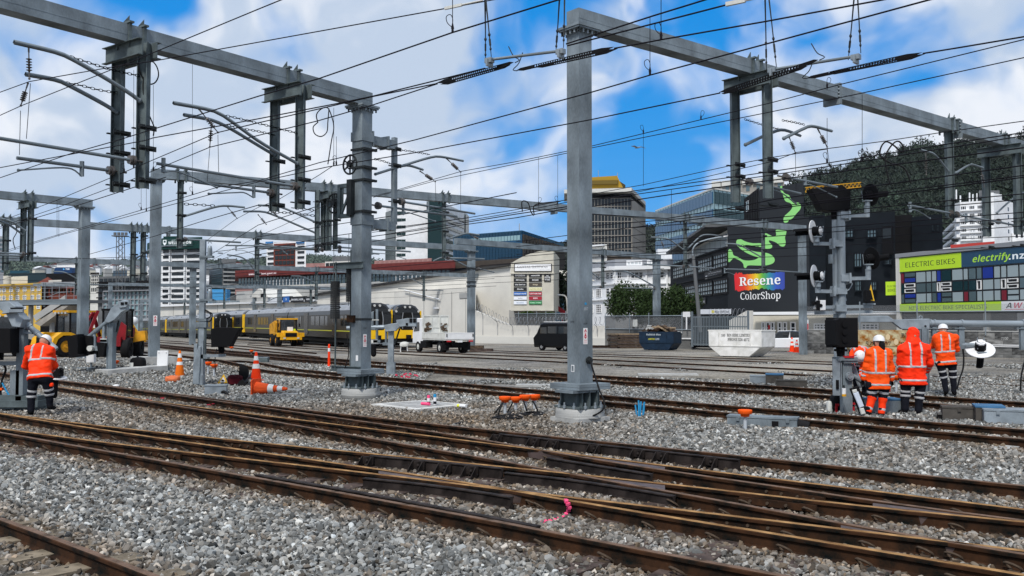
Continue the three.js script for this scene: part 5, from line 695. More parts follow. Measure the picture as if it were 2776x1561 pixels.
// blue-green glass office with white bands
{
 const t=building('stepped glass office with pale spandrel bands behind the black shop'),l=fac(1779,300,1937,250),r=fac(1937,250,2040,262),y0=-2,yt=l.Y(1937,512);
 mass(t,'wall',B.glassPale,[[1779,300],[1937,250],[2040,262]],y0,yt,30);mass(t,'roof_edge',B.offwhite,[[1778,300.5],[1937,249.4],[2041,262]],yt,yt + .4,20);
 const floors=[[518,550],[565,594],[612,640],[660,688],[706,730]];for(const[q,n]of[[l,20],[r,9]])for(const[a,b]of floors)panes(q,t,q===l?B.glassBlue:B.glassTeal,span(.3,q.W - .2,n,.07),[[l.Y(1937,b),l.Y(1937,a)]],0,.3);for(const[q,n]of[[l,20],[r,9]])for(const[a]of span(.3,q.W,n,0))q.box('mullion',B.glassGrey,a - .08,a + .08,l.Y(1937,730),yt,0,.12,t);
}
{const t=building('pale concrete office top showing above the glass office'),f=fac(1932,330,2130,318),Y=(y)=>f.Y(2000,y);mass(t,'wall',B.concrete,[[1932,330],[2130,318]],-2,Y(490),20);span(0,f.W,7,.12).forEach(([a,b])=>{f.box('precast_panel',B.offwhite,a,b,Y(503),Y(488),0,.8,t);f.box('window',B.glassGrey,a + 1.2,b - .8,Y(520),Y(504),0,.1,t);});}
// blue curtain-wall block
{
 const t=building('dark blue glass block with a brown side behind the mall sign'),f=fac(1228,236,1415,222),s=fac(1415,222,1529,260),Y=(y)=>f.Y(1415,y),yt=Y(624);
 mass(t,'wall',B.glassBlue,[[1228,236],[1415,222],[1529,260]],-1,yt,20);mass(t,'base_wall',B.brown,[[1226,234],[1415,220],[1530,259]],Y(720),Y(701),20);
 panes(f,t,std([.012,.05,.09],.1,{metalness:.5}),span(.2,f.W - .1,22,.1),[[700,684],[683,668],[667,657],[635,626]].map(([a,b])=>[Y(a),Y(b)]),0,.14);panes(f,t,B.glassPale,span(.2,f.W*.98,22,.16),[[Y(650),Y(637)]],0,.14);panes(s,t,B.brown,span(.2,s.W,14,.3),[[Y(700),Y(634)]],0,.25,'fin');s.box('side_panel',B.brown,s.W*.62,s.W,Y(716),Y(652),.26,.4,t);part('mast',cyl(P(1408,606,224),P(1408,626,224),.1,.1,5),B.grey,t);
}
// striped office with a dark green core
{
 const t=building('striped green and white office block with a dark green lift core'),a=fac(1046,310,1072,300),f=fac(1072,300,1160,300),c=fac(1160,298,1206,297),r=fac(1206,298,1268,330),Y=(y)=>f.Y(1120,y),yt=Y(552);
 mass(t,'wall',B.white,[[1046,310],[1072,300],[1206,299],[1268,330]],-2,yt,24);mass(t,'plant_room',B.offwhite,[[1106,312],[1200,310]],yt,Y(540),12);a.box('corner_glazing',B.glassGreen,0,a.W,-2,Y(566),0,.3,t);c.box('lift_core',B.glassGreen,0,c.W,-2,yt + 1,0,.6,t);r.box('end_glazing',B.glassGreen,r.W*.84,r.W,-2,r.Y(1262,582),0,.4,t);
 for(let i=0;i<9;i++){const y1=Y(573 + i*19),y0=Y(581 + i*19);panes(f,t,B.glassGreen,span(.2,f.W,6,.03),[[y0,y1]],0,.2);panes(r,t,B.glassGreen,span(.3,r.W*.82,5,.03),[[y0,y1]],0,.2);if(i % 2===0)c.box('floor_joint',B.glassTeal,0,c.W,y0 - .3,y0 - .2,.6,.65,t);}const pl=fac(1106,312,1200,310);panes(pl,t,B.glassDark,span(1,pl.W - 1,11,.3),[[Y(549),Y(543)]],0,.2);
}
// archives
{
 const t=building('low maroon roofed archive building with a web address on its roof edge'),f=fac(640,262,1230,218),Y=(x,y)=>f.Y(x,y),yt=Y(1000,736);
 mass(t,'wall',B.offwhite,[[640,262],[1230,218]],-1,yt - 3,20);mass(t,'roof',B.maroon,[[636,258],[1234,214]],yt - .2,yt + 1.6,26);panes(f,t,B.glassGrey,span(1,f.W - 1,58,.3),[[yt - 2.8,yt - .5]],0,.2);f.box('sill',B.offwhite,0,f.W,yt - 3.2,yt - 2.8,0,.8,t);f.box('panel_band',B.pink,0,f.W,yt - 5,yt - 3.2,0,.4,t);
 {const u0=f.U(680),u1=f.U(757);const fr=new Facade(f.a.clone().addScaledVector(f.n,4.2),f.u);fr.sheet('roof_lettering',printed(512,64,(x,w,h)=>{x.fillStyle='#6a2a2c';x.fillRect(0,0,w,h);words(x,'www.archives.govt.nz',256,34,48,'#f2e8e8','sans-serif','bold','center',500);}),fr.U(680),fr.U(757),fr.Y(718,747),fr.Y(718,737),1,t);}
 const p=fac(1014,236,1170,226);mass(t,'pink_block',B.pink,[[1014,236],[1170,226]],yt,p.Y(1100,703),14);span(.2,p.W,12,.05).forEach(([a,b])=>p.box('cladding_panel',B.pink,a,b,yt + 1.7,p.Y(1100,705),0,.15,t));const q=fac(828,262,1014,250);mass(t,'pink_block',B.pink,[[828,262],[900,258]],yt,q.Y(860,713),14);mass(t,'roof_room',B.offwhite,[[880,258],[960,254]],yt,q.Y(920,708),12);panes(q,t,B.glassDark,span(q.U(884),q.U(958),7,.25),[[q.Y(920,721),q.Y(920,712)]],.2,.5);mass(t,'roof_box',B.greyDark,[[900,260],[955,257]],q.Y(920,708),q.Y(920,693),10);
}
// red and white tower
{
 const t=building('white tower with a red gridded centre and blue roof edge'),f=fac(721,420,828,410),Y=(y)=>f.Y(775,y);mass(t,'wall',B.white,[[721,420],[828,410]],-2,Y(656),30);mass(t,'roof_box',B.roofGrey,[[741,422],[806,416]],Y(656),Y(653),14);f.px('centre_bay',B.red,745,660,801,740,0,.8,t);for(const[x0,x1]of[[722,741],[805,826]])f.px('roof_edge',std([.04,.17,.4],.5),x0,655,x1,660,0,.6,t);
 for(let i=0;i<5;i++){panes(f,t,B.glassDark,[...span(f.U(724),f.U(741),1,.1),...span(f.U(805),f.U(825),1,.1)],[[Y(674 + i*14),Y(668 + i*14)]],0,.3);panes(f,t,B.glassDark,span(f.U(747),f.U(800),5,.15),[[Y(675 + i*14),Y(665 + i*14)]],.8,1,'window');}
}
// white university tower
{
 const t=building('tall white banded tower with a dark green cap carrying a university name'),l=fac(398,490,438,462),f=fac(438,462,545,455),Y=(y)=>f.Y(490,y);mass(t,'wall',B.white,[[398,490],[438,462],[545,455]],-3,Y(676),30);mass(t,'cap',B.green,[[396,488],[438,458],[546,451]],Y(676),Y(646),30);mass(t,'plant_room',B.green,[[440,466],[490,464]],Y(646),Y(637),10);
 for(let i=0;i<13;i++){const y1=Y(671 + i*15.4 + 5),y0=Y(671 + i*15.4 + 13);panes(f,t,B.glassDark,[...span(f.U(440),f.U(459),1,.05),...span(f.U(464),f.U(500),1,.03),...span(f.U(505),f.U(541),1,.03)],[[y0,y1]],0,.25);panes(l,t,B.glassDark,span(1,l.W - 1,3,.3),[[y0,y1]],0,.25);}for(const x of[460.5,501])f.px('pier',B.white,x,676,x + 3,870,0,1,t);
 const cap=fac(438,457.6,546,450.6);cap.sheet('cap_lettering',printed(512,128,(x,w,h)=>{x.fillStyle='#0f3532';x.fillRect(0,0,w,h);x.fillStyle='#e8eef0';x.beginPath();x.moveTo(20,14);x.lineTo(78,14);x.lineTo(78,70);x.lineTo(49,108);x.lineTo(20,70);x.fill();x.fillStyle='#0f3532';x.fillRect(32,26,34,34);words(x,'VICTORIA UNIVERSITY OF',300,26,24,'#dfe6e8','sans-serif','','center',370);words(x,'WELLINGTON',300,66,62,'#f2f5f6','sans-serif','bold','center',380);words(x,'TE HERENGA WAKA',300,108,26,'#dfe6e8','sans-serif','','center',370);}),cap.U(436),cap.U(520),cap.Y(478,668),cap.Y(478,647),.05,t);
}
{const t=building('dark slab office with rows of grey strips right of the white tower'),l=fac(566,470,602,440),f=fac(602,440,706,450),Y=(y)=>f.Y(650,y);mass(t,'wall',B.glassTeal,[[566,470],[602,440]],-2,Y(722),14);mass(t,'wall',B.greyDark,[[601,440],[706,450]],-2,Y(716),20);mass(t,'roof_box',B.greyDark,[[591,452],[638,450]],Y(716),Y(699),14);for(let i=0;i<7;i++){f.box('spandrel',B.grey,.3,f.W,Y(729 + i*11),Y(725.5 + i*11),0,.4,t);panes(f,t,B.glassDark,span(.5,f.W,9,.12),[[Y(734.5 + i*11),Y(730 + i*11)]],0,.2);l.box('spandrel',B.glassGrey,0,l.W,Y(731 + i*11),Y(729 + i*11),0,.2,t);}}
{const t=building('small white stepped block beside the slab office'),f=fac(556,500,588,498),Y=(y)=>f.Y(570,y);mass(t,'wall',B.white,[[556,500],[588,498]],-2,Y(760),16);mass(t,'upper_wall',B.white,[[556,506],[574,504]],Y(760),Y(744),10);panes(f,t,B.glassDark,span(.8,f.W - .8,3,.4),[[Y(788),Y(783)],[Y(779),Y(774)],[Y(798),Y(793)]],0,.2);}
{const t=building('squat round dark office drum seen low right of the tower'),f=fac(690,470,760,470);part('drum',put(new THREE.CylinderGeometry(6,6,6,20),...P(700,790,420).toArray()),B.white,t);part('roof',put(new THREE.CylinderGeometry(6.3,6.3,.6,20),...P(700,772,420).toArray()),B.roofGrey,t);}
{const t=thing('site_cabin','blue covered rooftop tank in front of the slab office','cabin');part('body',box(6,4.4,4,...P(594,803,300).toArray()),std([.06,.28,.55],.6),t);part('lid',box(6.3,.5,4.3,...P(594,793,300).toArray()),std([.08,.32,.6],.6),t);}
// left city
{const t=building('dark glass office with balcony bands left of the third post'),f=fac(265,330,412,320),Y=(y)=>f.Y(330,y);mass(t,'wall',B.greyDark,[[265,330],[412,320]],-2,Y(748),20);mass(t,'roof_box',std([.06,.09,.12],.7),[[305,334],[343,332]],Y(748),Y(730),12);for(let i=0;i<5;i++){f.box('balcony',M.black,.2,f.W,Y(766 + i*14),Y(763 + i*14),0,1,t);panes(f,t,B.glassDark,span(.5,f.W,12,.25),[[Y(762 + i*14),Y(754 + i*14)]],0,.2);}}
{const t=building('pale old block with a dark roof beside the left post'),f=fac(244,360,266,358),Y=(y)=>f.Y(255,y);mass(t,'wall',B.offwhite,[[244,360],[266,358]],-2,Y(742),12);mass(t,'roof',M.black,[[243,359],[267,357]],Y(742),Y(739),13);panes(f,t,B.glassDark,span(.4,f.W - .3,4,.5),[[Y(752),Y(747)],[Y(762),Y(755)],[Y(774),Y(765)],[Y(790),Y(780)]],0,.15);}
{const t=thing('arena','wide black waterfront arena with a blue logo box on its roof','building'),f=fac(25,520,212,500),Y=(y)=>f.Y(160,y);mass(t,'wall',M.black,[[123,508],[214,500]],-2,Y(741),30);mass(t,'left_wall',std([.012,.03,.038],.5),[[20,520],[123,512]],-2,Y(737),30);mass(t,'roof_drum',std([.012,.06,.09],.5),[[25,530],[78,528]],Y(737),Y(727),10);const d=fac(143,508,195,505);const pr=[[143,741],[195,741],[192,727],[188,724.5],[150,724.5],[146,727]].map(([x,y])=>[d.U(x),d.Y(x,y)]);part('logo_box',prism(pr,8).translate(0,0,-8).applyMatrix4(M4().makeBasis(d.u,V(0,1,0),d.n).setPosition(d.a.clone().setY(0))),std([.008,.04,.12],.5),t);d.sheet('logo_lettering',printed(128,48,(x,w,h)=>{x.fillStyle='#13345f';x.fillRect(0,0,w,h);words(x,'TSB',82,25,38,'#eef3f8','sans-serif','bold');x.fillStyle='#4fb3e8';x.beginPath();x.moveTo(12,8);x.lineTo(40,24);x.lineTo(12,42);x.fill();}),d.U(167),d.U(189),d.Y(178,733),d.Y(178,725.5),.05,t);}
{const t=building('big white box building behind the arena'),Y=(y)=>hgt(180,y,640);mass(t,'wall',B.white,[[152,645],[207,640]],-2,Y(714),20);mass(t,'roof',B.roofGrey,[[151,644],[208,639]],Y(714),Y(713),20);}
{const t=building('yellow old station building with white windows at the far left','building','station_building'),f=fac(-60,270,112,250),Y=(y)=>f.Y(60,y);mass(t,'wall',B.yellow,[[-60,270],[112,250]],-2,Y(771),14);f.box('cornice',B.yellow,0,f.W,Y(773),Y(769),0,1,t);for(const y of[778,800,826])for(const x of[-30,-6,6,25,43,62,83,100])framed(f,t,B.glassGrey,M.white,f.U(x),f.U(x + 9),Y(y + 12),Y(y),2,2,.2,.15);mass(t,'roof_box',B.cream,[[25,262],[73,258]],Y(771),Y(747),10);part('chimney',cyl(P(20,770,255),P(20,748,255),1,1,10),B.cream,t);}
{const t=building('red roofed brick building behind the footbridge'),f=fac(110,262,215,255),Y=(y)=>f.Y(150,y);mass(t,'wall',B.red,[[112,262],[215,255]],-2,Y(775),12);part('roof',put(new THREE.ConeGeometry(3.4,2.2,4),...P(130,761,262).toArray(),0,.6),B.red,t);mass(t,'parapet',B.offwhite,[[130,258],[165,256]],Y(775),Y(760),10);panes(f,t,B.glassDark,span(2,f.W - 2,8,.5),[[Y(795),Y(783)],[Y(826),Y(812)]],0,.15);mass(t,'canopy',B.roofGrey,[[108,250],[212,246]],Y(776),Y(769),4);}
{const t=thing('station_concourse','pale glazed station concourse behind the hanging signal arms','building'),f=fac(282,215,412,205),Y=(y)=>f.Y(340,y);mass(t,'wall',B.glassPale,[[282,215],[412,205]],-1.5,Y(790),14);span(0,f.W,12,0).forEach(([a])=>f.box('mullion',B.roofGrey,a - .12,a + .12,-1.5,Y(790),0,.35,t));for(const y of[800,812,826,842,856])f.box('transom',B.roofGrey,0,f.W,Y(y)- .12,Y(y)+ .12,0,.3,t);mass(t,'roof',B.roofGrey,[[278,213],[416,203]],Y(790),Y(787),16);}
{const t=building('tall grey glass tower cut by the left edge'),f=fac(-20,420,8,420),Y=(y)=>f.Y(0,y);mass(t,'wall',B.roofGrey,[[-30,420],[8,420]],-2,Y(640),20);for(let i=0;i<8;i++)panes(f,t,B.glassGrey,span(.3,f.W,3,.2),[[Y(654 + i*12),Y(648 + i*12)]],0,.2);}
// floodlight mast
{const t=thing('floodlight_mast','tall thin lattice floodlight mast above the left city','mast'),d=300,g=[];const b=P(327,872,d),tp=P(327,640,d);for(const[a,c]of[[-1,-1],[1,-1],[1,1],[-1,1]])g.push(cyl(V(b.x + a*1.1,0,b.z + c*1.1),V(tp.x + a*.9,tp.y,tp.z + c*.9),.14,.14,5));for(let i=0;i<16;i++){const y=i / 16*tp.y,y2=(i + 1)/ 16*tp.y;g.push(cyl(V(b.x - 1,y,b.z + 1),V(b.x + 1,y2,b.z + 1),.08,.08,4),cyl(V(b.x + 1,y,b.z + 1),V(b.x - 1,y2,b.z + 1),.08,.08,4));}part('lattice',g,B.greyDark,t);part('platform',box(4.6,.3,3,tp.x,tp.y,tp.z),B.greyDark,t);part('floodlight',[-1.8,-.6,.6,1.8].map((x)=>box(.8,.9,.5,tp.x + x,tp.y + .8,tp.z)),B.greyDark,t);}
// footbridge with its stair ramp
{
 const t=thing('footbridge','grey footbridge with railings and a concrete stair ramp at the left','bridge'),f=fac(-40,118,232,108),Y=(x,y)=>f.Y(x,y),yd=Y(100,815);
 f.box('deck',B.greyDark,0,f.W,yd - .35,yd,-3,0,t);f.box('girder',M.galv,0,f.W,yd - .5,yd + .12,0,.15,t);f.box('girder',M.black,0,f.W,yd - .6,yd - .5,-.1,.1,t);
 const g=[];for(let u=1;u<f.W;u +=1.4)g.push(f.geo(u - .025,u + .025,yd,yd + 1.9,-.1,-.05));for(const y of[.5,1,1.5,1.9])g.push(f.geo(0,f.W,yd + y - .02,yd + y + .02,-.1,-.06));part('railing',g,B.roofGrey,t);
 const r=[[93,876],[178,822],[186,828],[110,884]].map(([x,y])=>[f.U(x),f.Y(x,y)]);part('stair_ramp',prism(r,2.2).translate(0,0,-2.2).applyMatrix4(M4().makeBasis(f.u,V(0,1,0),f.n).setPosition(f.a.clone().setY(0))),B.concrete,t);
 const r2=[[100,870],[178,818],[178,800],[92,856]].map(([x,y])=>[f.U(x),f.Y(x,y)]);part('ramp_parapet',prism(r2,.12).applyMatrix4(M4().makeBasis(f.u,V(0,1,0),f.n).setPosition(f.a.clone().setY(0))),B.grey,t);
 for(const x of[118,137,151,165,206,60,10])f.px('column',B.grey,x,822,x + 6,906,-1.2,-.8,t);const back=fac(95,122,232,120);mass(t,'painted_shade',M.black,[[110,124],[236,122]],-1,yd - 1,1);  // black sheet added behind the stair: the dark void below the deck, painted as colour
}
// white hotel on the right
{
 const t=thing('hotel','white tower block with square windows below the wooded hill','building'),l=fac(2566,400,2608,345),f=fac(2608,345,2690,340),r=fac(2690,338,2752,352),Y=(y)=>f.Y(2650,y);
 mass(t,'wall',B.white,[[2566,400],[2608,345]],-2,l.Y(2590,594),12);mass(t,'wall',B.white,[[2592,350],[2608,345],[2690,340]],-2,Y(545),22);mass(t,'lift_core',B.white,[[2668,338],[2700,337]],-2,Y(527),14);mass(t,'wall',B.white,[[2698,338],[2752,352]],-2,Y(540),18);mass(t,'upper_box',B.white,[[2694,340],[2722,344]],Y(540),Y(525),8);mass(t,'low_block',B.white,[[2748,350],[2840,345]],-2,Y(626),14);
 for(let i=0;i<6;i++){const y=556 + i*20.4;for(const x of[2609,2632,2654])framed(f,t,B.glassDark,B.white,f.U(x),f.U(x + 16),Y(y + 11),Y(y),3,1,.2,.1);f.box('balcony',B.white,0,f.W - 3,Y(y + 14.5),Y(y + 11.5),0,.9,t);panes(r,t,B.glassDark,span(r.U(2722),r.U(2740),1,.1),[[Y(y + 11),Y(y)]],0,.2);if(i>1){l.box('balcony',B.white,0,l.W,l.Y(2590,y + 16),l.Y(2590,y + 8),0,1.4,t);panes(l,t,B.glassGrey,span(.5,l.W,9,.3),[[l.Y(2590,y + 24),l.Y(2590,y + 17)]],0,.2);}}
 for(const x of[2756,2770])framed(f,t,B.glassDark,B.white,f.U(x),f.U(x + 9),Y(650),Y(632),1,1,.15,.1);f.sheet('wall_emblem',printed(96,160,(x,w,h)=>{x.fillStyle='#d9dbdd';x.fillRect(0,0,w,h);words(x,'M',48,45,64,'#9b9ea2','sans-serif','');words(x,'M',48,112,74,'#9b9ea2','sans-serif','');x.strokeStyle='#9b9ea2';x.lineWidth=5;x.beginPath();x.arc(48,44,34,0,6.3);x.stroke();}),f.U(2631),f.U(2650),Y(658),Y(618),.2,t);
 for(const[x,y]of[[2592,514],[2603,530],[2628,522],[2637,526],[2648,524]])part('antenna',cyl(P(x,y,352),P(x,548,352),.28,.28,5),B.white,t);mass(t,'roof_plant',B.greyDark,[[2660,346],[2716,346]],Y(527),Y(512),6);
}
{const t=building('low red roofed building just above the bike shop roof');mass(t,'wall',B.white,[[2556,200],[2610,196]],0,hgt(2580,668,196),12);mass(t,'roof',std([.5,.06,.05],.7),[[2580,180],[2700,172]],hgt(2640,672,176),hgt(2640,659,176),10);}
// tower crane behind
{const t=thing('tower_crane','yellow lattice crane jib behind the black signal hood','crane'),d=150,a=P(2183,521,d),b=P(2334,507,d),g=[],n=14;const o=V(0,.75,0);g.push(cyl(a,b,.09,.09,5),cyl(a.clone().add(o),b.clone().add(o),.09,.09,5));for(let i=0;i<n;i++){const p=a.clone().lerp(b,i / n),q=a.clone().lerp(b,(i + .5)/ n),r=a.clone().lerp(b,(i + 1)/ n);g.push(cyl(p,q.add(o),.06,.06,4),cyl(q,r,.06,.06,4));}part('jib',g,std([.5,.26,.02],.6),t);const m=a.clone().lerp(b,.64);part('tower',[cyl(V(m.x - .35,0,m.z),m.clone().add(V(-.35,0,0)),.12,.12,5),cyl(V(m.x + .35,0,m.z),m.clone().add(V(.35,0,0)),.12,.12,5)],std([.5,.26,.02],.6),t);}

// ---------- hills, trees ----------
function terrain(name,rows,mat,label){
 const pos=[],idx=[],n=rows[0].length;rows.forEach((r)=>r.forEach((p)=>pos.push(p.x,p.y,p.z)));for(let j=0;j + 1<rows.length;j++)for(let i=0;i + 1<n;i++){const a=j*n + i;idx.push(a,a + 1,a + n + 1,a,a + n + 1,a + n);}
 const g=new THREE.BufferGeometry();g.setAttribute('position',new THREE.Float32BufferAttribute(pos,3));g.setAttribute('uv',new THREE.Float32BufferAttribute(pos.flatMap((v,i)=>(i % 3===1?[]:[v])),2));g.setIndex(idx);g.computeVertexNormals();return struct(name,g,mat,label);
}
const profile=(pts,x)=>{for(let i=1;i<pts.length;i++)if(x<=pts[i][0])return lerp(pts[i - 1][1],pts[i][1],clamp((x - pts[i - 1][0])/(pts[i][0]- pts[i - 1][0])));return pts[pts.length - 1][1];};
const leafMats=[std([.022,.036,.018],.9),std([.034,.052,.022],.9),std([.06,.085,.03],.9)];
function crownGeo(seed,n,leaf,flat=.8){
 const r=rng(seed),pos=[],lobes=[];for(let i=0;i<9;i++){const a=r()*6.28,e=r()*1.7 - .6;lobes.push([Math.cos(a)*Math.cos(e)*.55,Math.sin(e)*.55*flat,Math.sin(a)*Math.cos(e)*.55,.26 + r()*.26]);}
 for(let i=0;i<n;i++){const l=lobes[Math.floor(r()*lobes.length)],d=V(r()- .5,r()- .5,r()- .5).normalize().multiplyScalar(l[3]*Math.pow(r(),.4)),c=V(l[0],l[1],l[2]).add(d),u=V(r()- .5,r()- .5,r()- .5).normalize(),v=V(r()- .5,(r()- .5)*.6,r()- .5).normalize(),s=leaf*(.6 + r()*.8);pos.push(...c.clone().addScaledVector(u,s).toArray(),...c.clone().addScaledVector(v,s).toArray(),...c.clone().addScaledVector(u,-s*.8).addScaledVector(v,-s*.3).toArray());}
 const g=new THREE.BufferGeometry();g.setAttribute('position',new THREE.Float32BufferAttribute(pos,3));g.computeVertexNormals();return g;
}
{
 const ridge=[[2120,640],[2160,520],[2167,512],[2220,502],[2258,490],[2302,484],[2341,464],[2374,447],[2415,445],[2443,437],[2462,424],[2498,420],[2545,424],[2589,416],[2622,420],[2644,412],[2683,412],[2776,405],[2900,400],[3100,440]],rows=[];
 const hillMat=mottled([.014,.021,.011],.8,30,141,.95);
 for(let j=0;j<=10;j++){const row=[],f=j / 10,d=lerp(380,760,f);for(let i=0;i<=50;i++){const x=lerp(2100,3100,i / 50),top=hgt(x,profile(ridge,x),760),y=lerp(-2,top,Math.pow(f,.85))+(fbm3(i*.35,j*.5,3,3)- .5)*14*f*(1 - f)*3;row.push(P(x,YH,d).setY(y));}rows.push(row);}
 rows.push(rows[10].map((p)=>p.clone().multiplyScalar(1.25).setY(-2)));terrain('wooded_hill',rows,hillMat,'steep dark wooded hill at the right');
 const r=rng(31),geos=[crownGeo(1,420,.085,1),crownGeo(2,420,.085,.8),crownGeo(3,380,.1,1.1)],lists=[[],[],[]],cols=[[],[],[]];
 for(let i=0;i<3000;i++){const a=r()*50,b=Math.pow(r(),.8)*10.0,i0=Math.min(49,Math.floor(a)),j0=Math.min(9,Math.floor(b)),p=rows[j0][i0].clone().lerp(rows[j0 + 1][i0],b - j0).lerp(rows[j0][i0 + 1].clone().lerp(rows[j0 + 1][i0 + 1],b - j0),a - i0),s=4 + r()*r()*11,k=Math.floor(r()*3);p.y +=s*.4;lists[k].push(...M4().compose(p,new THREE.Quaternion().setFromEuler(new THREE.Euler(0,r()*6.3,0)),V(s,s*(.9 + r()*.6),s)).elements);const pale=r()<.12&&b<5?2.6:.55 + r()*.9;cols[k].push(.018*pale,.03*pale,.02*pale);}
 const w=new THREE.Group();w.name='forest';w.userData={kind:'stuff',label:'dark dense wood covering the hill'};scene.add(w);geos.forEach((g,i)=>{const m=new THREE.InstancedMesh(g,new THREE.MeshStandardMaterial({color:0xffffff,roughness:.95,side:THREE.DoubleSide}),lists[i].length / 16);m.name='trees';m.instanceMatrix.array.set(lists[i]);m.instanceColor=new THREE.InstancedBufferAttribute(new Float32Array(cols[i]),3);m.castShadow=m.receiveShadow=true;w.add(m);});
 // single trees standing out on the ridge
 const tg=crownGeo(7,520,.11,.7);const spots=[[2352,448,16,'ragged pine on the ridge left of the looping cables'],[2380,436,18,'wide pine on the ridge behind the looping cables'],[2408,437,15,'small round pine on the ridge notch'],[2462,412,17,'flat pine at the foot of the highest ridge step'],[2497,408,19,'dark broad pine left of the thin drop post'],[2528,414,15,'low pine right beside the thin drop post'],[2606,408,18,'pine on the ridge between the drop posts'],[2642,400,20,'tallest ragged pine below the gantry beam'],[2668,404,17,'pine touching the end bracket on the ridge'],[2262,484,11,'small pine on the low left part of the ridge'],[2310,474,11,'small pine on the middle of the left ridge']];
 for(const[x,y,s,lab]of spots){const p=P(x,y,752),t=thing('pine_tree',lab,'tree',[p.x,p.y - s*.9,p.z],0,'pines on the ridge'),c=part('crown',tg,leafMats[0],t);c.scale.set(s*.62,s*.5,s*.62);c.position.y=s*.62;c.rotation.y=x;part('trunk',cyl(V(0,-2,0),V(0,s*.55,0),.5,.3,6),M.timber,t);}
 // far hills at the left
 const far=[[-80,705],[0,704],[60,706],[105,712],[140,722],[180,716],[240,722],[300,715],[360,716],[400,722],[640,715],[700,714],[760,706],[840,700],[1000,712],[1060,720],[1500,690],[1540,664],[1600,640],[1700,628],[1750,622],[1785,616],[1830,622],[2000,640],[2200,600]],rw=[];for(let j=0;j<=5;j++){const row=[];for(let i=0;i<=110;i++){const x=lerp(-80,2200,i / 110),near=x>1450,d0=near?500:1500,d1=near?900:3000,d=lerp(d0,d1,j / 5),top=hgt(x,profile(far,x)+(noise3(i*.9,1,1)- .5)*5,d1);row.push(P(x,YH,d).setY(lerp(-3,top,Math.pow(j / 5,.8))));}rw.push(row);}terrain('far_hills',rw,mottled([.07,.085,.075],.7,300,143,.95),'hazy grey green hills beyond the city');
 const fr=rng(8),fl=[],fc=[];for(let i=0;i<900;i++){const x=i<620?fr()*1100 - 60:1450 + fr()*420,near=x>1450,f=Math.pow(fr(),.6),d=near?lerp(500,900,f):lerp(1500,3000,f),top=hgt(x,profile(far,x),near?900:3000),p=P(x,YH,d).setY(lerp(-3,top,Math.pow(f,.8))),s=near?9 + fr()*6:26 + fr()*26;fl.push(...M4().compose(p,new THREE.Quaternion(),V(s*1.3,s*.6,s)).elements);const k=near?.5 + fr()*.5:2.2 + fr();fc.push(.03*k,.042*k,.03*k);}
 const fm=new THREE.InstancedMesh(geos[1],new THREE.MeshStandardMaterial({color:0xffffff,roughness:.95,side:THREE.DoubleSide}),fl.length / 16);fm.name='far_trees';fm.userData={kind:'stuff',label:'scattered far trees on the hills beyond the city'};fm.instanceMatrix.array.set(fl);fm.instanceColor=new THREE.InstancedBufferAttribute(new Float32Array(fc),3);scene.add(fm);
 // houses on the far hill
 const hr=rng(17);for(let i=0;i<60;i++){const x=i<44?lerp(85,395,hr()):lerp(395,700,hr()),y=lerp(721,742,Math.pow(hr(),.7)),d=lerp(2100,1550,(y - 721)/ 21),p=P(x,y,d),w=12 + hr()*16,h=9 + hr()*8,t=thing('hill_house',['white','cream','grey','red roofed'][i % 4]+ ' house on the far hillside beyond the city','house',[p.x,p.y - h / 2,p.z],hr()*1.5,['white','cream','grey','red roofed'][i % 4]+ ' houses on the far hill');part('wall',box(w,h,9,0,h / 2,0),[B.white,B.cream,B.grey,B.white][i % 4],t);part('roof',prism([[-w / 2 - .6,h],[w / 2 + .6,h],[0,h + 4]],10).translate(0,0,-5),[B.roofGrey,B.roofGrey,B.white,B.red][i % 4],t);}
}
function bush(name,label,cat,x,y,d,w,h,seed,mat,trunk=true,n=2600,leaf=.07){const p=P(x,YH,d),y0=G(p.x,p.z),c=hgt(x,y,d),t=thing(name,label,cat,[p.x,y0,p.z]);const m=part('crown',crownGeo(seed,n,leaf,.9),mat,t);m.scale.set(w,h,w*.8);m.position.y=c - y0;if(trunk)part('trunk',[cyl(V(0,0,0),V(.1,c - y0,0),.16,.09,7),cyl(V(.05,(c - y0)*.5,0),V(.6,c - y0,.2),.08,.04,5),cyl(V(.05,(c - y0)*.5,0),V(-.5,c - y0 + .3,.1),.08,.04,5)],M.timber,t);return t;}
const leafSide=[[.028,.048,.016],[.045,.075,.02],[.012,.02,.011]].map((c)=>std(c,.85,{side:THREE.DoubleSide}));
bush('tree','dark green yard tree, leftmost of the clump by the lower gantry post','tree',1716,836,112,3.6,4.2,11,leafSide[0],true,5200,.05);bush('tree','dark green yard tree just left of the lower gantry post','tree',1758,828,114,3.4,4.4,12,leafSide[0],true,5200,.05);bush('tree','dark green yard tree right of the lower gantry post','tree',1803,832,113,3.8,4.4,13,leafSide[0],true,5200,.05);bush('tree','dark tree in front of the left windows of the black shop','tree',1850,836,114,3.4,3.6,14,leafSide[0],true,4600,.05);
bush('tree','tall black green tree behind the mall sign tower','tree',1533,772,116,4.2,5.4,15,leafSide[2],true,4200,.06);bush('shrub','bright green shrub under the mall sign on its terrace','shrub',1440,853,101,1.7,.7,17,leafSide[1],false);bush('shrub','second bright green shrub right under the mall sign','shrub',1482,856,101,1.4,.6,18,leafSide[1],false);
{const t=thing('street_lamp','curved pale street lamp beside the mall sign tower','street lamp');const d=108;part('pole',tube([P(1537,900,d),P(1537,820,d),P(1533,803,d),P(1520,799,d),P(1511,798.5,d)],.09,20,6),B.offwhite,t);part('lamp_head',bar(P(1511,798.5,d),P(1519,799.5,d),.2,.12),B.white,t);}
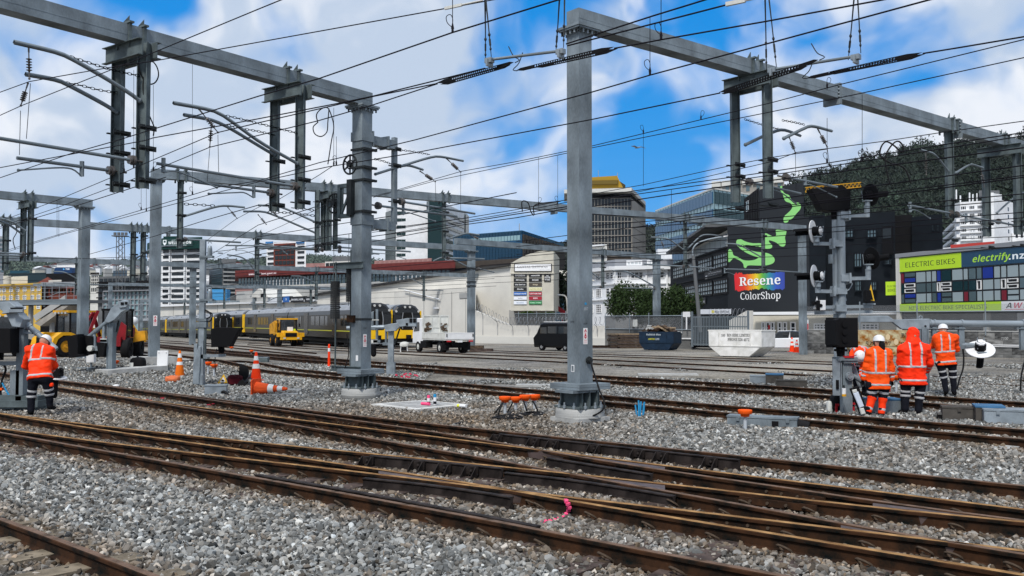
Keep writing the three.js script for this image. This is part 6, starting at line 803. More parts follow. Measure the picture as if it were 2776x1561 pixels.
{const t=thing('canopy_stair','red sloping canopy rail beside the mall tower','canopy');const d=112;part('beam',bar(P(1500,826,d),P(1532,850,d),.3,.5),std([.25,.02,.025],.7),t);part('post',cyl(P(1524,836,d),P(1524,885,d),.1,.1,6),std([.25,.02,.025],.7),t);}

// ---------- trains ----------
const TM={body:mottled([.017,.016,.013],.25,5,151,.35,{metalness:.3}),roof:mottled([.3,.31,.32],.2,4,153,.45,{metalness:.3}),mask:std([.012,.013,.015],.25),yellow:std([.85,.5,.008],.5),stripe:std([.5,.5,.03],.5),under:std([.01,.01,.01],.9),glass:std([.008,.01,.012],.12),chrome:std([.45,.46,.47],.3,{metalness:.6}),lamp:std([.5,.5,.48],.3)};
function hullGeo(L,z0,low,high,k){
 const prof=[[1.3,.75],[1.37,1.3],[1.37,2.75],[1.28,3.1],[1.05,3.42],[.7,3.6],[0,3.68]],pr=prof.filter(([,y])=>y>=low&&y<=high),pts=[...pr,...pr.slice().reverse().map(([x,y])=>[-x,y])];
 return prism(pts.map(([x,y])=>[x*k,y]),L).translate(0,0,z0);
}
function trainCar(t,z1,L,nose){
 const zb=z1 - L,car=part('carriage',[hullGeo(L -(nose?1.3:.3),zb +(nose===-1?1.3:.15),.7,3.1,1)],TM.body,t),z=(f)=>zb + .8 + f*(L - 1.6);
 part('roof',hullGeo(L -(nose?1.2:.3),zb +(nose===-1?1.2:.15),3.05,3.7,1.005),TM.roof,car);
 part('underframe',[box(2.3,.5,L - 2,0,.62,zb + L / 2),...[.14,.86].flatMap((f)=>[-.9,.9].map((d)=>box(2.2,.75,.9,0,.45,z(f)+ d))),box(2,.7,L*.4,0,.5,zb + L / 2)],TM.under,car);
 for(const s of[-1,1]){
  part('stripe',box(.02,.07,L - 3,s*1.375,1.35,zb + L / 2),TM.stripe,car);
  for(const[a,b]of[[.1,.18],[.19,.22],[.38,.44],[.45,.51],[.52,.58],[.59,.63],[.8,.84],[.85,.93]])part('window',box(.03,.85,(b - a)*(L - 1.6)- .12,s*1.372,2.22,z((a + b)/ 2)),TM.glass,car);
  for(const f of[.3,.72]){const d=part('door',box(.04,2.05,1.5,s*1.375,1.95,z(f)),TM.mask,car);d.userData={};}
  part('vent',[box(.05,.14,.5,s*1.12,3.35,z(.35)),box(.05,.14,.5,s*1.12,3.35,z(.75))],TM.under,car);
 }
 part('roof_unit',[box(1.4,.16,2.6,0,3.74,z(.3)),box(1.4,.16,2.6,0,3.74,z(.7)),box(.9,.1,1,0,3.72,z(.5))],TM.roof,car);
 part('gangway',box(1.6,2.5,.5,0,1.9,zb - .05),TM.under,car);
 if(nose){
  const e=nose===1?z1:zb,d=nose,Z=(v)=>e + d*v,cab=[];
  const shell=(o)=>{const a=[[1.1,.85],[1.16,1.3],[1.14,2.75],[1.02,3.05],[.75,3.36],[.4,3.48]],full=[...a,...a.slice().reverse().map(([x,y])=>[-x,y])];return full;};
  const g=prism(shell(),1.1,.16);if(d===1)g.translate(0,0,e - 1.35);else g.translate(0,0,e + .25);part('cab',g,TM.mask,car);
  part('cab_edge',[-1,1].map((s)=>box(.12,2.3,.45,s*1.3,1.95,Z(-.42))),TM.yellow,car);part('cab_skirt',[prism([[-1.3,.75],[1.3,.75],[1.32,1.55],[.7,1.62],[.55,1.45],[-.55,1.45],[-.7,1.62],[-1.32,1.55]],.3).translate(0,0,d===1?e - .15:e - .15)],TM.yellow,car);
  part('windscreen',[box(.72,.85,.06,-.82,2.3,Z(.0)),box(.72,.85,.06,.82,2.3,Z(.0)),box(1.9,.3,.06,0,3.02,Z(.0))],TM.glass,car);part('cab_door',[box(.8,1.5,.08,0,2.2,Z(.02))],TM.under,car);part('door_frame',[-.44,.44].map((x)=>tube([V(x*.9,2.95,Z(.08)),V(x*1.1,2.3,Z(.1)),V(x,1.55,Z(.12))],.035,12,5)),TM.chrome,car);
  for(const x of[-.22,.22,-1.0,1.0])part('headlight',put(new THREE.CylinderGeometry(.1,.1,.06,10),x,Math.abs(x)<.5?3.42:3.05,Z(.05),Math.PI / 2),TM.lamp,car);part('coupler',[box(.3,.3,.8,0,.9,Z(.3)),box(2.2,.25,.3,0,.6,Z(-.1))],TM.under,car);part('step',[box(1.8,.06,.25,0,.4,Z(.1))],TM.chrome,car);
 }
 return car;
}
function train(label,front,dir,cars,L){const d=dir.clone().setY(0).normalize(),t=thing('train',label,'train',front,Math.atan2(d.x,d.z));for(let i=0;i<cars.length;i++)trainCar(t,-i*L,L - .2,cars[i]);return t;}
{
 const a=P(1022,YH,73.6),b=P(634,YH,136),c=P(1104,YH,79),e=P(606,YH,127),h=P(334,YH,255);
 for(const p of[a,b,c,e,h])p.y=G(p.x,p.z)+ .02;
 train('dark grey train with a black and yellow nose behind the second post',a,a.clone().sub(b),[1,-1,1],26.7);
 train('second dark yellow nosed train standing right behind the white truck',c,a.clone().sub(b),[1,0],26.7);
 const t=train('far dark train facing the camera behind the black signal hood',e,e.clone().sub(h),[1,-1,1,-1,1,0],24);t.rotation.x=-.0063*.9;
 {const T=thing('train_number','black fleet numbers','number');scene.remove(T);delete used.train_number;}
}

// ---------- vehicles ----------
function wheel(parent,x,y,z,r,w,rim=M.whiteDirty,name='wheel'){const g=lathe([[r*.55,-w / 2],[r*.92,-w / 2],[r,-w*.3],[r,w*.3],[r*.92,w / 2],[r*.55,w / 2],[r*.5,0],[r*.55,-w / 2]],22).rotateZ(Math.PI / 2).translate(x,y,z),o=part(name,g,M.rubber,parent);part('rim',[put(new THREE.CylinderGeometry(r*.56,r*.56,w*.8,16).rotateZ(Math.PI / 2),x,y,z),put(new THREE.CylinderGeometry(r*.2,r*.2,w*1.02,8).rotateZ(Math.PI / 2),x,y,z)],rim,o);return o;}
const faceDir=(dx,dz)=>Math.atan2(dx,dz),spot=(x,y,up=0)=>gp(x,y,up);
{
 const p=P(1196,YH,62.6);p.y=G(p.x,p.z);const t=thing('flatbed_truck','white flatbed truck seen from behind with a raised headboard and open deck','truck',p,faceDir(-.5,-.866));
 part('chassis',[box(.9,.2,5.2,0,.62,0),box(1.6,.25,1,0,.5,-1.9),box(.5,.45,.9,.85,.55,.5),box(.5,.45,.7,-.85,.55,.4)],M.black,t);
 part('deck',[box(2.0,.1,3.7,0,.92,-.95)],M.whiteDirty,t);for(const s of[-1,1])part('side_board',[box(.05,.38,3.6,s*1.0,1.15,-.95),box(.07,.06,3.6,s*1.0,1.33,-.95)],M.whiteDirty,t);const tg=part('tailgate',[box(2.05,.4,.05,0,1.15,-2.8),box(2.05,.06,.07,0,1.34,-2.8)],M.white,t);part('latch',[box(.06,.2,.05,-.95,1.2,-2.84),box(.06,.2,.05,.95,1.2,-2.84)],M.iron,tg);
 part('headboard',[box(1.95,.07,.08,0,2.5,.85),box(1.95,.06,.06,0,1.7,.85),...[-.95,-.3,.3,.95].map((x)=>box(.07,1.4,.08,x,1.8,.85)),box(1.9,1.2,.04,0,1.85,.88)],M.whiteDirty,t);{const q=rng(19),g=[];for(let i=0;i<26;i++)g.push(box(.06 + q()*.2,.05 + q()*.16,.05,(i % 2?.6:-.6)+(q()- .5)*.45,1.72 +(q()- .5)*.5,.8,q(),0,q()*3));part('strap_bundle',g,M.timber,t);}
 const cab=part('cab',prism([[1.0,.62],[2.62,.62],[2.62,1.3],[2.3,2.2],[2.15,2.28],[1.0,2.28]],1.76,.05).translate(0,0,-.88).rotateY(-Math.PI / 2),M.white,t);part('side_window',[-1,1].map((s)=>prism([[1.5,1.45],[2.42,1.4],[2.2,2.05],[1.5,2.05]],.02).translate(0,0,-.01).rotateY(-Math.PI / 2).translate(s*.935,0,0)),M.glass,cab);part('windscreen',bar(V(0,1.42,2.66),V(0,2.1,2.4),1.6,.03),M.glass,cab);part('mirror',[box(.05,.3,.18,-1.12,1.75,2.5),box(.05,.3,.18,1.12,1.75,2.5),cyl(V(-.9,1.6,2.5),V(-1.12,1.75,2.5),.02,.02,5)],M.black,cab);
 part('side_locker',box(.5,.95,.75,-.8,1.85,1.32),M.white,t);for(const s of[-1,1]){wheel(t,s*.82,.38,1.75,.38,.24);wheel(t,s*.78,.38,-1.75,.38,.42);part('mudflap',box(.5,.55,.03,s*.78,.5,-2.3),M.rubber,t);part('tail_light',box(.3,.1,.04,s*.8,.82,-2.84),M.red,t);}part('number_plate',box(.36,.12,.02,0,.8,-2.84),M.white,t);part('fender',[-1,1].map((s)=>box(.5,.04,1,s*.78,.84,-1.75)),M.black,t);
}
{
 const p=spot(776,938);const t=thing('dump_truck','yellow articulated dump truck parked in front of the dark train','dump truck',p,faceDir(.42,.9));
 part('chassis',[box(.9,.4,4.4,0,.75,-.5)],M.black,t);for(const s of[-1,1]){wheel(t,s*.95,.56,1.2,.56,.5,M.yellowDirty);wheel(t,s*.95,.56,-1.3,.56,.5,M.yellowDirty);part('fender',[box(.55,.06,1.4,s*.95,1.2,1.2),box(.55,.35,.06,s*.95,1.05,1.9)],M.yellow,t);}
 part('bonnet',[prism([[.9,.8],[2.1,.8],[2.1,1.25],[.9,1.42]],1.3,.03).translate(0,0,-.65).rotateY(-Math.PI / 2)],M.yellow,t);part('grille',[box(1.0,.35,.05,0,1.05,2.17)],M.black,t);part('bumper',[box(1.9,.22,.2,0,.72,2.15),box(.3,.2,.1,-.8,.9,2.2),box(.3,.2,.1,.8,.9,2.2)],M.yellow,t);for(const s of[-1,1])part('headlight',box(.2,.12,.06,s*.6,.76,2.27),TM.lamp,t);
 part('cab',[box(1.45,1.15,1.35,0,1.85,.4)],M.glass,t);for(const[x,z]of[[-.72,1.05],[.72,1.05],[-.72,-.27],[.72,-.27]])part('cab_post',box(.08,1.25,.08,x,1.85,z),M.black,t);part('cab_base',box(1.5,.3,1.4,0,1.3,.4),M.black,t);part('cab_roof',box(1.6,.12,1.55,0,2.47,.4),M.yellow,t);part('sheet',box(.5,.4,.1,.1,1.55,1.15),M.white,t);
 part('skip_bed',[prism([[-2.9,1.0],[-.5,1.0],[-.35,2.1],[-.55,2.3],[-3.1,1.95]],1.9,.02).translate(0,0,-.95).rotateY(-Math.PI / 2)],M.yellowDirty,t);part('warning_panel',box(.4,.15,.02,.4,1.5,1.12),B.lime,t);part('mirror',[box(.12,.3,.05,.95,1.9,1.1),box(.12,.3,.05,-.95,1.9,1.1)],M.black,t);
}
{
 const p=P(1524,YH,67);p.y=G(p.x,p.z);const t=thing('van','black work van with a pale name plate beside the razor wire wall','van',p,faceDir(-.56,-.83));
 part('body',prism([[-2.3,.35],[2.3,.35],[2.38,.9],[1.95,1.25],[1.5,1.88],[1.2,1.95],[-2.2,1.95],[-2.34,1.7]],1.5,.12).translate(0,0,-.75).rotateY(-Math.PI / 2),std([.003,.0035,.005],.45,{specularIntensity:.35}),t);const gl=M.glass;for(const s of[-1,1]){part('side_window',[box(.02,.5,1.3,s*.875,1.52,-1.35),box(.02,.5,1.15,s*.875,1.52,.0),box(.02,.45,.8,s*.875,1.48,1.1)],gl,t);for(const z of[-1.45,1.4])wheel(t,s*.76,.33,z,.33,.22,TM.chrome);}
 part('rear_window',box(1.3,.55,.03,0,1.52,-2.36),gl,t);part('roof_rack',[box(.04,.05,3.4,-.7,2.1,-.4),box(.04,.05,3.4,.7,2.1,-.4),...[-1.8,-.6,.6].map((z)=>box(1.45,.04,.06,0,2.09,z))],M.white,t);for(const s of[-1,1])part('tail_light',box(.1,.5,.05,s*.78,1.2,-2.37),M.red,t);
 part('name_plate',box(.02,.28,1.25,-.882,.98,-.5),std([.3,.34,.38],.5),t);{const m=part('name_lettering',new THREE.PlaneGeometry(1.2,.26),printed(256,56,(x,w,h)=>{x.fillStyle='#9fb0bd';x.fillRect(0,0,w,h);words(x,'MILTON ELECTRICAL',128,30,30,'#20262c','sans-serif','bold','center',240);}),t);m.rotation.y=-Math.PI / 2;m.position.set(-.895,.98,-.5);}
}
{
 const p=spot(2126,952);const t=thing('car','white hatchback car parked behind the orange cones by the black shop','car',p,faceDir(-.8,-.25));
 const w=std([.72,.73,.74],.25);part('body',prism([[-2.1,.3],[2.15,.3],[2.2,.62],[1.5,.86],[-1.9,.95],[-2.15,.75]],1.66,.05).translate(0,0,-.83).rotateY(-Math.PI / 2),w,t);const c=part('cabin',prism([[-1.7,.9],[1.05,.88],[.35,1.36],[-.6,1.42],[-1.3,1.3]],1.42,.05).translate(0,0,-.71).rotateY(-Math.PI / 2),M.glass,t);part('roof',box(1.3,.04,1.2,0,1.46,-.25),w,c);part('pillar',[-1,1].map((s)=>bar(V(s*.77,.92,-.35),V(s*.72,1.42,-.45),.04,.1)),w,c);for(const s of[-1,1])for(const z of[-1.3,1.35])wheel(t,s*.8,.33,z,.33,.2,TM.under);for(const s of[-1,1])part('headlight',box(.3,.12,.1,s*.6,.66,2.16),TM.lamp,t);
}
function machineCab(t,x,z,s,roofY){part('cab',[box(1.4,1.3,1.3,x,roofY - .75,z)],M.glass,t);for(const[a,b]of[[-.7,.66],[.7,.66],[-.7,-.66],[.7,-.66]])part('cab_post',box(.08,1.5,.08,x + a,roofY - .75,z + b),M.black,t);part('cab_roof',box(1.65,.14,1.7,x,roofY,z),M.yellow,t);part('work_light',[-.5,-.15,.2,.55].map((a)=>box(.16,.12,.06,x + a,roofY - .08,z + .86)),TM.lamp,t);}
{const p=spot(196,966);const t=thing('backhoe_loader','yellow backhoe loader with big rear tyres at the left','loader',p,faceDir(-.55,.8));p.y=0;part('chassis',box(.9,.6,3.8,0,.85,0),M.black,t);machineCab(t,0,-.1,1,2.62);part('bonnet',[prism([[-2.4,.9],[-.8,.9],[-.8,1.65],[-2.3,1.5]],.95,.04).translate(0,0,-.47).rotateY(-Math.PI / 2)],M.yellow,t);for(const s of[-1,1]){wheel(t,s*.9,.62,1.0,.62,.45,M.yellowDirty);wheel(t,s*.85,.45,-1.7,.45,.35,M.yellowDirty);part('fender',[prism([[.15,.75],[.35,1.25],[.75,1.42],[1.3,1.42],[1.75,1.1],[1.85,.7],[1.65,.7],[1.5,1.05],[1.2,1.25],[.8,1.25],[.5,1.05],[.35,.75]],.5).translate(0,0,-.25).rotateY(-Math.PI / 2).translate(s*.9,0,0)],M.yellow,t);}part('boom',[bar(V(0,1.1,-2.4),V(0,2.5,-3.2),.25,.35),bar(V(0,2.5,-3.2),V(0,1.2,-4.2),.2,.28)],M.yellow,t);part('bucket',[prism([[-4.6,.8],[-4.1,.7],[-3.9,1.2],[-4.3,1.3]],.7,.02).translate(0,0,-.35).rotateY(-Math.PI / 2)],M.yellowDirty,t);part('loader_arm',[-.6,.6].map((x)=>bar(V(x,1.3,.6),V(x,.4,2.2),.14,.22)),M.yellow,t);part('ladder',[box(.4,.05,.2,-.9,.6,.2),box(.4,.05,.2,-.9,.9,.15)],M.black,t);}
{const p=spot(312,972);const t=thing('telehandler','red tractor loader with raised dark red arms behind the folded signal','loader',p,faceDir(.15,.95));p.y=0;const rd=mottled([.22,.009,.014],.3,1,161,.45);part('chassis',box(1.1,.6,3.2,0,.8,-.4),M.black,t);part('hood',[box(1.3,.5,.5,.0,.95,1.25),box(1.0,.55,1.2,0,1.4,-1.6)],rd,t);part('cab',box(1.2,1.35,1.2,.1,1.9,-.1),M.glass,t);for(const[x,z]of[[-.6,.6],[.6,.6],[-.6,-.6],[.6,-.6]])part('cab_post',box(.09,1.5,.09,x + .1,1.9,z - .1),M.black,t);part('cab_roof',box(1.35,.12,1.4,.1,2.65,-.1),M.black,t);part('side_panel',[prism([[0,0],[.5,-.2],[.55,.9],[.3,1.1]],.15).translate(.3,.9,1.1)],rd,t);for(const s of[-1,1]){wheel(t,s*.82,.58,.9,.58,.42,M.black);wheel(t,s*.82,.58,-1.6,.58,.42,M.black);}part('lift_arm',[bar(V(-.75,1.2,.2),V(-1.0,2.5,.6),.1,.16),bar(V(-1.25,1.0,.9),V(-.75,2.6,.6),.1,.15),bar(V(-1.0,2.5,.6),V(-1.4,1.5,1.2),.08,.12)],rd,t);part('bucket',[prism([[.8,.9],[1.45,1.0],[1.4,1.5],[.9,1.45]],.5,.02).translate(.1,0,-.6)],M.yellowDirty,t);part('number_plate',box(.4,.12,.02,.2,.85,1.52),M.white,t);}
{const p=spot(18,965);const t=thing('site_machine','yellow roofed machine cab half hidden at the left edge','loader',p,.2);p.y=0;part('chassis',[box(1.6,.8,2.6,0,.8,0)],M.black,t);machineCab(t,0,0,1,2.45);part('beacon',box(.2,.16,.2,.1,2.6,0),M.yellow,t);for(const s of[-1,1])for(const z of[-.9,.9])wheel(t,s*.85,.5,z,.5,.4,M.yellowDirty);}

// ---------- skips, stacks, fences ----------
function skip(name,label,p,yaw,L,D,H,mat,letter,slope=.75){
 const t=thing(name,label,'skip bin',p,yaw),o=[[-L / 2,H],[-L / 2 + .02,H*.4],[-L / 2 + slope,.06],[L / 2 - slope,.06],[L / 2 - .02,H*.4],[L / 2,H]],wall=(z)=>prism(o,.06,.01).translate(0,0,z - .03);
 part('side',wall(D / 2),mat,t);part('side',wall(-D / 2),mat,t);part('end',[bar(V(L / 2 - slope,.06,0),V(L / 2 - .02,H*.4,0),D,.05),bar(V(L / 2 - .02,H*.4,0),V(L / 2,H,0),D,.05)],mat,t);part('end',[bar(V(-L / 2 + slope,.06,0),V(-L / 2 + .02,H*.4,0),D,.05),bar(V(-L / 2 + .02,H*.4,0),V(-L / 2,H,0),D,.05)],mat,t);part('floor',box(L - slope*2,.05,D,0,.09,0),mat,t);
 part('rim',[box(L + .1,.07,.09,0,H,D / 2),box(L + .1,.07,.09,0,H,-D / 2),box(.09,.07,D,L / 2,H,0),box(.09,.07,D,-L / 2,H,0)],mat,t);part('rib',[...[-.3,.3].map((f)=>box(.07,H*.5,.05,f*L,H*.68,D / 2 + .05)),box(L - .1,.05,.05,0,H*.42,D / 2 + .05)],mat,t);part('foot',[-.5,.5].flatMap((x)=>[-.35,.35].map((z)=>box(.12,.08,.12,x*L*.5,.04,z*D))),M.black,t);
 if(letter){const m=part('lettering',new THREE.PlaneGeometry(letter.w,letter.h),new THREE.MeshStandardMaterial({map:canvasTex(512,Math.round(512*letter.h / letter.w),letter.draw),transparent:true,roughness:.8}),t);m.position.set(letter.x,letter.y,D / 2 + .052);}
 return t;
}
const skipWhite=mottled([.70,.69,.66],.25,1.6,171,.7,{},[1,1,1.1]),skipBlue=mottled([.008,.022,.045],.5,1.2,173,.5),skipRust=mottled([.36,.25,.13],1.2,.8,175,.85,{},[.5,1.1,1.7],4);
{const p=P(2010,YH,53.6);p.y=G(p.x,p.z);skip('skip_bin','white battered skip bin with a hire phone number standing in the yard',p,-.72,3.3,1.7,1.52,skipWhite,{w:1.9,h:.6,x:.1,y:1.12,draw:(x,w,h)=>{words(x,'183',40,h*.3,50,'#2c2d30','serif','bold','center',70);words(x,'BIN HIRE LIMITED',305,h*.28,58,'#2c2d30','serif','bold','center',400);words(x,'PHONE 528 4072',300,h*.7,58,'#2c2d30','serif','bold','center',370);}});}
{const p=P(2388,YH,55);p.y=G(p.x,p.z);skip('skip_bin','rust streaked skip bin standing behind the workers',p,.02,3.7,1.7,1.5,skipRust,{w:3.1,h:.95,x:.05,y:.95,draw:(x,w,h)=>{words(x,'528',80,h*.72,60,'#26241f','serif','bold');words(x,'407',230,h*.72,60,'#26241f','serif','bold');words(x,'BIN',430,h*.2,56,'#26241f','serif','bold');words(x,'(528',430,h*.74,56,'#26241f','serif','bold');x.fillStyle='#c9b48e';for(const[a,b]of[[250,.3],[150,.45],[330,.6]]){x.beginPath();x.ellipse(a,h*b,22,30,0,0,6.3);x.fill();}}},.4);}
{const p=P(1790,YH,69);p.y=G(p.x,p.z);const t=skip('skip_bin','dark blue skip bin heaped with scrap timber and rubbish',p,-.55,2.7,1.6,1.35,skipBlue,{w:1.5,h:.7,x:-.2,y:.98,draw:(x,w,h)=>{words(x,'Rubbish Bins',256,h*.22,60,'#b9c2c8','serif','bold','center',440);words(x,'LIMITED',200,h*.7,62,'#c9c430','sans-serif','bold','center',180);words(x,'LIFE',360,h*.7,62,'#b9c2c8','sans-serif','bold','center',110);}},.4);
 const r=rng(41);for(let i=0;i<26;i++)part('scrap',box(.2 + r()*.9,.06 + r()*.2,.1 + r()*.5,(r()- .5)*2.1,1.28 + r()*.5*(1 - Math.abs(i / 13 - 1)*.3),(r()- .5)*1.1,r()*1.2 - .6,r()*6,r()*.9 - .45),[M.timber,M.plate,M.rust,M.concrete,M.timberPale][i % 5],t);}
{
 const p=spot(1694,944),t=thing('timber_stack','tall stack of dark used sleepers beside the blue skip','timber stack',p,.25),r=rng(51);for(let i=0;i<11;i++)for(let k=0;k<3;k++)part('timber',box(2.0 + r()*.25,.085,.3,(r()- .5)*.2 -(k===2?-.35:.2),.06 + i*.11,k*.34 - .4 +(r()- .5)*.08,0,(r()- .5)*.06,(r()- .5)*.02),i>9?M.timberPale:[M.timber,M.plate][(i + k)% 2],t);for(let i=0;i<9;i++)part('timber',box(.9,.09,.5,1.55 +(r()- .5)*.1,.08 + i*.13,.1,0,(r()- .5)*.1),M.timber,t);
 const p2=spot(1648,943),u=thing('timber_stack','low heap of long rusty timbers on the ground left of the tall stack','timber stack',p2,.2);for(let i=0;i<7;i++)part('timber',box(3.4,.1,.22,-.2 +(r()- .5)*.4,.06 + Math.floor(i / 4)*.1,(i % 4)*.24 - .4,0,(r()- .5)*.08),i % 2?M.plate:M.rust,u);const c=spot(1640,931);const k=thing('wooden_crate','small pale wooden crate beside the timber stacks','crate',c,.2);part('box',box(.9,.36,.6,0,.2,0),M.timberPale,k);part('slat',[box(.94,.05,.64,0,.36,0),box(.94,.05,.64,0,.1,0)],M.timber,k);
 const q=spot(1305,952),v=thing('timber_stack','few old sleepers lying beside the white truck','timber stack',q,-.2);part('timber',box(1.7,.2,.24,0,.1,0),M.timber,v);part('timber',box(1.6,.2,.24,.1,.1,.3),M.plate,v);part('timber',box(1.0,.2,.24,-.3,.31,.15),M.timber,v);}
{const p=spot(1908,947),t=thing('hose_coil','black coil of hose lying beside the steel gate','hose'),g=[];const r=rng(61);for(let i=0;i<9;i++)g.push(put(new THREE.TorusGeometry(.75 + r()*.28,.05,6,28),p.x +(r()- .5)*.2,p.y + .12 + i*.075,p.z +(r()- .5)*.2,Math.PI / 2 +(r()- .5)*.25,0,0));part('hose',g,M.rubber,t);}
{
 const t=thing('steel_gate','tall galvanised steel bar gate left of the white skip','gate'),f=fac(1876,70,2028,66),y0=f.Y(1950,938),y1=f.Y(1950,858);for(let i=0;i<=34;i++){const u=lerp(.05,f.W - .05,i / 34);f.box('gate_bar',M.galv,u - .022,u + .022,y0,y1,-.02,.025,t);}for(const y of[y0 + .1,y1 - .02,(y0 + y1)/ 2 + .35])f.box('gate_rail',M.galv,0,f.W,y - .04,y + .04,-.05,-.02,t);for(const u of[0,f.W])f.box('gate_post',M.galv,u - .06,u + .06,y0 - .1,y1 + .4,-.06,.06,t);
 const b=[];for(let i=0;i<9;i++){const a=f.at(lerp(f.W*.35,f.W,i / 9),y1 + .3);b.push(put(new THREE.TorusGeometry(.28,.014,4,14),a.x,a.y,a.z,0,.9));}part('razor_wire',b,B.roofGrey,t);
 const s=fac(1900,74,1986,72);s.px('name_board',B.white,1900,838,1982,851,0,.05,t);s.sheet('name_lettering',printed(256,44,(x,w,h)=>{x.fillStyle='#c9ccd2';x.fillRect(0,0,w,h);x.fillStyle='#d9c92a';x.fillRect(96,10,22,24);words(x,'Ray White',180,24,30,'#33363a','sans-serif','bold','center',120);}),s.U(1900),s.U(1982),s.Y(1941,851),s.Y(1941,838),.055,t);}
{
 const t=thing('ramp_wall','white sloping end wall between the gate and the shop front','wall'),f=fac(1985,84,2044,82),p=[[1985,938],[2042,938],[2042,842],[2032,842],[1985,868]].map(([x,y])=>[f.U(x),f.Y(x,y)]);part('wall',prism(p,.4).applyMatrix4(M4().makeBasis(f.u,V(0,1,0),f.n).setPosition(f.a.clone().setY(0))),B.mall,t);}
const meshTex=dataTex(64,(u,v)=>{const a=Math.abs(((u + v)*4)% 1 - .5)<.12||Math.abs((((u - v)*4)% 1 + 1)% 1 - .5)<.12?1:0;return[a,a,a];},false,4);
const meshMat=new THREE.MeshStandardMaterial({color:LIN(.2,.21,.22),alphaMap:meshTex,transparent:true,roughness:.7,side:THREE.DoubleSide}),shadeMat=new THREE.MeshStandardMaterial({color:LIN(.012,.014,.014),transparent:true,opacity:.78,roughness:.95,side:THREE.DoubleSide});
function meshFence(label,f,y0,y1,posts,shade,rails=[1]){const t=thing('mesh_fence',label,'fence');const g=new THREE.PlaneGeometry(f.W,y1 - y0),uv=g.attributes.uv;for(let i=0;i<4;i++)uv.setXY(i,uv.getX(i)*f.W,uv.getY(i)*(y1 - y0));const m=part('mesh',g,meshMat,t);m.position.copy(f.at(f.W / 2,(y0 + y1)/ 2,0));m.rotation.y=Math.atan2(f.n.x,f.n.z);if(shade){const s=part('shade_cloth',new THREE.PlaneGeometry(f.W,y1 - y0),shadeMat,t);s.position.copy(f.at(f.W / 2,(y0 + y1)/ 2,-.03));s.rotation.y=m.rotation.y;}for(const x of posts){const u=f.U(x);part('fence_post',cyl(f.at(u,y0 - .3,.05),f.at(u,y1 + .25,.05),.035,.035,7),M.galvNew,t);}for(const k of rails)part('fence_rail',cyl(f.at(0,lerp(y0,y1,k),.05),f.at(f.W,lerp(y0,y1,k),.05),.03,.03,6),M.galvNew,t);return t;}
{const f=fac(1640,80,1878,72);meshFence('dark screened mesh fence behind the timber stack and blue skip',f,f.Y(1760,893),f.Y(1760,856),[1642,1708,1760,1850,1876],true,[1,.02]);const w=thing('low_wall','dark low concrete wall under the screened fence','wall');f.box('wall',M.concreteDark,0,f.W,-.3,f.Y(1760,893),-.2,0,w);f.box('pipe',M.white,f.U(1850),f.W,f.Y(1860,919),f.Y(1860,916),0,.1,w);
 const fs=fac(1640,79.5,1878,71.5),t=thing('fence_notice','small white notice board on the screened fence by the gate','sign');fs.px('board',M.white,1852,845,1871,859,0,.04,t);fs.px('leg',M.white,1860,859,1863,893,0,.04,t);const t2=thing('fence_notice','pale blank sheet on the fence above the timber stack','sign');fs.px('board',M.whiteDirty,1716,866,1728,885,0,.04,t2);}
{const f=fac(1396,99,1545,92);meshFence('thin mesh fence in front of the bright shrubs',f,f.Y(1470,867),f.Y(1470,850),[1407,1431,1456,1481,1508,1535],true,[1]);}
{
 const t=thing('block_wall','dark weathered concrete block wall along the right with chalked 1100','wall'),f=fac(2172,61,2860,49.5),h=f.Y(2500,895),y0=-.25;const bw=.9,rows=4,r=rng(71),mats=[M.concreteDark,mottled([.1,.1,.098],.8,1.4,181,.95),mottled([.19,.188,.18],.8,1.8,183,.95)];
 for(let j=0;j<rows;j++){const yy=lerp(y0,h - .05,j / rows),y2=lerp(y0,h - .05,(j + 1)/ rows);for(let u=-(j % 2)*bw / 2;u<f.W;u +=bw){const a=Math.max(u,0)+ .008,b=Math.min(u + bw,f.W)- .008;if(b - a>.05)f.box('block',mats[Math.floor(r()*3)],a,b,yy + .007,y2 - .007,-.3,r()*.018,t);}}f.box('core',M.black,0,f.W,y0,h - .06,-.28,-.02,t);f.box('coping',M.concrete,0,f.W,h - .05,h,-.32,.05,t);f.box('pipe',M.white,f.U(2560),f.W,f.Y(2700,936),f.Y(2700,933.5),.03,.08,t);f.box('pipe',M.white,f.U(2560),f.W,f.Y(2700,940),f.Y(2700,938),.03,.08,t);chalk(t,f,f.U(2722),f.Y(2722,917),.03,'1100',.55,'#c9c9c6',.26);
 meshFence('mesh fence on posts above the right hand block wall',f,h + .05,f.Y(2500,826),[2178,2332,2487,2672],false,[.72]);}
{const d=92,t=thing('utility_pole','dark leaning wooden pole with a curved lamp arm before the black shop','pole');part('pole',cyl(P(1899,900,d),P(1879,692,d),.22,.16,10),B.greyDark,t);part('lamp_arm',tube([P(1879,700,d),P(1878,676,d),P(1890,660,d),P(1915,650,d),P(1960,641,d)],.08,24,6),M.galvNew,t);part('lamp_head',bar(P(1960,641,d),P(1972,638,d),.3,.14),M.white,t);}
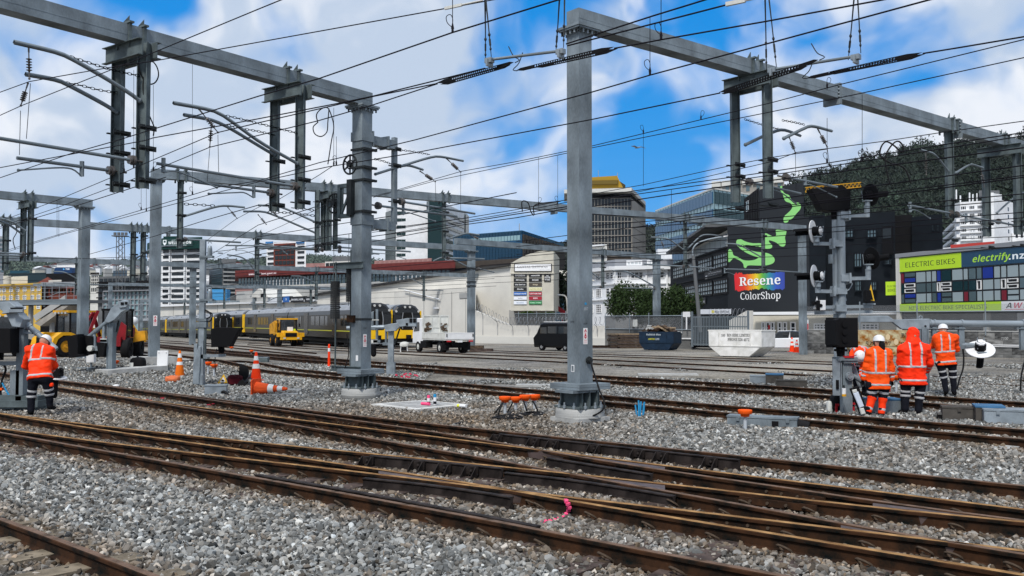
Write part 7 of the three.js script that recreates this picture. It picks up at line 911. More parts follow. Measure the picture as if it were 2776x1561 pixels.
// price board and cones by the shop
{const p=spot(2180,952),t=thing('price_board','red and white price board beside the far gantry post','sign',[p.x,p.y,p.z],.1),d=-p.z,s=d / FPX;part('post',[box(.07,2.4,.07,-.25,1.2,0),box(.07,2.4,.07,.25,1.2,0)],M.galv,t);part('board',box(.62,1.0,.06,0,1.75,.05),M.white,t);const m=part('board_face',new THREE.PlaneGeometry(.6,.98),printed(128,208,(x,w,h)=>{x.fillStyle='#e6e6e8';x.fillRect(0,0,w,58);x.fillStyle='#c01f2d';x.fillRect(0,58,w,150);x.beginPath();x.arc(38,30,20,0,6.3);x.fill();words(x,'$',96,100,44,'#fff','sans-serif','bold');words(x,'$2',96,172,44,'#fff','sans-serif','bold');x.fillStyle='#fff';x.fillRect(14,150,40,5);x.fillRect(14,165,40,5);}),t);m.position.set(0,1.75,.085);}
const coneMats=[std([.88,.05,.008],.6),std([.8,.16,.01],.7)];
function cone(label,p,h,mat,o={}){const t=thing('traffic_cone',label,'traffic cone',p,o.yaw||0),r=(y)=>lerp(.17,.035,y)*h / .9*(o.fat||1);part('cone',lathe([[0,.03],[r(0),.03],[r(1),h],[r(1)*.7,h + .01],[0,h + .01]],18),mat,t);part('base',[prism([[-.22,-.18],[-.18,-.22],[.18,-.22],[.22,-.18],[.22,.18],[.18,.22],[-.18,.22],[-.22,.18]].map(([x,y])=>[x*h / .9*1.1,y*h / .9*1.1]),.035).rotateX(-Math.PI / 2)],o.base||mat,t);for(const[a,b]of o.bands||[[.42,.58],[.7,.85]])part('reflective_band',lathe([[r(a)+ .004,a*h + .02],[r(b)+ .004,b*h + .02]],18),std([.72,.72,.7],.4),t);return t;}
cone('orange cone with a white band near the middle of the stones, standing upright',spot(694,1033),.92,coneMats[0]);cone('dusty orange cone with two grey bands left of the black signal hood',spot(487,1021),.92,coneMats[1],{bands:[[.44,.56],[.72,.88]],base:M.plate});
{const t=cone('fallen orange cone lying on its side on the stones',spot(722,1052,.2),.9,mottled([.72,.09,.02],.4,.6,191,.7));t.rotation.set(0,-.25,-Math.PI / 2);t.position.x -=.28;}
cone('small orange cone at the foot of the far post by the white truck',spot(1342,928),.95,coneMats[0]);cone('orange cone beside the white car, left of two',spot(2147,953),1.0,coneMats[0]);cone('orange cone beside the white car, right of two',spot(2160,955),.85,coneMats[0],{fat:1.3});
{const p=spot(892,996),t=thing('bollard','slim orange delineator post with a white band left of the second post','bollard',p);part('post',lathe([[0,.03],[.06,.03],[.05,.95],[.035,1.02],[0,1.03]],14),coneMats[0],t);part('base',box(.34,.05,.34,0,.025,0),coneMats[0],t);part('reflective_band',lathe([[.055,.7],[.053,.85]],14),M.white,t);}

// ---------- railway signals and their masts ----------
const bx=(c,w,h,d,yaw=0,rx=0,rz=0)=>box(w,h,d,0,0,0,rx,yaw,rz).translate(c.x,c.y,c.z);
const quad=(pts,d,thick)=>{const p=pts.map(([x,y])=>P(x,y,d)),o=p[0],g=prism(p.map((q)=>[q.x - o.x,q.y - o.y]),thick,.012);return g.translate(o.x,o.y,o.z);};
function disc(c,n,r,th,seg=28){const q=new THREE.Quaternion().setFromUnitVectors(V(0,1,0),n.clone().normalize());return new THREE.CylinderGeometry(r,r,th,seg).applyQuaternion(q).translate(c.x,c.y,c.z);}
function roundHead(t,c,n,r,mat,back=M.black){
 n=n.clone().normalize();const at=(s)=>c.clone().addScaledVector(n,s),b=part('backing_disc',disc(c,n,r,.02),mat,t);
 part('hood',(()=>{const g=new THREE.CylinderGeometry(.11,.11,.55,16,1,true,-.4,4.0),q=new THREE.Quaternion().setFromUnitVectors(V(0,1,0),n);return[g.applyMatrix4(M4().makeRotationFromQuaternion(q)).translate(...at(.28).toArray()),disc(at(.03),n,.1,.04)];})(),M.black,t);
 part('lamp_body',[disc(at(-.1),n,.14,.18,8),disc(at(-.19),n,.12,.04,8)],back,t);part('rear_lid',[disc(at(-.23),n,.12,.04,8),disc(at(-.26),n,.07,.03,8)],mat,t);part('bracket',[bx(at(-.12).add(V(0,-.17,0)),.22,.03,.2),cyl(at(-.12).add(V(0,-.17,0)),at(-.12).add(V(0,-.32,0)),.07,.075,10),...[-.08,.08].map((o)=>cyl(at(-.2).add(V(o,-.15,0)),at(-.22).add(V(o*1.1,.14,0)),.012,.012,5))],M.galvNew,t);return b;
}
{
 const d=27,t=thing('signal_mast','tall twin pipe signal mast with white and black round heads at the right','railway signal'),p=(x,y,o=0)=>P(x,y,d + o);
 part('pole',cyl(p(2284,1040),p(2278.5,524),.118,.115,20),M.galvNew,t);part('pole',cyl(p(2270,1040,.1),p(2263,593,.1),.09,.085,18),M.galvNew,t);part('pole_cap',disc(p(2278.5,523),V(0,1,0),.12,.03),M.galvNew,t);
 part('junction_box',bx(p(2252,702),.09,.26,.16),M.galv,t);
 for(const[x,y,x2,mat,nx,h]of[[2203,627,2262,M.white,-1,660],[2207,748,2264,M.white,-1,789],[2360,528,2290,M.black,1,584],[2363,700,2292,M.black,1,754]]){
  const c=p(x,y),n=V(nx*.86,nx>0?.12:-.02,nx>0?-.3:-.62);roundHead(t,c,n,.33,mat);const bxn=c.clone().addScaledVector(n.normalize(),-.12);part('arm',[bar(V(bxn.x,P(0,h,d).y,c.z),p(x2,h + 1),.09,.1),cyl(V(bxn.x,bxn.y - .3,c.z),V(bxn.x,P(0,h,d).y - .05,c.z),.085,.075,10)],M.galvNew,t);part('clamp',[bx(p(x2 +(nx<0?4:-2),h),.3,.2,.3),bx(p(x2 +(nx<0?-6:8),h),.05,.3,.34)],M.galvNew,t);
 }
 part('hooded_head',[quad([[2186,518],[2268,508],[2290,526],[2288,571],[2252,575],[2215,573]],d + .3,.45),cyl(p(2261,573,.1),p(2262,595,.1),.1,.1,12)],M.black,t);
 for(const y of[833,848])part('arm',bar(p(2208,y),p(2364,y - 3),.08,.09),M.galvNew,t);part('clamp',[bx(p(2276,835),.3,.2,.34),bx(p(2278,790),.28,.16,.34)],M.galvNew,t);
 part('marker_plate',quad([[2206,836],[2214,805],[2220,836]],d - .2,.02),M.white,t);part('route_box',quad([[2214,815],[2230,815],[2230,840],[2214,840]],d - .1,.22),M.white,t);part('lens',[disc(p(2225,828,-.34),V(0,0,1),.05,.03),quad([[2200,818],[2212,818],[2212,824],[2200,826]],d - .2,.1),quad([[2213,815],[2221,815],[2221,840],[2213,840]],d - .34,.03)],M.black,t);
 part('marker_plate',quad([[2353,813],[2360,773],[2369,815]],d - .2,.02),std([.7,.4,.02],.5),t,'yellow edged triangle plate');part('marker_plate',quad([[2356,811],[2360,788],[2365,811]],d - .23,.015),M.black,t);part('route_box',quad([[2341,788],[2352,788],[2352,820],[2341,820]],d - .1,.2),M.black,t);part('bracket',bx(p(2356,824),.3,.05,.2),M.galvNew,t);
 part('cable',tube([p(2285,775),p(2300,768),p(2310,766),p(2302,784),p(2290,792),p(2294,815)],.015,20,5),M.galvNew,t);
}
{
 const d=19.9,t=thing('trackside_signal','lowered black boxy signal on a short grey stand beside the crouching worker','railway signal'),p=(x,y,o=0)=>P(x,y,d + o),b=p(2293,1110);
 part('stand',[bx(p(2293,1045),.2,1.15,.2),bx(p(2290,972),.42,.07,.36),bx(p(2300,980),.3,.06,.3)],M.galv,t);const pl=part('side_plate',[bx(p(2268,1022,-.12),.17,.78,.04),bx(p(2276,1026,-.05),.03,.7,.18)],M.galvNew,t);part('handle',[bx(p(2270,1042,-.16),.06,.19,.02),bx(p(2270,1042,-.17),.035,.13,.03)],M.black,pl);
 part('head',[prism([[-.27,-.3],[.27,-.3],[.27,.3],[-.27,.3]],.3,.02).rotateY(.12).translate(...p(2273,901,.1).toArray()),prism([[-.3,-.25],[-.24,-.29],[-.24,.29],[-.3,.26]],.5,.01).rotateY(.12).translate(...p(2273,901,.1).toArray())],M.black,t);part('neck',[cyl(p(2278,938),p(2279,966),.1,.08,12),cyl(p(2279,946),p(2279,952),.14,.14,12)],M.black,t);for(const y of[880,901,922])part('lens',disc(p(2290,y,-.24),V(.12,0,1),.06,.02),M.black,t);
 part('pivot',[disc(p(2303,1020,-.15),V(.2,0,1),.09,.05),disc(p(2303,1020,-.19),V(.2,0,1),.05,.03)],M.galvNew,t);part('strut',cyl(p(2312,1018,-.1),p(2358,1050,-.1),.045,.045,12),M.galv,t);part('tilted_plate',quad([[2305,990],[2313,986],[2338,1046],[2328,1050]],d + .1,.03),M.galvNew,t);part('red_cap',[bx(p(2300,967,-.15),.2,.04,.1),cyl(p(2308,966,-.15),p(2322,962,-.15),.01,.01,5)],M.red,t);
}
{
 const d=24.6,t=thing('folded_signal_mast','lowered horizontal signal mast on a grey post at the right edge','railway signal'),p=(x,y,o=0)=>P(x,y,d + o);
 part('column',[bx(p(2502,980),.15,1.86,.24),bx(p(2491,980),.03,1.86,.2),bx(p(2513,980),.03,1.86,.2),bx(p(2502,1066),.4,.06,.4)],M.galv,t);part('hinge',[quad([[2408,867],[2514,865],[2514,891],[2440,891]],d,.1),quad([[2327,857],[2400,857],[2414,867],[2414,872],[2327,872]],d - .05,.16)],M.galvNew,t);part('lifting_ring',put(new THREE.TorusGeometry(.045,.015,6,14),...p(2495,861).toArray()),M.galvNew,t);
 part('tube',cyl(p(2512,876),p(2860,879),.088,.088,20),M.galvNew,t);part('collar',[2520,2531,2605,2770].map((x)=>cyl(p(x,876),p(x + 4,876),.105,.105,18)),M.galvNew,t);for(const[x,y,w]of[[2531,911,.11],[2605,945,.14],[2771,948,.13]])part('hanging_bracket',[bx(p(x,(886 + y)/ 2),w,(y - 886)*d / FPX,.1),bx(p(x - 6,890),w*2,.03,.16)],M.galv,t);
 const c=p(2657,947,-.1),n=V(.2,-.8,-.56);roundHead(t,c,n,.36,M.white);part('cable',tube([p(2610,946),p(2612,965),p(2610,1000),p(2600,1030),p(2594,1055)],.022,24,7),M.cable,t);part('pipe_arm',cyl(p(2606,934),p(2640,936),.06,.06,12),M.galvNew,t);part('cable',tube([p(2784,960),p(2776,985),p(2768,1020),p(2766,1060)],.022,20,7),M.cable,t);part('bolt',disc(p(2508,884,-.11),V(0,0,1),.03,.03,8),M.iron,t);
}
{
 const d=20.6,t=thing('folded_signal_mast','lowered signal mast slanting down over the left worker','railway signal'),p=(x,y,o=0)=>P(x,y,d + o);
 part('column',[bx(p(60,985),.16,1.7,.2),bx(p(46,1040),.2,.6,.2)],M.galv,t);part('base',[bx(p(60,1092),1.0,.14,.6),bx(p(40,1078),.5,.14,.4),bx(p(62,1106),.35,.12,.3),bx(p(85,1090),.5,.3,.4),bx(p(25,1100),.5,.1,.5)],M.galvDark,t);
 part('hinge',[quad([[8,822],[48,819],[64,832],[64,846],[30,850],[34,845]],d,.35),quad([[36,846],[62,844],[82,866],[74,886],[54,884]],d + .05,.3),quad([[29,838],[64,838],[64,846],[29,846]],d - .4,.04)],M.galvNew,t);part('painted_hinge_shadow',quad([[31,835],[62,835],[62,838],[31,838]],d - .42,.02),M.black,t);  // the thin black strip is shadow under the hinge lip, painted as a solid
 part('tube',[cyl(p(64,872),p(82,887),.075,.075,18),cyl(p(80,885),p(152,946),.062,.062,18),cyl(p(98,900),p(102,904),.072,.072,18),cyl(p(150,944),p(154,947),.066,.05,18)],M.galvNew,t);part('bracket',[bx(p(80,902),.16,.05,.12),bx(p(62,888),.2,.05,.2)],M.galvNew,t);
 part('head',[quad([[-40,889],[51,891],[51,954],[-40,956]],d - .1,.35),cyl(p(-2,955),p(-2,976),.1,.09,12)],M.black,t);part('arm',[bar(p(-40,985),p(62,984),.1,.09),bx(p(64,936),.1,.03,.1),bx(p(60,948),.12,.02,.1)],M.galv,t);part('cable',tube([p(10,988),p(16,1000),p(6,1030),p(2,1060),p(4,1086)],.024,20,6),M.cable,t);part('blue_hose',tube([p(6,1038),p(14,1052),p(22,1066),p(31,1076)],.02,16,6),M.blueCable,t);
 const c=p(160,1024,-.2);part('backing_disc',disc(c,V(.1,1,.18),.17,.012),M.white,t);part('lamp_body',[bx(p(155,1010,-.2),.2,.17,.2),bx(p(146,1000,-.2),.12,.12,.14),cyl(p(161,1005,-.2),p(168,1000,-.2),.05,.05,8)],M.black,t);part('hood',[cyl(p(149,1028,-.2),p(148,1070,-.2),.075,.06,14),ball(.06,...p(148,1072,-.2).toArray())],M.black,t);
 part('orange_cap',bx(p(2,1054),.12,.05,.12),M.orange,t);
}
{
 const d=33.6,t=thing('folded_signal_mast','lowered signal mast slanting left above the white box, with black hood','railway signal'),p=(x,y,o=0)=>P(x,y,d + o);
 part('column',[bx(p(302,940),.22,1.72,.3),bx(p(296,940),.03,1.75,.34),bx(p(309,940),.03,1.75,.34),bx(p(302,1001),.5,.06,.5)],M.galv,t);part('hinge',[quad([[312,836],[344,814],[350,816],[350,840],[338,846],[320,866],[304,874],[294,872]],d,.3),quad([[324,818],[351,816],[351,824],[343,832],[326,834]],d - .3,.06)],M.galvNew,t);part('socket',[quad([[329,820],[335,820],[335,825],[329,825]],d - .38,.02),quad([[340,819],[345,819],[345,824],[340,824]],d - .38,.02)],M.black,t);
 part('tube',[cyl(p(304,862),p(236,917),.078,.078,18),cyl(p(262,896),p(258,899),.09,.09,18)],M.galv,t);for(const[x,y,y2]of[[282,884,926],[256,906,944]])part('hanging_bracket',[cyl(p(x,y),p(x,y2),.06,.07,10),bx(p(x + 4,y2),.3,.16,.2)],M.galvNew,t);part('hood',[quad([[201,912],[228,906],[228,958],[240,964],[206,968]],d - .1,.5),quad([[228,908],[262,912],[262,958],[228,964]],d + .2,.3)],M.black,t);part('backing_disc',quad([[273,928],[296,930],[290,966],[278,966]],d,.3),M.black,t);part('lamp_body',[disc(p(246,944,-.2),V(0,0,1),.1,.2),bx(p(286,922),.3,.12,.2)],M.whiteDirty,t);part('strut',cyl(p(322,868),p(316,900),.035,.035,6),M.iron,t);
}
{
 const d=27,t=thing('signal_stand','narrow grey signal stand carrying a big black hood left of the cones','railway signal'),p=(x,y,o=0)=>P(x,y,d + o);
 part('pole',bx(p(549,830),.15,3.9,.15),M.galvNew,t);part('pole_foot',[bx(p(533,985),.1,1.15,.2),bx(p(549,985),.1,1.35,.2),bx(p(541,1030),.26,.3,.24),quad([[525,1040],[527,985],[540,940],[545,940],[540,1040]],d - .1,.04)],M.galvNew,t);part('stand_rib',[bx(p(540,925),.04,.9,.12),bx(p(556,925),.05,1.1,.12)],M.galvDark,t);part('clamp',[bx(p(548,880),.3,.16,.2),bx(p(550,867),.26,.08,.2),bx(p(553,966),.3,.12,.2)],M.galv,t);
 for(const[y,yb]of[[674,696],[798,813]]){part('shelf',[bx(p(562,yb),.36,.06,.2),bx(p(552,yb + 3),.2,.1,.16)],M.galv,t);part('bell_housing',[put(lathe([[0,.3],[.05,.3],[.068,.22],[.075,0],[0,0]],12),...p(569,yb - 2).toArray()),put(new THREE.TorusGeometry(.05,.012,5,12,3.2),...p(569,y - 14).toArray())],M.galvNew,t);}
 part('hood',[quad([[582,892],[600,888],[660,889],[646,910],[632,938],[583,939]],d - .3,.3),cyl(p(600,938,-.1),p(601,957,-.1),.1,.08,12),cyl(p(600,947,-.1),p(600,950,-.1),.12,.12,12)],M.black,t);part('arm',[bar(p(562,965,-.1),p(611,963,-.1),.1,.08)],M.galvNew,t);part('cable',tube([p(588,945),p(584,965),p(584,1000),p(588,1018)],.013,16,5),M.cable,t);part('cable',[tube([p(556,840),p(566,845),p(572,856),p(564,862),p(552,866)],.02,16,5),tube([p(556,845),p(575,850),p(570,870),p(556,872)],.02,16,5)],M.cable,t);
 part('base_frame',[bx(p(528,1062),.75,.1,.6),bx(p(538,1050),.6,.1,.5),bx(p(515,1070),.6,.08,.2),bx(p(545,1070),.3,.12,.3),bx(p(572,1044),.5,.04,.3)],M.galvDark,t);
 const j=thing('junction_box','grey square junction box at the foot of the narrow signal stand','box');const q=gp(586,1072);part('box',box(.54,.26,.3,q.x,q.y + .13,q.z,0,.15),M.galvNew,j);part('lid',box(.57,.03,.33,q.x,q.y + .27,q.z,0,.15),M.galvNew,j);part('cable',tube([V(q.x + .2,q.y + .1,q.z + .15),V(q.x + .3,q.y + .12,q.z + .25),V(q.x + .42,q.y + .02,q.z + .3)],.035,10,7),M.cable,j);
}
{
 const d=34.5,t=thing('folded_signal_mast','lowered signal mast passing behind the second post, on a grey pedestal','railway signal'),p=(x,y,o=0)=>P(x,y,d + o);
 part('column',[bx(p(1060,958),.2,1.75,.26),bx(p(1060,1000),.3,.5,.3),bx(p(1060,1017),.5,.05,.45)],M.galvNew,t);part('hinge',[quad([[1044,882],[1062,878],[1080,876],[1086,884],[1074,896],[1048,898]],d,.25),quad([[1078,868],[1108,863],[1108,882],[1080,886]],d + .1,.3),quad([[1106,863],[1130,863],[1130,884],[1106,884]],d,.35)],M.galvNew,t);part('socket',[quad([[1111,863.5],[1117,863.5],[1117,873],[1111,873]],d - .37,.02),quad([[1121,863.5],[1127,863.5],[1127,873],[1121,873]],d - .37,.02),quad([[1101,876],[1105,876],[1105,881],[1101,881]],d - .37,.02)],M.black,t);
 part('tube',cyl(p(940,889),p(1050,886),.075,.075,16),M.galvNew,t);for(const[x,y0,y1]of[[1022,838,925],[1047,890,932],[1010,845,890]])part('hanging_bracket',[cyl(p(x,y0),p(x,y1),.05,.05,10),bx(p(x,y1),.25,.1,.2)],M.galv,t);part('bracket',[bx(p(1014,867),.36,.03,.1),bx(p(1010,925),.4,.12,.2)],M.whiteDirty,t);part('hood',[cyl(p(1013,933),p(1013,960),.1,.1,14),ball(.1,...p(1013,960).toArray())],M.black,t);part('strut',cyl(p(1084,890),p(1068,940),.03,.03,6),M.iron,t);
}
// ---------- small things on the ballast ----------
function capPost(label,x,y,yTop,group){const g=gp(x,y),H=P(x,yTop,-g.z).y,t=thing('cap_post',label,'cable post',[g.x,g.y,g.z],0,group);part('post',cyl(V(0,-.05,0),V(0,H - g.y - .06,0),.034,.034,10),std([.42,.45,.48],.5),t);part('cap',lathe([[0,0],[.07,0],[.075,-.0],[.085,.045],[.125,.05],[.13,.115],[.12,.125],[0,.13]],20).translate(0,H - g.y - .12,0),M.orange,t);return t;}
const capA=capPost('orange capped cable post, leftmost of the four in the black cable coils',1369,1129,1075);capPost('orange capped cable post, second from the left in the black cable coils',1398,1119,1076);capPost('orange capped cable post, third from the left in the black cable coils',1424,1119,1071);capPost('orange capped cable post, rightmost of the four in the black cable coils',1449,1113,1070);
capPost('orange capped post in front of the long grey trackside box',2020,1169,1111);capPost('orange capped post on the slab by the folded left mast',313,1000,977);capPost('orange capped post just right of the narrow signal stand',580,1026,987);capPost('orange capped post half behind the narrow signal stand',564,1016,981);capPost('distant orange capped post left of the upright cone',682,962,949);capPost('distant orange capped post under the black hood',628,955,940);capPost('orange capped post between the two middle workers',2430,1066,1018);
{const t=thing('cable_coil','tangle of thick black cables around the four orange capped posts','cable'),g=[],r=rng(81);for(const[x,y,n,s]of[[1372,1135,4,.3],[1408,1127,3,.26],[1440,1125,4,.27]]){const c=gp(x,y,.05);for(let i=0;i<n;i++)g.push(put(new THREE.TorusGeometry(s*(.7 + r()*.35),.02,6,26),c.x +(r()- .5)*.12,c.y + i*.012,c.z +(r()- .5)*.12,Math.PI / 2 +(r()- .5)*.2,0,0));}const q=(x,y,h=.04)=>gp(x,y,h);g.push(tube([q(1228,1152),q(1255,1146),q(1290,1142),q(1330,1141),q(1360,1136),q(1400,1130),q(1440,1128),q(1470,1126)],.022,40,6),tube([q(1232,1150),q(1262,1141),q(1310,1138),q(1350,1128)],.02,30,6));for(const[x,y,x2,y2]of[[1364,1090,1344,1130],[1390,1090,1378,1122],[1419,1086,1428,1124],[1444,1086,1458,1128],[1364,1090,1352,1136]]){const d=-gp(x2,y2).z;g.push(tube([P(x,y,d),P(x*.6 + x2*.4,y + 10,d - .05),P(x2,(y + y2)/ 2 + 8,d - .08),P(x2 + 4,y2 + 2,d)],.018,16,6));}part('cable',g,M.cable,t);}
{
 const c=[[1005,1098],[1127,1113],[1270,1099],[1145,1087]].map(([x,y])=>gp(x,y,.06)),t=thing('cover_slab','flat pale concrete chamber cover lying in the brown stones','slab'),o=(s,h,g0)=>{const m=c.reduce((a,b)=>a.clone().add(b)).multiplyScalar(.25),sh=new THREE.Shape(c.map((p)=>new THREE.Vector2(m.x +(p.x - m.x)*s,-(m.z +(p.z - m.z)*s))));return new THREE.ExtrudeGeometry(sh,{depth:h,bevelEnabled:false}).rotateX(-Math.PI / 2).translate(0,g0,0);};
 part('rim',o(1,.12,-.03),mottled([.58,.57,.54],.25,.9,211,.85),t);part('lid',o(.76,.01,.09),mottled([.34,.34,.33],.4,.9,201,.8),t);
 const can=(label,x,y,yt,body,cap,lying)=>{const g=gp(x,y,.1),t=thing('spray_can',label,'spray can',[g.x,g.y,g.z]),h=P(x,yt,-g.z).y - g.y;if(lying){part('body',cyl(V(0,.035,0),V(.14,.035,.12),.034,.034,12),body,t);part('cap',cyl(V(-.05,.035,-.04),V(0,.035,0),.036,.036,12),cap,t);}else{part('body',lathe([[0,0],[.036,0],[.036,h*.68],[.02,h*.74],[0,h*.74]],14),body,t);part('cap',cyl(V(0,h*.72,0),V(0,h,0),.036,.034,14),cap,t);part('band',lathe([[.0365,h*.1],[.0365,h*.34]],14),M.navy,t);}};
 can('white spray can with a pink cap standing on the chamber cover',1162,1097,1071,M.white,M.pink);can('white spray can with a blue cap standing on the chamber cover',1179,1097.5,1068,M.white,M.blueCable);can('pink capped spray can lying on the chamber cover',1149,1098,1090,M.pink,M.pink,true);can('yellow capped spray can lying at the right corner of the cover',1247,1104,1096,M.white,std([.7,.75,.03],.6),true);
}
{const t=thing('conduit_stubs','bunch of blue plastic conduits sticking up from the stones','conduit',[0,0,0]);for(const[x,y,x2,y2]of[[1728,1140,1722,1097],[1732,1143,1731,1085],[1734,1142,1738,1088],[1742,1141,1745,1092],[1737,1139,1733,1094],[1744,1138,1747,1089]]){const g=gp(x,y,-.03);part('conduit',[cyl(g,P(x2,y2,-g.z + .02),.017,.017,8)],M.blueCable,t);}}
function trackBox(label,x,y,w,h,d,yaw,mat,lidMat,o={}){const g=gp(x,y),t=thing('trackside_box',label,'box',[g.x,g.y,g.z],yaw);part('box',prism([[-w / 2,-d / 2],[w / 2,-d / 2],[w / 2,d / 2],[-w / 2,d / 2]],h,.015).rotateX(-Math.PI / 2),mat,t);part('lid',[box(w + .05,.035,d + .05,0,h + .03,0),...(o.latch||[]).map((a)=>box(.06,.06,.03,a*w,h - .02,d / 2 + .03))],lidMat,t);if(o.end)part('cable_end',cyl(V(w / 2,h*.5,0),V(w / 2 + .22,h*.35,0),.1,.08,12),M.rubber,t);if(o.round)part('round_cover',[disc(V(0,h*.55,d / 2 + .03),V(0,0,1),.09,.03),box(.22,.22,.02,0,h*.55,d / 2 + .02)],lidMat===M.blueLid?mat:M.iron,t);if(o.dark)part('data_plate',box(.12,.13,.012,w*.2,h*.45,d / 2 + .02),M.black,t);return t;}
M.blueLid=mottled([.05,.14,.26],.4,1,203,.6);const boxBrown=mottled([.075,.068,.06],.5,1,205,.85);
trackBox('long grey trackside box behind the single orange capped post',2068,1158,1.25,.17,.3,-.42,M.galv,M.galv,{latch:[-.35,.38],end:1,dark:1});trackBox('pale grey trackside box cut by the right edge, right of the blue lid',2752,1154,1.1,.28,.5,-.35,M.galvNew,M.galvNew,{latch:[-.3]});trackBox('brown point machine box with a blue lid near the right edge',2680,1148,.48,.32,.5,-.35,boxBrown,M.blueLid,{round:1});trackBox('long brown ribbed trackside cover left of the blue lidded box',2608,1142,.72,.26,.42,-.35,boxBrown,boxBrown,{latch:[-.1]});trackBox('small dark cable box beside the long brown cover',2562,1140,.25,.12,.3,-.35,M.black,M.concreteDark);trackBox('grey trackside box in the far ballast left of the workers',2058,1042,.52,.25,.45,-.3,M.galvNew,M.galvNew);trackBox('far brown box with a blue lid left of the workers',2100,1044,.5,.32,.5,-.3,boxBrown,M.blueLid,{round:1});trackBox('far low brown cover right of the blue lidded box',2146,1052,.85,.2,.4,-.3,boxBrown,boxBrown);trackBox('blue grey case standing behind the orange trouser legs',2392,1122,.62,.3,.4,.1,M.galv,M.blueLid);trackBox('small grey box behind the second track by the upright cone',712,981,.55,.2,.35,0,M.galvDark,M.galv);
{const g=gp(247,1000),t=thing('equipment_box','white box on a short leg in front of the black hood','box',[g.x,g.y,g.z]);part('leg',cyl(V(0,-.1,0),V(0,.3,0),.035,.035,8),M.galv,t);part('box',box(.29,.3,.16,0,.4,0),M.white,t);part('base',box(.7,.06,.4,-.2,.03,.1),M.galv,t);}
{const g=gp(440,1004),t=thing('leaning_board','white rectangular panel leaning against the third post','panel',[g.x,g.y,g.z],.12);part('panel',prism([[-.18,0],[.18,0],[.18,.72],[-.18,.72]],.03,.015).rotateX(-.12),M.white,t);part('hole',[[-.13,.06],[.13,.06],[-.13,.66],[.13,.66]].map(([x,y])=>disc(V(x,y*.99,.06 - y*.12),V(0,.12,1),.014,.02,8)),M.iron,t);}
function bagShape(w,h,d,seed){const r=rng(seed),g=new THREE.SphereGeometry(.5,22,16),p=g.attributes.position;for(let i=0;i<p.count;i++){const v=V(p.getX(i),p.getY(i),p.getZ(i)),q=(a)=>Math.sign(a)*Math.pow(Math.abs(a)*2,.62)/ 2;const n=.93 + .14*noise3(v.x*5 + seed,v.y*5,v.z*5);p.setXYZ(i,q(v.x)*w*n,(q(v.y)+ .5)*h*n,q(v.z)*d*n);}g.computeVertexNormals();return g;}
{const g=gp(375,1000),t=thing('black_bag','black plastic bag with a white label on the concrete slab','bag',[g.x,g.y,g.z]);part('bag',bagShape(.55,.44,.4,3),M.black,t);part('knot',[put(new THREE.ConeGeometry(.07,.16,7),-.03,.46,0,0,0,.3)],M.black,t);part('label',box(.13,.15,.01,-.17,.17,.2),M.whiteDirty,t);}
{const g=gp(638,1044),t=thing('tool_bag','dark red and black tool bag with a strap left of the upright cone','bag',[g.x,g.y,g.z],.15);part('bag',bagShape(.44,.32,.3,5),std([.05,.006,.01],.8),t);part('pocket',box(.3,.16,.04,0,.12,.15),std([.09,.008,.015],.8),t);part('handle',tube([V(-.14,.28,0),V(-.1,.4,0),V(.1,.4,0),V(.14,.28,0)],.014,14,6),M.black,t);part('lid',[put(new THREE.CylinderGeometry(.3,.28,.05,16,1,false,0,3.14),.08,.34,-.15,1.2)],M.black,t);const u=thing('drain_pipe','short black plastic pipe lying between the tool bag and the cone','pipe');const a=gp(655,1040,.1),b=gp(686,1018,.14);part('pipe',cyl(a,b,.1,.1,18),M.rubber,u);}
{const g=gp(603,1040),t=thing('warning_triangle','small yellow warning triangle lying by the tool bag','sign',[g.x,g.y,g.z],.2);const o=new THREE.Shape([[-.15,0],[.15,.02],[.03,.3]].map(([x,y])=>new THREE.Vector2(x,y)));o.holes.push(new THREE.Path([[-.08,.045],[.09,.055],[.02,.22]].map(([x,y])=>new THREE.Vector2(x,y))));part('frame',new THREE.ExtrudeGeometry(o,{depth:.015,bevelEnabled:false}).rotateX(-.4),std([.7,.4,.02],.6),t);part('face',prism([[-.08,.045],[.09,.055],[.02,.22]],.008).rotateX(-.4),M.white,t);part('symbol',prism([[-.03,.08],[.06,.08],[.03,.13],[-.02,.13]],.008).rotateX(-.4).translate(0,0,.01),M.black,t);}
{const g=gp(468,1036),t=thing('orange_cloth','crumpled orange cloth on the stones before the dusty cone','cloth',[g.x,g.y,g.z]);part('cloth',bagShape(.42,.2,.34,9),mottled([.62,.17,.07],.5,.3,207,.9),t);}
{const t=thing('concrete_slab','long pale concrete slab under the folded left mast and black bag','slab');const a=gp(262,1018),b=gp(426,1004);part('slab',bar(a.clone().add(V(0,.03,-.4)),b.clone().add(V(0,.03,-.4)),1.0,.3),M.concrete,t);for(const[x,y,w]of[[765,1062,1.0],[770,1074,.7]]){const g=gp(x,y);const u=thing('concrete_slab',w>.8?'flat concrete slab beside the fallen cone':'small flat stone slab below the fallen cone','slab',[g.x,g.y,g.z],.2);part('slab',box(w,.07,.35,0,.035,0),M.concrete,u);}for(const[x,y,w,l]of[[1810,1018,2.2,'flat white concrete panel in the far ballast left of the far boxes'],[1470,1048,1.6,'pale plate on the ballast just left of the middle post']]){const g=gp(x,y),u=thing('concrete_slab',l,'slab',[g.x,g.y,g.z],-.1);part('slab',box(w,.06,.7,0,.04,0),M.concrete,u);}}
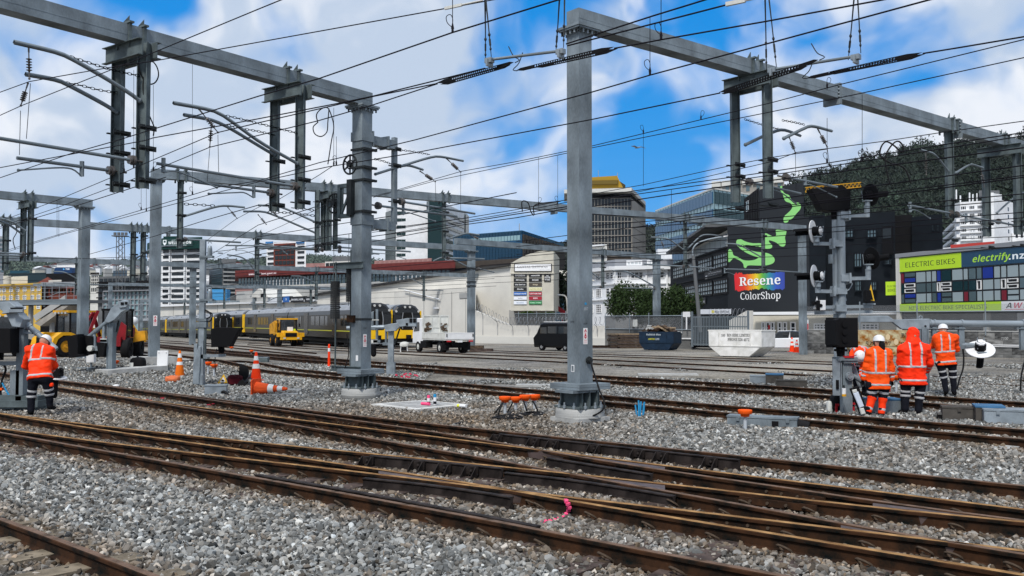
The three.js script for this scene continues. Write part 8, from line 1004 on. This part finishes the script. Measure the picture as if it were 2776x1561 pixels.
{const g=gp(2282,1120),t=thing('backpack','black and red tool backpack under the lowered signal','bag',[g.x,g.y,g.z],.1);part('bag',bagShape(.5,.42,.34,12),M.black,t);part('handle',tube([V(-.12,.4,0),V(-.08,.5,.02),V(.08,.5,.02),V(.12,.4,0)],.016,14,6),M.black,t);part('trim',[box(.08,.05,.02,-.18,.2,.17),box(.05,.14,.02,-.2,.1,.16),box(.07,.05,.02,.2,.22,.15),box(.05,.12,.02,.18,.1,.17),box(.1,.03,.02,0,.16,.19)],M.red,t);const u=thing('white_sack','small white plastic sack left of the backpack','bag',gp(2249,1120).toArray());part('sack',bagShape(.12,.26,.16,14),M.whiteDirty,u);}
{const d=19.2,p=(x,y,o=0)=>P(x,y,d + o),t=thing('spirit_level','black framed case with a white scale leaning by the backpack','tool');part('case',quad([[2304,1054],[2324,1047],[2346,1110],[2330,1120]],d,.05),M.black,t);part('scale',quad([[2314,1067],[2325,1063],[2340,1100],[2330,1104]],d - .08,.008),std([.55,.6,.68],.5),t);part('label',quad([[2311,1058],[2320,1056],[2322,1062],[2313,1064]],d - .08,.008),M.whiteDirty,t);part('foot',quad([[2328,1108],[2336,1106],[2341,1119],[2332,1121]],d - .02,.08),M.whiteDirty,t);const u=thing('spray_bottle','white and yellow bottle hanging on the lowered signal stand','bottle');const q=p(2288,1073,.25);part('body',cyl(q,p(2288,1052,.25),.042,.042,12),M.white,u);part('band',cyl(p(2288,1074,.25),p(2288,1068,.25),.044,.044,12),M.yellow,u);part('cap',cyl(p(2288,1052,.25),p(2287,1044,.25),.02,.02,8),M.iron,u);}
{const t=thing('point_motor','white and grey wired device low between the two left rails','trackside device'),g=gp(312,1057,.05);part('body',bagShape(.2,.1,.16,21).translate(g.x - .02,g.y,g.z),M.black,t);part('shell',ball(.06,g.x + .03,g.y + .12,g.z,1.5,.7,1),M.white,t);}
{const t=thing('yard_pump','small white yard pump machine on legs left of the white truck','machine'),g=gp(1096,954);part('body',bagShape(.62,.38,.5,23).translate(g.x,g.y + .32,g.z),M.whiteDirty,t);part('engine',box(.4,.3,.4,g.x,g.y + .25,g.z),M.black,t);part('leg',[-.25,.25].flatMap((a)=>[-.2,.2].map((b)=>cyl(V(g.x + a,g.y,g.z + b),V(g.x + a*.8,g.y + .4,g.z + b*.8),.03,.03,6))),M.white,t);}
{const t=thing('standpipe','white standpipe with a round head beside the third post','standpipe'),d=90;part('pipe',cyl(P(363,910,d),P(363,876,d),.22,.2,10),M.white,t);part('head',[ball(.42,...P(363,870,d).toArray()),cyl(P(363,868,d),P(372,869,d),.12,.08,8)],M.white,t);}
{const t=thing('red_markers','pink painted stones around the second track near the pedestal','marks'),r=rng(91),g=[];for(let i=0;i<12;i++){const q=gp(1072 + r()*60,1014 + r()*10,.05);g.push(put(new THREE.IcosahedronGeometry(.06,0),q.x,q.y,q.z,r()*3,r()*3));}part('stone',g,std([.5,.025,.07],.85),t);}
{
 const c=P(1728,400,60),t=thing('gull','lone gull gliding high in the sky right of the middle post','bird',[c.x,c.y,c.z],.6);part('body',[lathe([[0,-.22],[.03,-.19],[.055,-.05],[.05,.08],[.03,.17],[.012,.24],[0,.25]],12).rotateX(Math.PI / 2).rotateY(.3),ball(.035,.06,.02,.2,1,1,1.2,8,6),...[-1,1].map((s)=>{const sh=new THREE.Shape([[0,.07],[.3,.1],[.62,-.06],[.64,-.1],[.3,-.05],[0,-.06]].map(([x,y])=>new THREE.Vector2(x*s,y)));const g=new THREE.ExtrudeGeometry(sh,{depth:.012,bevelEnabled:false});g.rotateX(-Math.PI / 2);const p=g.attributes.position;for(let i=0;i<p.count;i++){const a=Math.abs(p.getX(i));p.setY(i,p.getY(i)+ .3*Math.min(a,.3)- .25*Math.max(0,a - .3));}g.computeVertexNormals();return g;})],std([.22,.24,.27],.7),t);
}

// ---------- people ----------
function nets(f,lo,hi,c){
 const nx=Math.ceil((hi.x - lo.x)/ c)+ 1,ny=Math.ceil((hi.y - lo.y)/ c)+ 1,nz=Math.ceil((hi.z - lo.z)/ c)+ 1,F=new Float32Array(nx*ny*nz),I=(i,j,k)=>(k*ny + j)*nx + i;
 for(let k=0;k<nz;k++)for(let j=0;j<ny;j++)for(let i=0;i<nx;i++)F[I(i,j,k)]=f(lo.x + i*c,lo.y + j*c,lo.z + k*c);
 const vid=new Int32Array(F.length).fill(-1),pos=[],idx=[],E=[[0,1],[2,3],[4,5],[6,7],[0,2],[1,3],[4,6],[5,7],[0,4],[1,5],[2,6],[3,7]];
 for(let k=0;k<nz - 1;k++)for(let j=0;j<ny - 1;j++)for(let i=0;i<nx - 1;i++){
  const v=[];let m=0;for(let q=0;q<8;q++){v[q]=F[I(i +(q&1),j +(q>>1&1),k +(q>>2))];if(v[q]<0)m|=1<<q;}if(m===0||m===255)continue;
  let x=0,y=0,z=0,n=0;for(const[a,b]of E)if((v[a]<0)!==(v[b]<0)){const t=v[a]/(v[a]- v[b]);x +=lerp(a&1,b&1,t);y +=lerp(a>>1&1,b>>1&1,t);z +=lerp(a>>2,b>>2,t);n++;}
  vid[I(i,j,k)]=pos.length / 3;pos.push(lo.x +(i + x / n)*c,lo.y +(j + y / n)*c,lo.z +(k + z / n)*c);
 }
 const face=(a,b,c2,d,flip)=>{if(a<0||b<0||c2<0||d<0)return;if(flip)idx.push(a,c2,b,b,c2,d);else idx.push(a,b,c2,b,d,c2);};
 for(let k=1;k<nz - 1;k++)for(let j=1;j<ny - 1;j++)for(let i=1;i<nx - 1;i++){const s=F[I(i,j,k)]<0;
  if(s !==(F[I(i + 1,j,k)]<0))face(vid[I(i,j - 1,k - 1)],vid[I(i,j,k - 1)],vid[I(i,j - 1,k)],vid[I(i,j,k)],!s);
  if(s !==(F[I(i,j + 1,k)]<0))face(vid[I(i - 1,j,k - 1)],vid[I(i - 1,j,k)],vid[I(i,j,k - 1)],vid[I(i,j,k)],!s);
  if(s !==(F[I(i,j,k + 1)]<0))face(vid[I(i - 1,j - 1,k)],vid[I(i,j - 1,k)],vid[I(i - 1,j,k)],vid[I(i,j,k)],!s);}
 const g=new THREE.BufferGeometry();g.setAttribute('position',new THREE.Float32BufferAttribute(pos,3));g.setIndex(idx);g.computeVertexNormals();return g;
}
const capsule=(a,b,r1,r2)=>{const dx=b.x - a.x,dy=b.y - a.y,dz=b.z - a.z,q=dx*dx + dy*dy + dz*dz||1e-9;const f=(x,y,z)=>{const t=clamp(((x - a.x)*dx +(y - a.y)*dy +(z - a.z)*dz)/ q),ex=x - a.x - dx*t,ey=y - a.y - dy*t,ez=z - a.z - dz*t;return Math.sqrt(ex*ex + ey*ey + ez*ez)- lerp(r1,r2,t);};f.ends=[a,b,Math.max(r1,r2)];return f;};
const join=(list,k)=>(x,y,z)=>{let s=9;for(const f of list){const d=f(x,y,z),h=Math.max(k - Math.abs(s - d),0)/ k;s=Math.min(s,d)- h*h*k*.25;}return s;};
const bounds=(list,pad)=>{const lo=V(9,9,9),hi=V(-9,-9,-9);lo.setScalar(1e9);hi.setScalar(-1e9);for(const f of list)for(const p of f.ends.slice(0,2)){const r=f.ends[2]+ pad;lo.min(p.clone().subScalar(r));hi.max(p.clone().addScalar(r));}return[lo,hi];};
function handGeo(){
 const c=[];for(let i=0;i<4;i++)c.push(capsule(V(0,-.01,0),V(-.03 + i*.02,-.085 + Math.abs(i - 1.4)*.005,.004),.017,.012));const L=[.068,.078,.073,.056];for(let i=0;i<4;i++){const b=V(-.031 + i*.0208,-.088 + Math.abs(i - 1.4)*.005,.004),m=b.clone().add(V((i - 1.5)*.003,-L[i]*.5,.012)),e=m.clone().add(V(0,-L[i]*.38,.028));c.push(capsule(b,m,.0092,.0085),capsule(m,e,.0085,.007));}const tb=V(-.024,-.03,.008),tm=V(-.052,-.062,.022),te=V(-.054,-.09,.036);c.push(capsule(tb,tm,.014,.0105),capsule(tm,te,.0105,.008));c.push(capsule(V(0,.03,0),V(0,-.01,0),.026,.024));const[lo,hi]=bounds(c,.012);return nets(join(c,.007),lo,hi,.0042);}
const theHand=handGeo();
function person(label,d,J,o){
 const foot=P(J.anL[0],J.anL[1],d),t=thing('person',label,'person',[foot.x,0,foot.z]),base=V(foot.x,0,foot.z),p={};for(const k of Object.keys(J))p[k]=P(J[k][0],J[k][1],d +(J[k][2]||0)).sub(base);
 const mid=(a,b,f=.5)=>a.clone().lerp(b,f),neck=p.neck,pel=mid(p.hipL,p.hipR),side=p.shR.clone().sub(p.shL).normalize(),up=neck.clone().sub(pel).normalize(),fw=side.clone().cross(up).normalize(),cs=(k)=>[p['sh' + k],p['el' + k],p['ha' + k]];
 const S=o.size||1,chestW=p.shL.distanceTo(p.shR)*.26,torso=(e)=>[-1,1].flatMap((s)=>[capsule(mid(neck,pel,.22).addScaledVector(side,s*chestW),mid(neck,pel,.62).addScaledVector(side,s*chestW*.78),(.125 + e)*S,(.118 + e)*S),capsule(mid(neck,pel,.6).addScaledVector(side,s*chestW*.78),mid(neck,pel,1.0).addScaledVector(side,s*chestW*.82),(.118 + e)*S,(.125 + e)*S)]);
 const arms=(e)=>['L','R'].flatMap((k)=>{const[a,b,c]=cs(k);return[capsule(mid(neck,a,.35),a,(.075 + e)*S,(.072 + e)*S),capsule(a,b,(.07 + e)*S,(.056 + e)*S),capsule(b,mid(b,c,.93),(.055 + e)*S,(.042 + e)*S)];});
 const legs=(e)=>['L','R'].flatMap((k)=>[capsule(p['hip' + k],p['kn' + k],(.096 + e)*S,(.07 + e)*S),capsule(p['kn' + k],p['an' + k],(.066 + e)*S,(.05 + e)*S)]);
 const headC=p.head,face=(o.look?V(...o.look):fw).normalize();
 const head=[capsule(headC.clone().add(V(0,.03,0)),headC.clone().add(V(0,-.03,0)).addScaledVector(face,.01),.092*S,.082*S),capsule(headC.clone().add(V(0,-.06,0)).addScaledVector(face,.035),headC.clone().add(V(0,-.085,0)).addScaledVector(face,.05),.05,.034),capsule(neck,headC.clone().add(V(0,-.06,0)),.055,.052),capsule(headC.clone().add(V(0,.0,0)).addScaledVector(face,.092),headC.clone().add(V(0,-.028,0)).addScaledVector(face,.108),.011,.015)];
 {const s2=face.clone().cross(V(0,1,0)).normalize();for(const s of[-1,1])head.push(capsule(headC.clone().addScaledVector(s2,s*.088).add(V(0,.015,0)),headC.clone().addScaledVector(s2,s*.09).add(V(0,-.025,0)),.016,.012));}
 const all=[...torso(-.03),...arms(-.014),...legs(-.016),...head],[lo,hi]=bounds(all,.03),body=nets(join(all,.03),lo,hi,.017);
 const hands=['L','R'].map((k)=>{const[,b,c]=cs(k),y=b.clone().sub(c).normalize(),x0=(k==='L'?side:side.clone().negate()),z=x0.clone().cross(y).normalize(),x=y.clone().cross(z);return theHand.clone().applyMatrix4(M4().makeBasis(x.clone().multiplyScalar(k==='L'?1:-1),y,z).setPosition(c));});
 if(o.gloves){part('body',body,M.skin,t);hands.forEach((h)=>part('glove',h,M.black,t));}else part('body',[body,...hands],M.skin,t);
 const jk=[...torso(.012),...arms(.012),capsule(neck.clone().addScaledVector(up,-.03),neck.clone().addScaledVector(up,.02),.085,.07)];if(o.hem)jk.push(...[-1,1].map((s)=>capsule(mid(neck,pel,1).addScaledVector(side,s*chestW*.82),mid(neck,pel,o.hem).addScaledVector(side,s*chestW*.9),.14*S,.15*S)));
 if(o.hoodUp)jk.push(capsule(headC.clone().add(V(0,.05,0)),headC.clone().add(V(0,-.06,0)).addScaledVector(face,-.02),.125,.12),capsule(headC.clone().add(V(0,-.08,0)),neck,.11,.12));else jk.push(capsule(neck.clone().addScaledVector(fw,-.07).addScaledVector(side,-.07),neck.clone().addScaledVector(fw,-.07).addScaledVector(side,.07),.055,.055));
 const kf=join(jk,.055),wr=(x,y,z)=>kf(x,y,z)+(noise3(x*9 + 5,y*15,z*9)- .5)*.03 +(noise3(x*20 + y*14,y*34,z*20)- .5)*.016,[jl,jh]=bounds(jk,.04),cut=o.hem||1.08,hemF=(x,y,z)=>{const s=((x - pel.x)*up.x +(y - pel.y)*up.y +(z - pel.z)*up.z);return -(s +(cut - 1)*neck.distanceTo(pel)+ .0);};
 const jf=(x,y,z)=>Math.max(wr(x,y,z),hemF(x,y,z)- .02);part('jacket',nets(jf,jl,jh,.016),o.jacket||M.orangeRed,t);
 const axis=(a,b)=>{const q=b.clone().sub(a),l=q.length();q.normalize();return(x,y,z)=>((x - a.x)*q.x +(y - a.y)*q.y +(z - a.z)*q.z)/ l;},H=neck.distanceTo(pel),sp=axis(neck,pel),lat=(x,y,z)=>(x - neck.x)*side.x +(y - neck.y)*side.y +(z - neck.z)*side.z,armD=arms(.012),tD=join(torso(.05),.05),armAx=['L','R'].map((k)=>[axis(p['sh' + k],p['el' + k]),p['sh' + k].distanceTo(p['el' + k]),armD.slice(k==='L'?0:3,k==='L'?3:6),axis(p['el' + k],p['ha' + k]),p['el' + k].distanceTo(p['ha' + k])]);
 const tape=(x,y,z)=>{const shell=jf(x,y,z)- .006,s=sp(x,y,z),onT=tD(x,y,z)<.02,a=armAx.map((q)=>Math.min(...q[2].map((f)=>f(x,y,z))));const onA=Math.min(a[0],a[1])<.03&&(a[0]<-.0 + .03&&tD(x,y,z)>-.02||a[1]<.03&&tD(x,y,z)>-.02);let b=9;if(onT){for(const v of o.bands||[.62,.95])b=Math.min(b,Math.abs(s - v)*H - .024);if(s<(o.bands||[.62])[0]&&s>-.1)b=Math.min(b,Math.abs(Math.abs(lat(x,y,z))- .105*S)- .022);}armAx.forEach((q,i)=>{if(a[i]<.03){if(!onT||tD(x,y,z)>.0){b=Math.min(b,Math.abs(q[3](x,y,z)- .35)*q[4]- .022,Math.abs(q[3](x,y,z)- .68)*q[4]- .022 +(o.oneArmBand?9:0));}}});return Math.max(shell,b);};
 part('reflective_tape',nets(tape,jl,jh,.0125),M.tape,t);
 const tr=[...legs(.014),capsule(p.hipL,p.hipR,.12,.12)],tf0=join(tr,.04),tf=(x,y,z)=>tf0(x,y,z)+(noise3(x*8,y*14,z*8 + 3)- .5)*.018,[tl,th]=bounds(tr,.03),tm=nets(tf,tl,th,.016);part('trousers',tm,M.navy,t);
 const legAx=['L','R'].map((k)=>[axis(p['hip' + k],p['kn' + k]),p['hip' + k].distanceTo(p['kn' + k]),axis(p['kn' + k],p['an' + k]),p['kn' + k].distanceTo(p['an' + k]),capsule(p['hip' + k],p['kn' + k],.13,.12),capsule(p['kn' + k],p['an' + k],.12,.1)]);
 const legBand=(list)=>(x,y,z)=>{let b=9;for(const q of legAx){const on1=q[4](x,y,z)<0,on2=q[5](x,y,z)<0;for(const[w,v,hw]of list){if(w===0&&on1)b=Math.min(b,Math.abs(q[0](x,y,z)- v)*q[1]- hw);if(w===1&&on2)b=Math.min(b,Math.abs(q[2](x,y,z)- v)*q[3]- hw);}}return Math.max(tf(x,y,z)- .006,b);};
 part('reflective_tape',nets(legBand(o.legBands||[[0,.72,.026],[1,.08,.026]]),tl,th,.0125),M.tape,t);if(o.gaiters)part('orange_patch',nets((x,y,z)=>Math.min(legBand([[1,.52,.17]])(x,y,z)+ .003,9),tl,th,.0135),M.orangeRed,t);if(o.pocket)part('pocket',[bagShape(.09,.08,.06,31).translate(...p.hipR.clone().addScaledVector(up,-.16).addScaledVector(side,.085).addScaledVector(fw,-.05).toArray())],M.orangeRed,t);
 const boots=['L','R'].map((k)=>{const a=p['an' + k],e=p['to' + k];return[capsule(a.clone().add(V(0,.06,0)),a.clone().add(V(0,-.02,0)),.062,.058),capsule(a.clone().add(V(0,-.035,0)),e,.05,.045)];});for(const b of boots){const[bl,bh]=bounds(b,.02),y0=Math.min(...b.map((f)=>f.ends[1].y))- .045;const q=join(b,.03);part('boot',nets((x,y,z)=>Math.max(q(x,y,z),y0 - y),bl,bh,.012),M.black,t);}
 if(o.helmet !==false){const hq=new THREE.Quaternion().setFromUnitVectors(V(0,1,0),(o.hat?V(...o.hat):headC.clone().sub(neck).normalize().add(V(0,1.4,0))).normalize()),hc=headC.clone().add(V(0,.035,0).applyQuaternion(hq));const shell=lathe([[.128,0],[.13,.012],[.122,.03],[.118,.07],[.098,.105],[.06,.13],[0,.14]],24).scale(.92,1,1.08);const hm=part('helmet',[shell,...[-.4,0,.4].map((a)=>put(new THREE.TorusGeometry(.125,.006,5,20,Math.PI*.8),a*.07,.008,0,0,Math.PI / 2,Math.PI*.1).scale(1,1.04,1))].map((g)=>g.applyQuaternion(hq).translate(hc.x,hc.y,hc.z)),M.white,t);part('chin_strap',[tube([hc.clone().addScaledVector(side,-.1),headC.clone().addScaledVector(side,-.085).add(V(0,-.06,0)),headC.clone().addScaledVector(fw,.05).add(V(0,-.12,0)),headC.clone().addScaledVector(side,.085).add(V(0,-.06,0)),hc.clone().addScaledVector(side,.1)],.008,20,5)],M.black,hm);}
 if(o.hair)part('hair',[capsule(headC.clone().addScaledVector(face,-.06),headC.clone().addScaledVector(face,-.07).add(V(0,-.1,0)),.062,.055),capsule(headC.clone().addScaledVector(face,-.1).add(V(0,-.06,0)),headC.clone().addScaledVector(face,-.14).add(V(0,-.28,0)),.045,.03)].reduce((a,f,i,l)=>(i?[nets(join(l,.04),...bounds(l,.02),.014)]:a),[]),M.black,t);
 {const s2=face.clone().cross(V(0,1,0)).normalize();part('eyes',[-1,1].map((s)=>ball(.011,...headC.clone().addScaledVector(face,.085).addScaledVector(s2,s*.033).add(V(0,.008,0)).toArray(),1,1,1,8,6)),M.white,t);part('mouth',ball(.02,...headC.clone().addScaledVector(face,.088).add(V(0,-.062,0)).toArray(),1,.25,.4,8,6),M.red,t);}
 return t;
}
// all seen from behind or bending; joints read off the photograph
person('worker in orange jacket and white helmet bending at the left folded mast',19.4,{head:[120,928,.32],neck:[112,938,.2],shL:[80,948,.1],shR:[138,950,.1],elL:[70,990,.25],elR:[147,992,.28],haL:[92,1010,.5],haR:[138,1008,.5],hipL:[92,1026,-.02],hipR:[126,1026,-.02],knL:[86,1072,.02],knR:[134,1066,.08],anL:[84,1112,0],anR:[136,1098,.12],toL:[86,1118,.2],toR:[146,1105,.28]},{hem:1.0,bands:[.45,.93],look:[.2,-.5,-1],hat:[.25,.7,-.6],jacket:M.orangeRed,pocket:1,oneArmBand:true});
person('worker in orange jacket with white helmet, black hair and orange shin panels',19.3,{head:[2382,930,.04],neck:[2381,948,0],shL:[2358,957,0],shR:[2407,958,0],elL:[2347,995,.05],elR:[2416,998,.04],haL:[2340,1028,.1],haR:[2417,1030,.08],hipL:[2364,1042,0],hipR:[2399,1042,0],knL:[2364,1078,.04],knR:[2393,1082,.04],anL:[2353,1115,-.02],anR:[2389,1118,0],toL:[2348,1124,.18],toR:[2388,1126,.18]},{hem:1.1,bands:[.66,1.0],look:[-.5,-.1,-1],hair:1,gaiters:1,gloves:1,jacket:std([.92,.085,.006],.6),legBands:[[0,.55,.03],[1,.78,.03]],pocket:1});
person('broad worker in a red orange jacket with the hood up, facing away',19.8,{head:[2475,907,.05],neck:[2475,930,0],shL:[2445,945,0],shR:[2509,945,0],elL:[2440,982,.06],elR:[2521,983,.06],haL:[2441,1018,.12],haR:[2512,1006,.34],hipL:[2456,1032,0],hipR:[2496,1032,0],knL:[2454,1070,.05],knR:[2492,1076,.02],anL:[2453,1108,.02],anR:[2489,1112,0],toL:[2440,1116,.05],toR:[2488,1120,.18]},{hem:1.08,bands:[.62,.98],hoodUp:1,helmet:false,gloves:1,size:1.12,jacket:std([.95,.035,.006],.6),pocket:1});
person('farther worker in orange jacket and white helmet at the horizontal mast',23.4,{head:[2556,896,.06],neck:[2557,907,0],shL:[2539,914,0],shR:[2588,914,0],elL:[2528,938,.2],elR:[2594,946,.12],haL:[2538,928,.48],haR:[2588,940,.45],hipL:[2549,985,0],hipR:[2580,985,0],knL:[2558,1022,.04],knR:[2583,1022,.03],anL:[2564,1058,0],anR:[2586,1060,0],toL:[2562,1066,.18],toR:[2588,1067,.18]},{hem:1.02,bands:[.58,.93],jacket:std([.92,.075,.006],.6),hair:1,legBands:[[0,.55,.026],[0,.98,.026]],pocket:1});
person('worker in orange jacket bending low so only the white helmet top faces us',21.2,{head:[2329,968,-.34],neck:[2330,958,-.2],shL:[2314,962,-.08],shR:[2345,962,-.12],elL:[2308,990,-.3],elR:[2340,1000,-.3],haL:[2318,1015,-.4],haR:[2334,1022,-.4],hipL:[2316,955,.32],hipR:[2342,955,.32],knL:[2320,1010,.12],knR:[2344,1010,.14],anL:[2322,1062,.2],anR:[2344,1062,.2],toL:[2320,1068,0],toR:[2346,1068,0]},{hem:1.0,bands:[.6,.92],look:[0,-.9,.5],hat:[0,.45,.9],jacket:std([.92,.06,.006],.6)});

renderer.render(scene,camera);
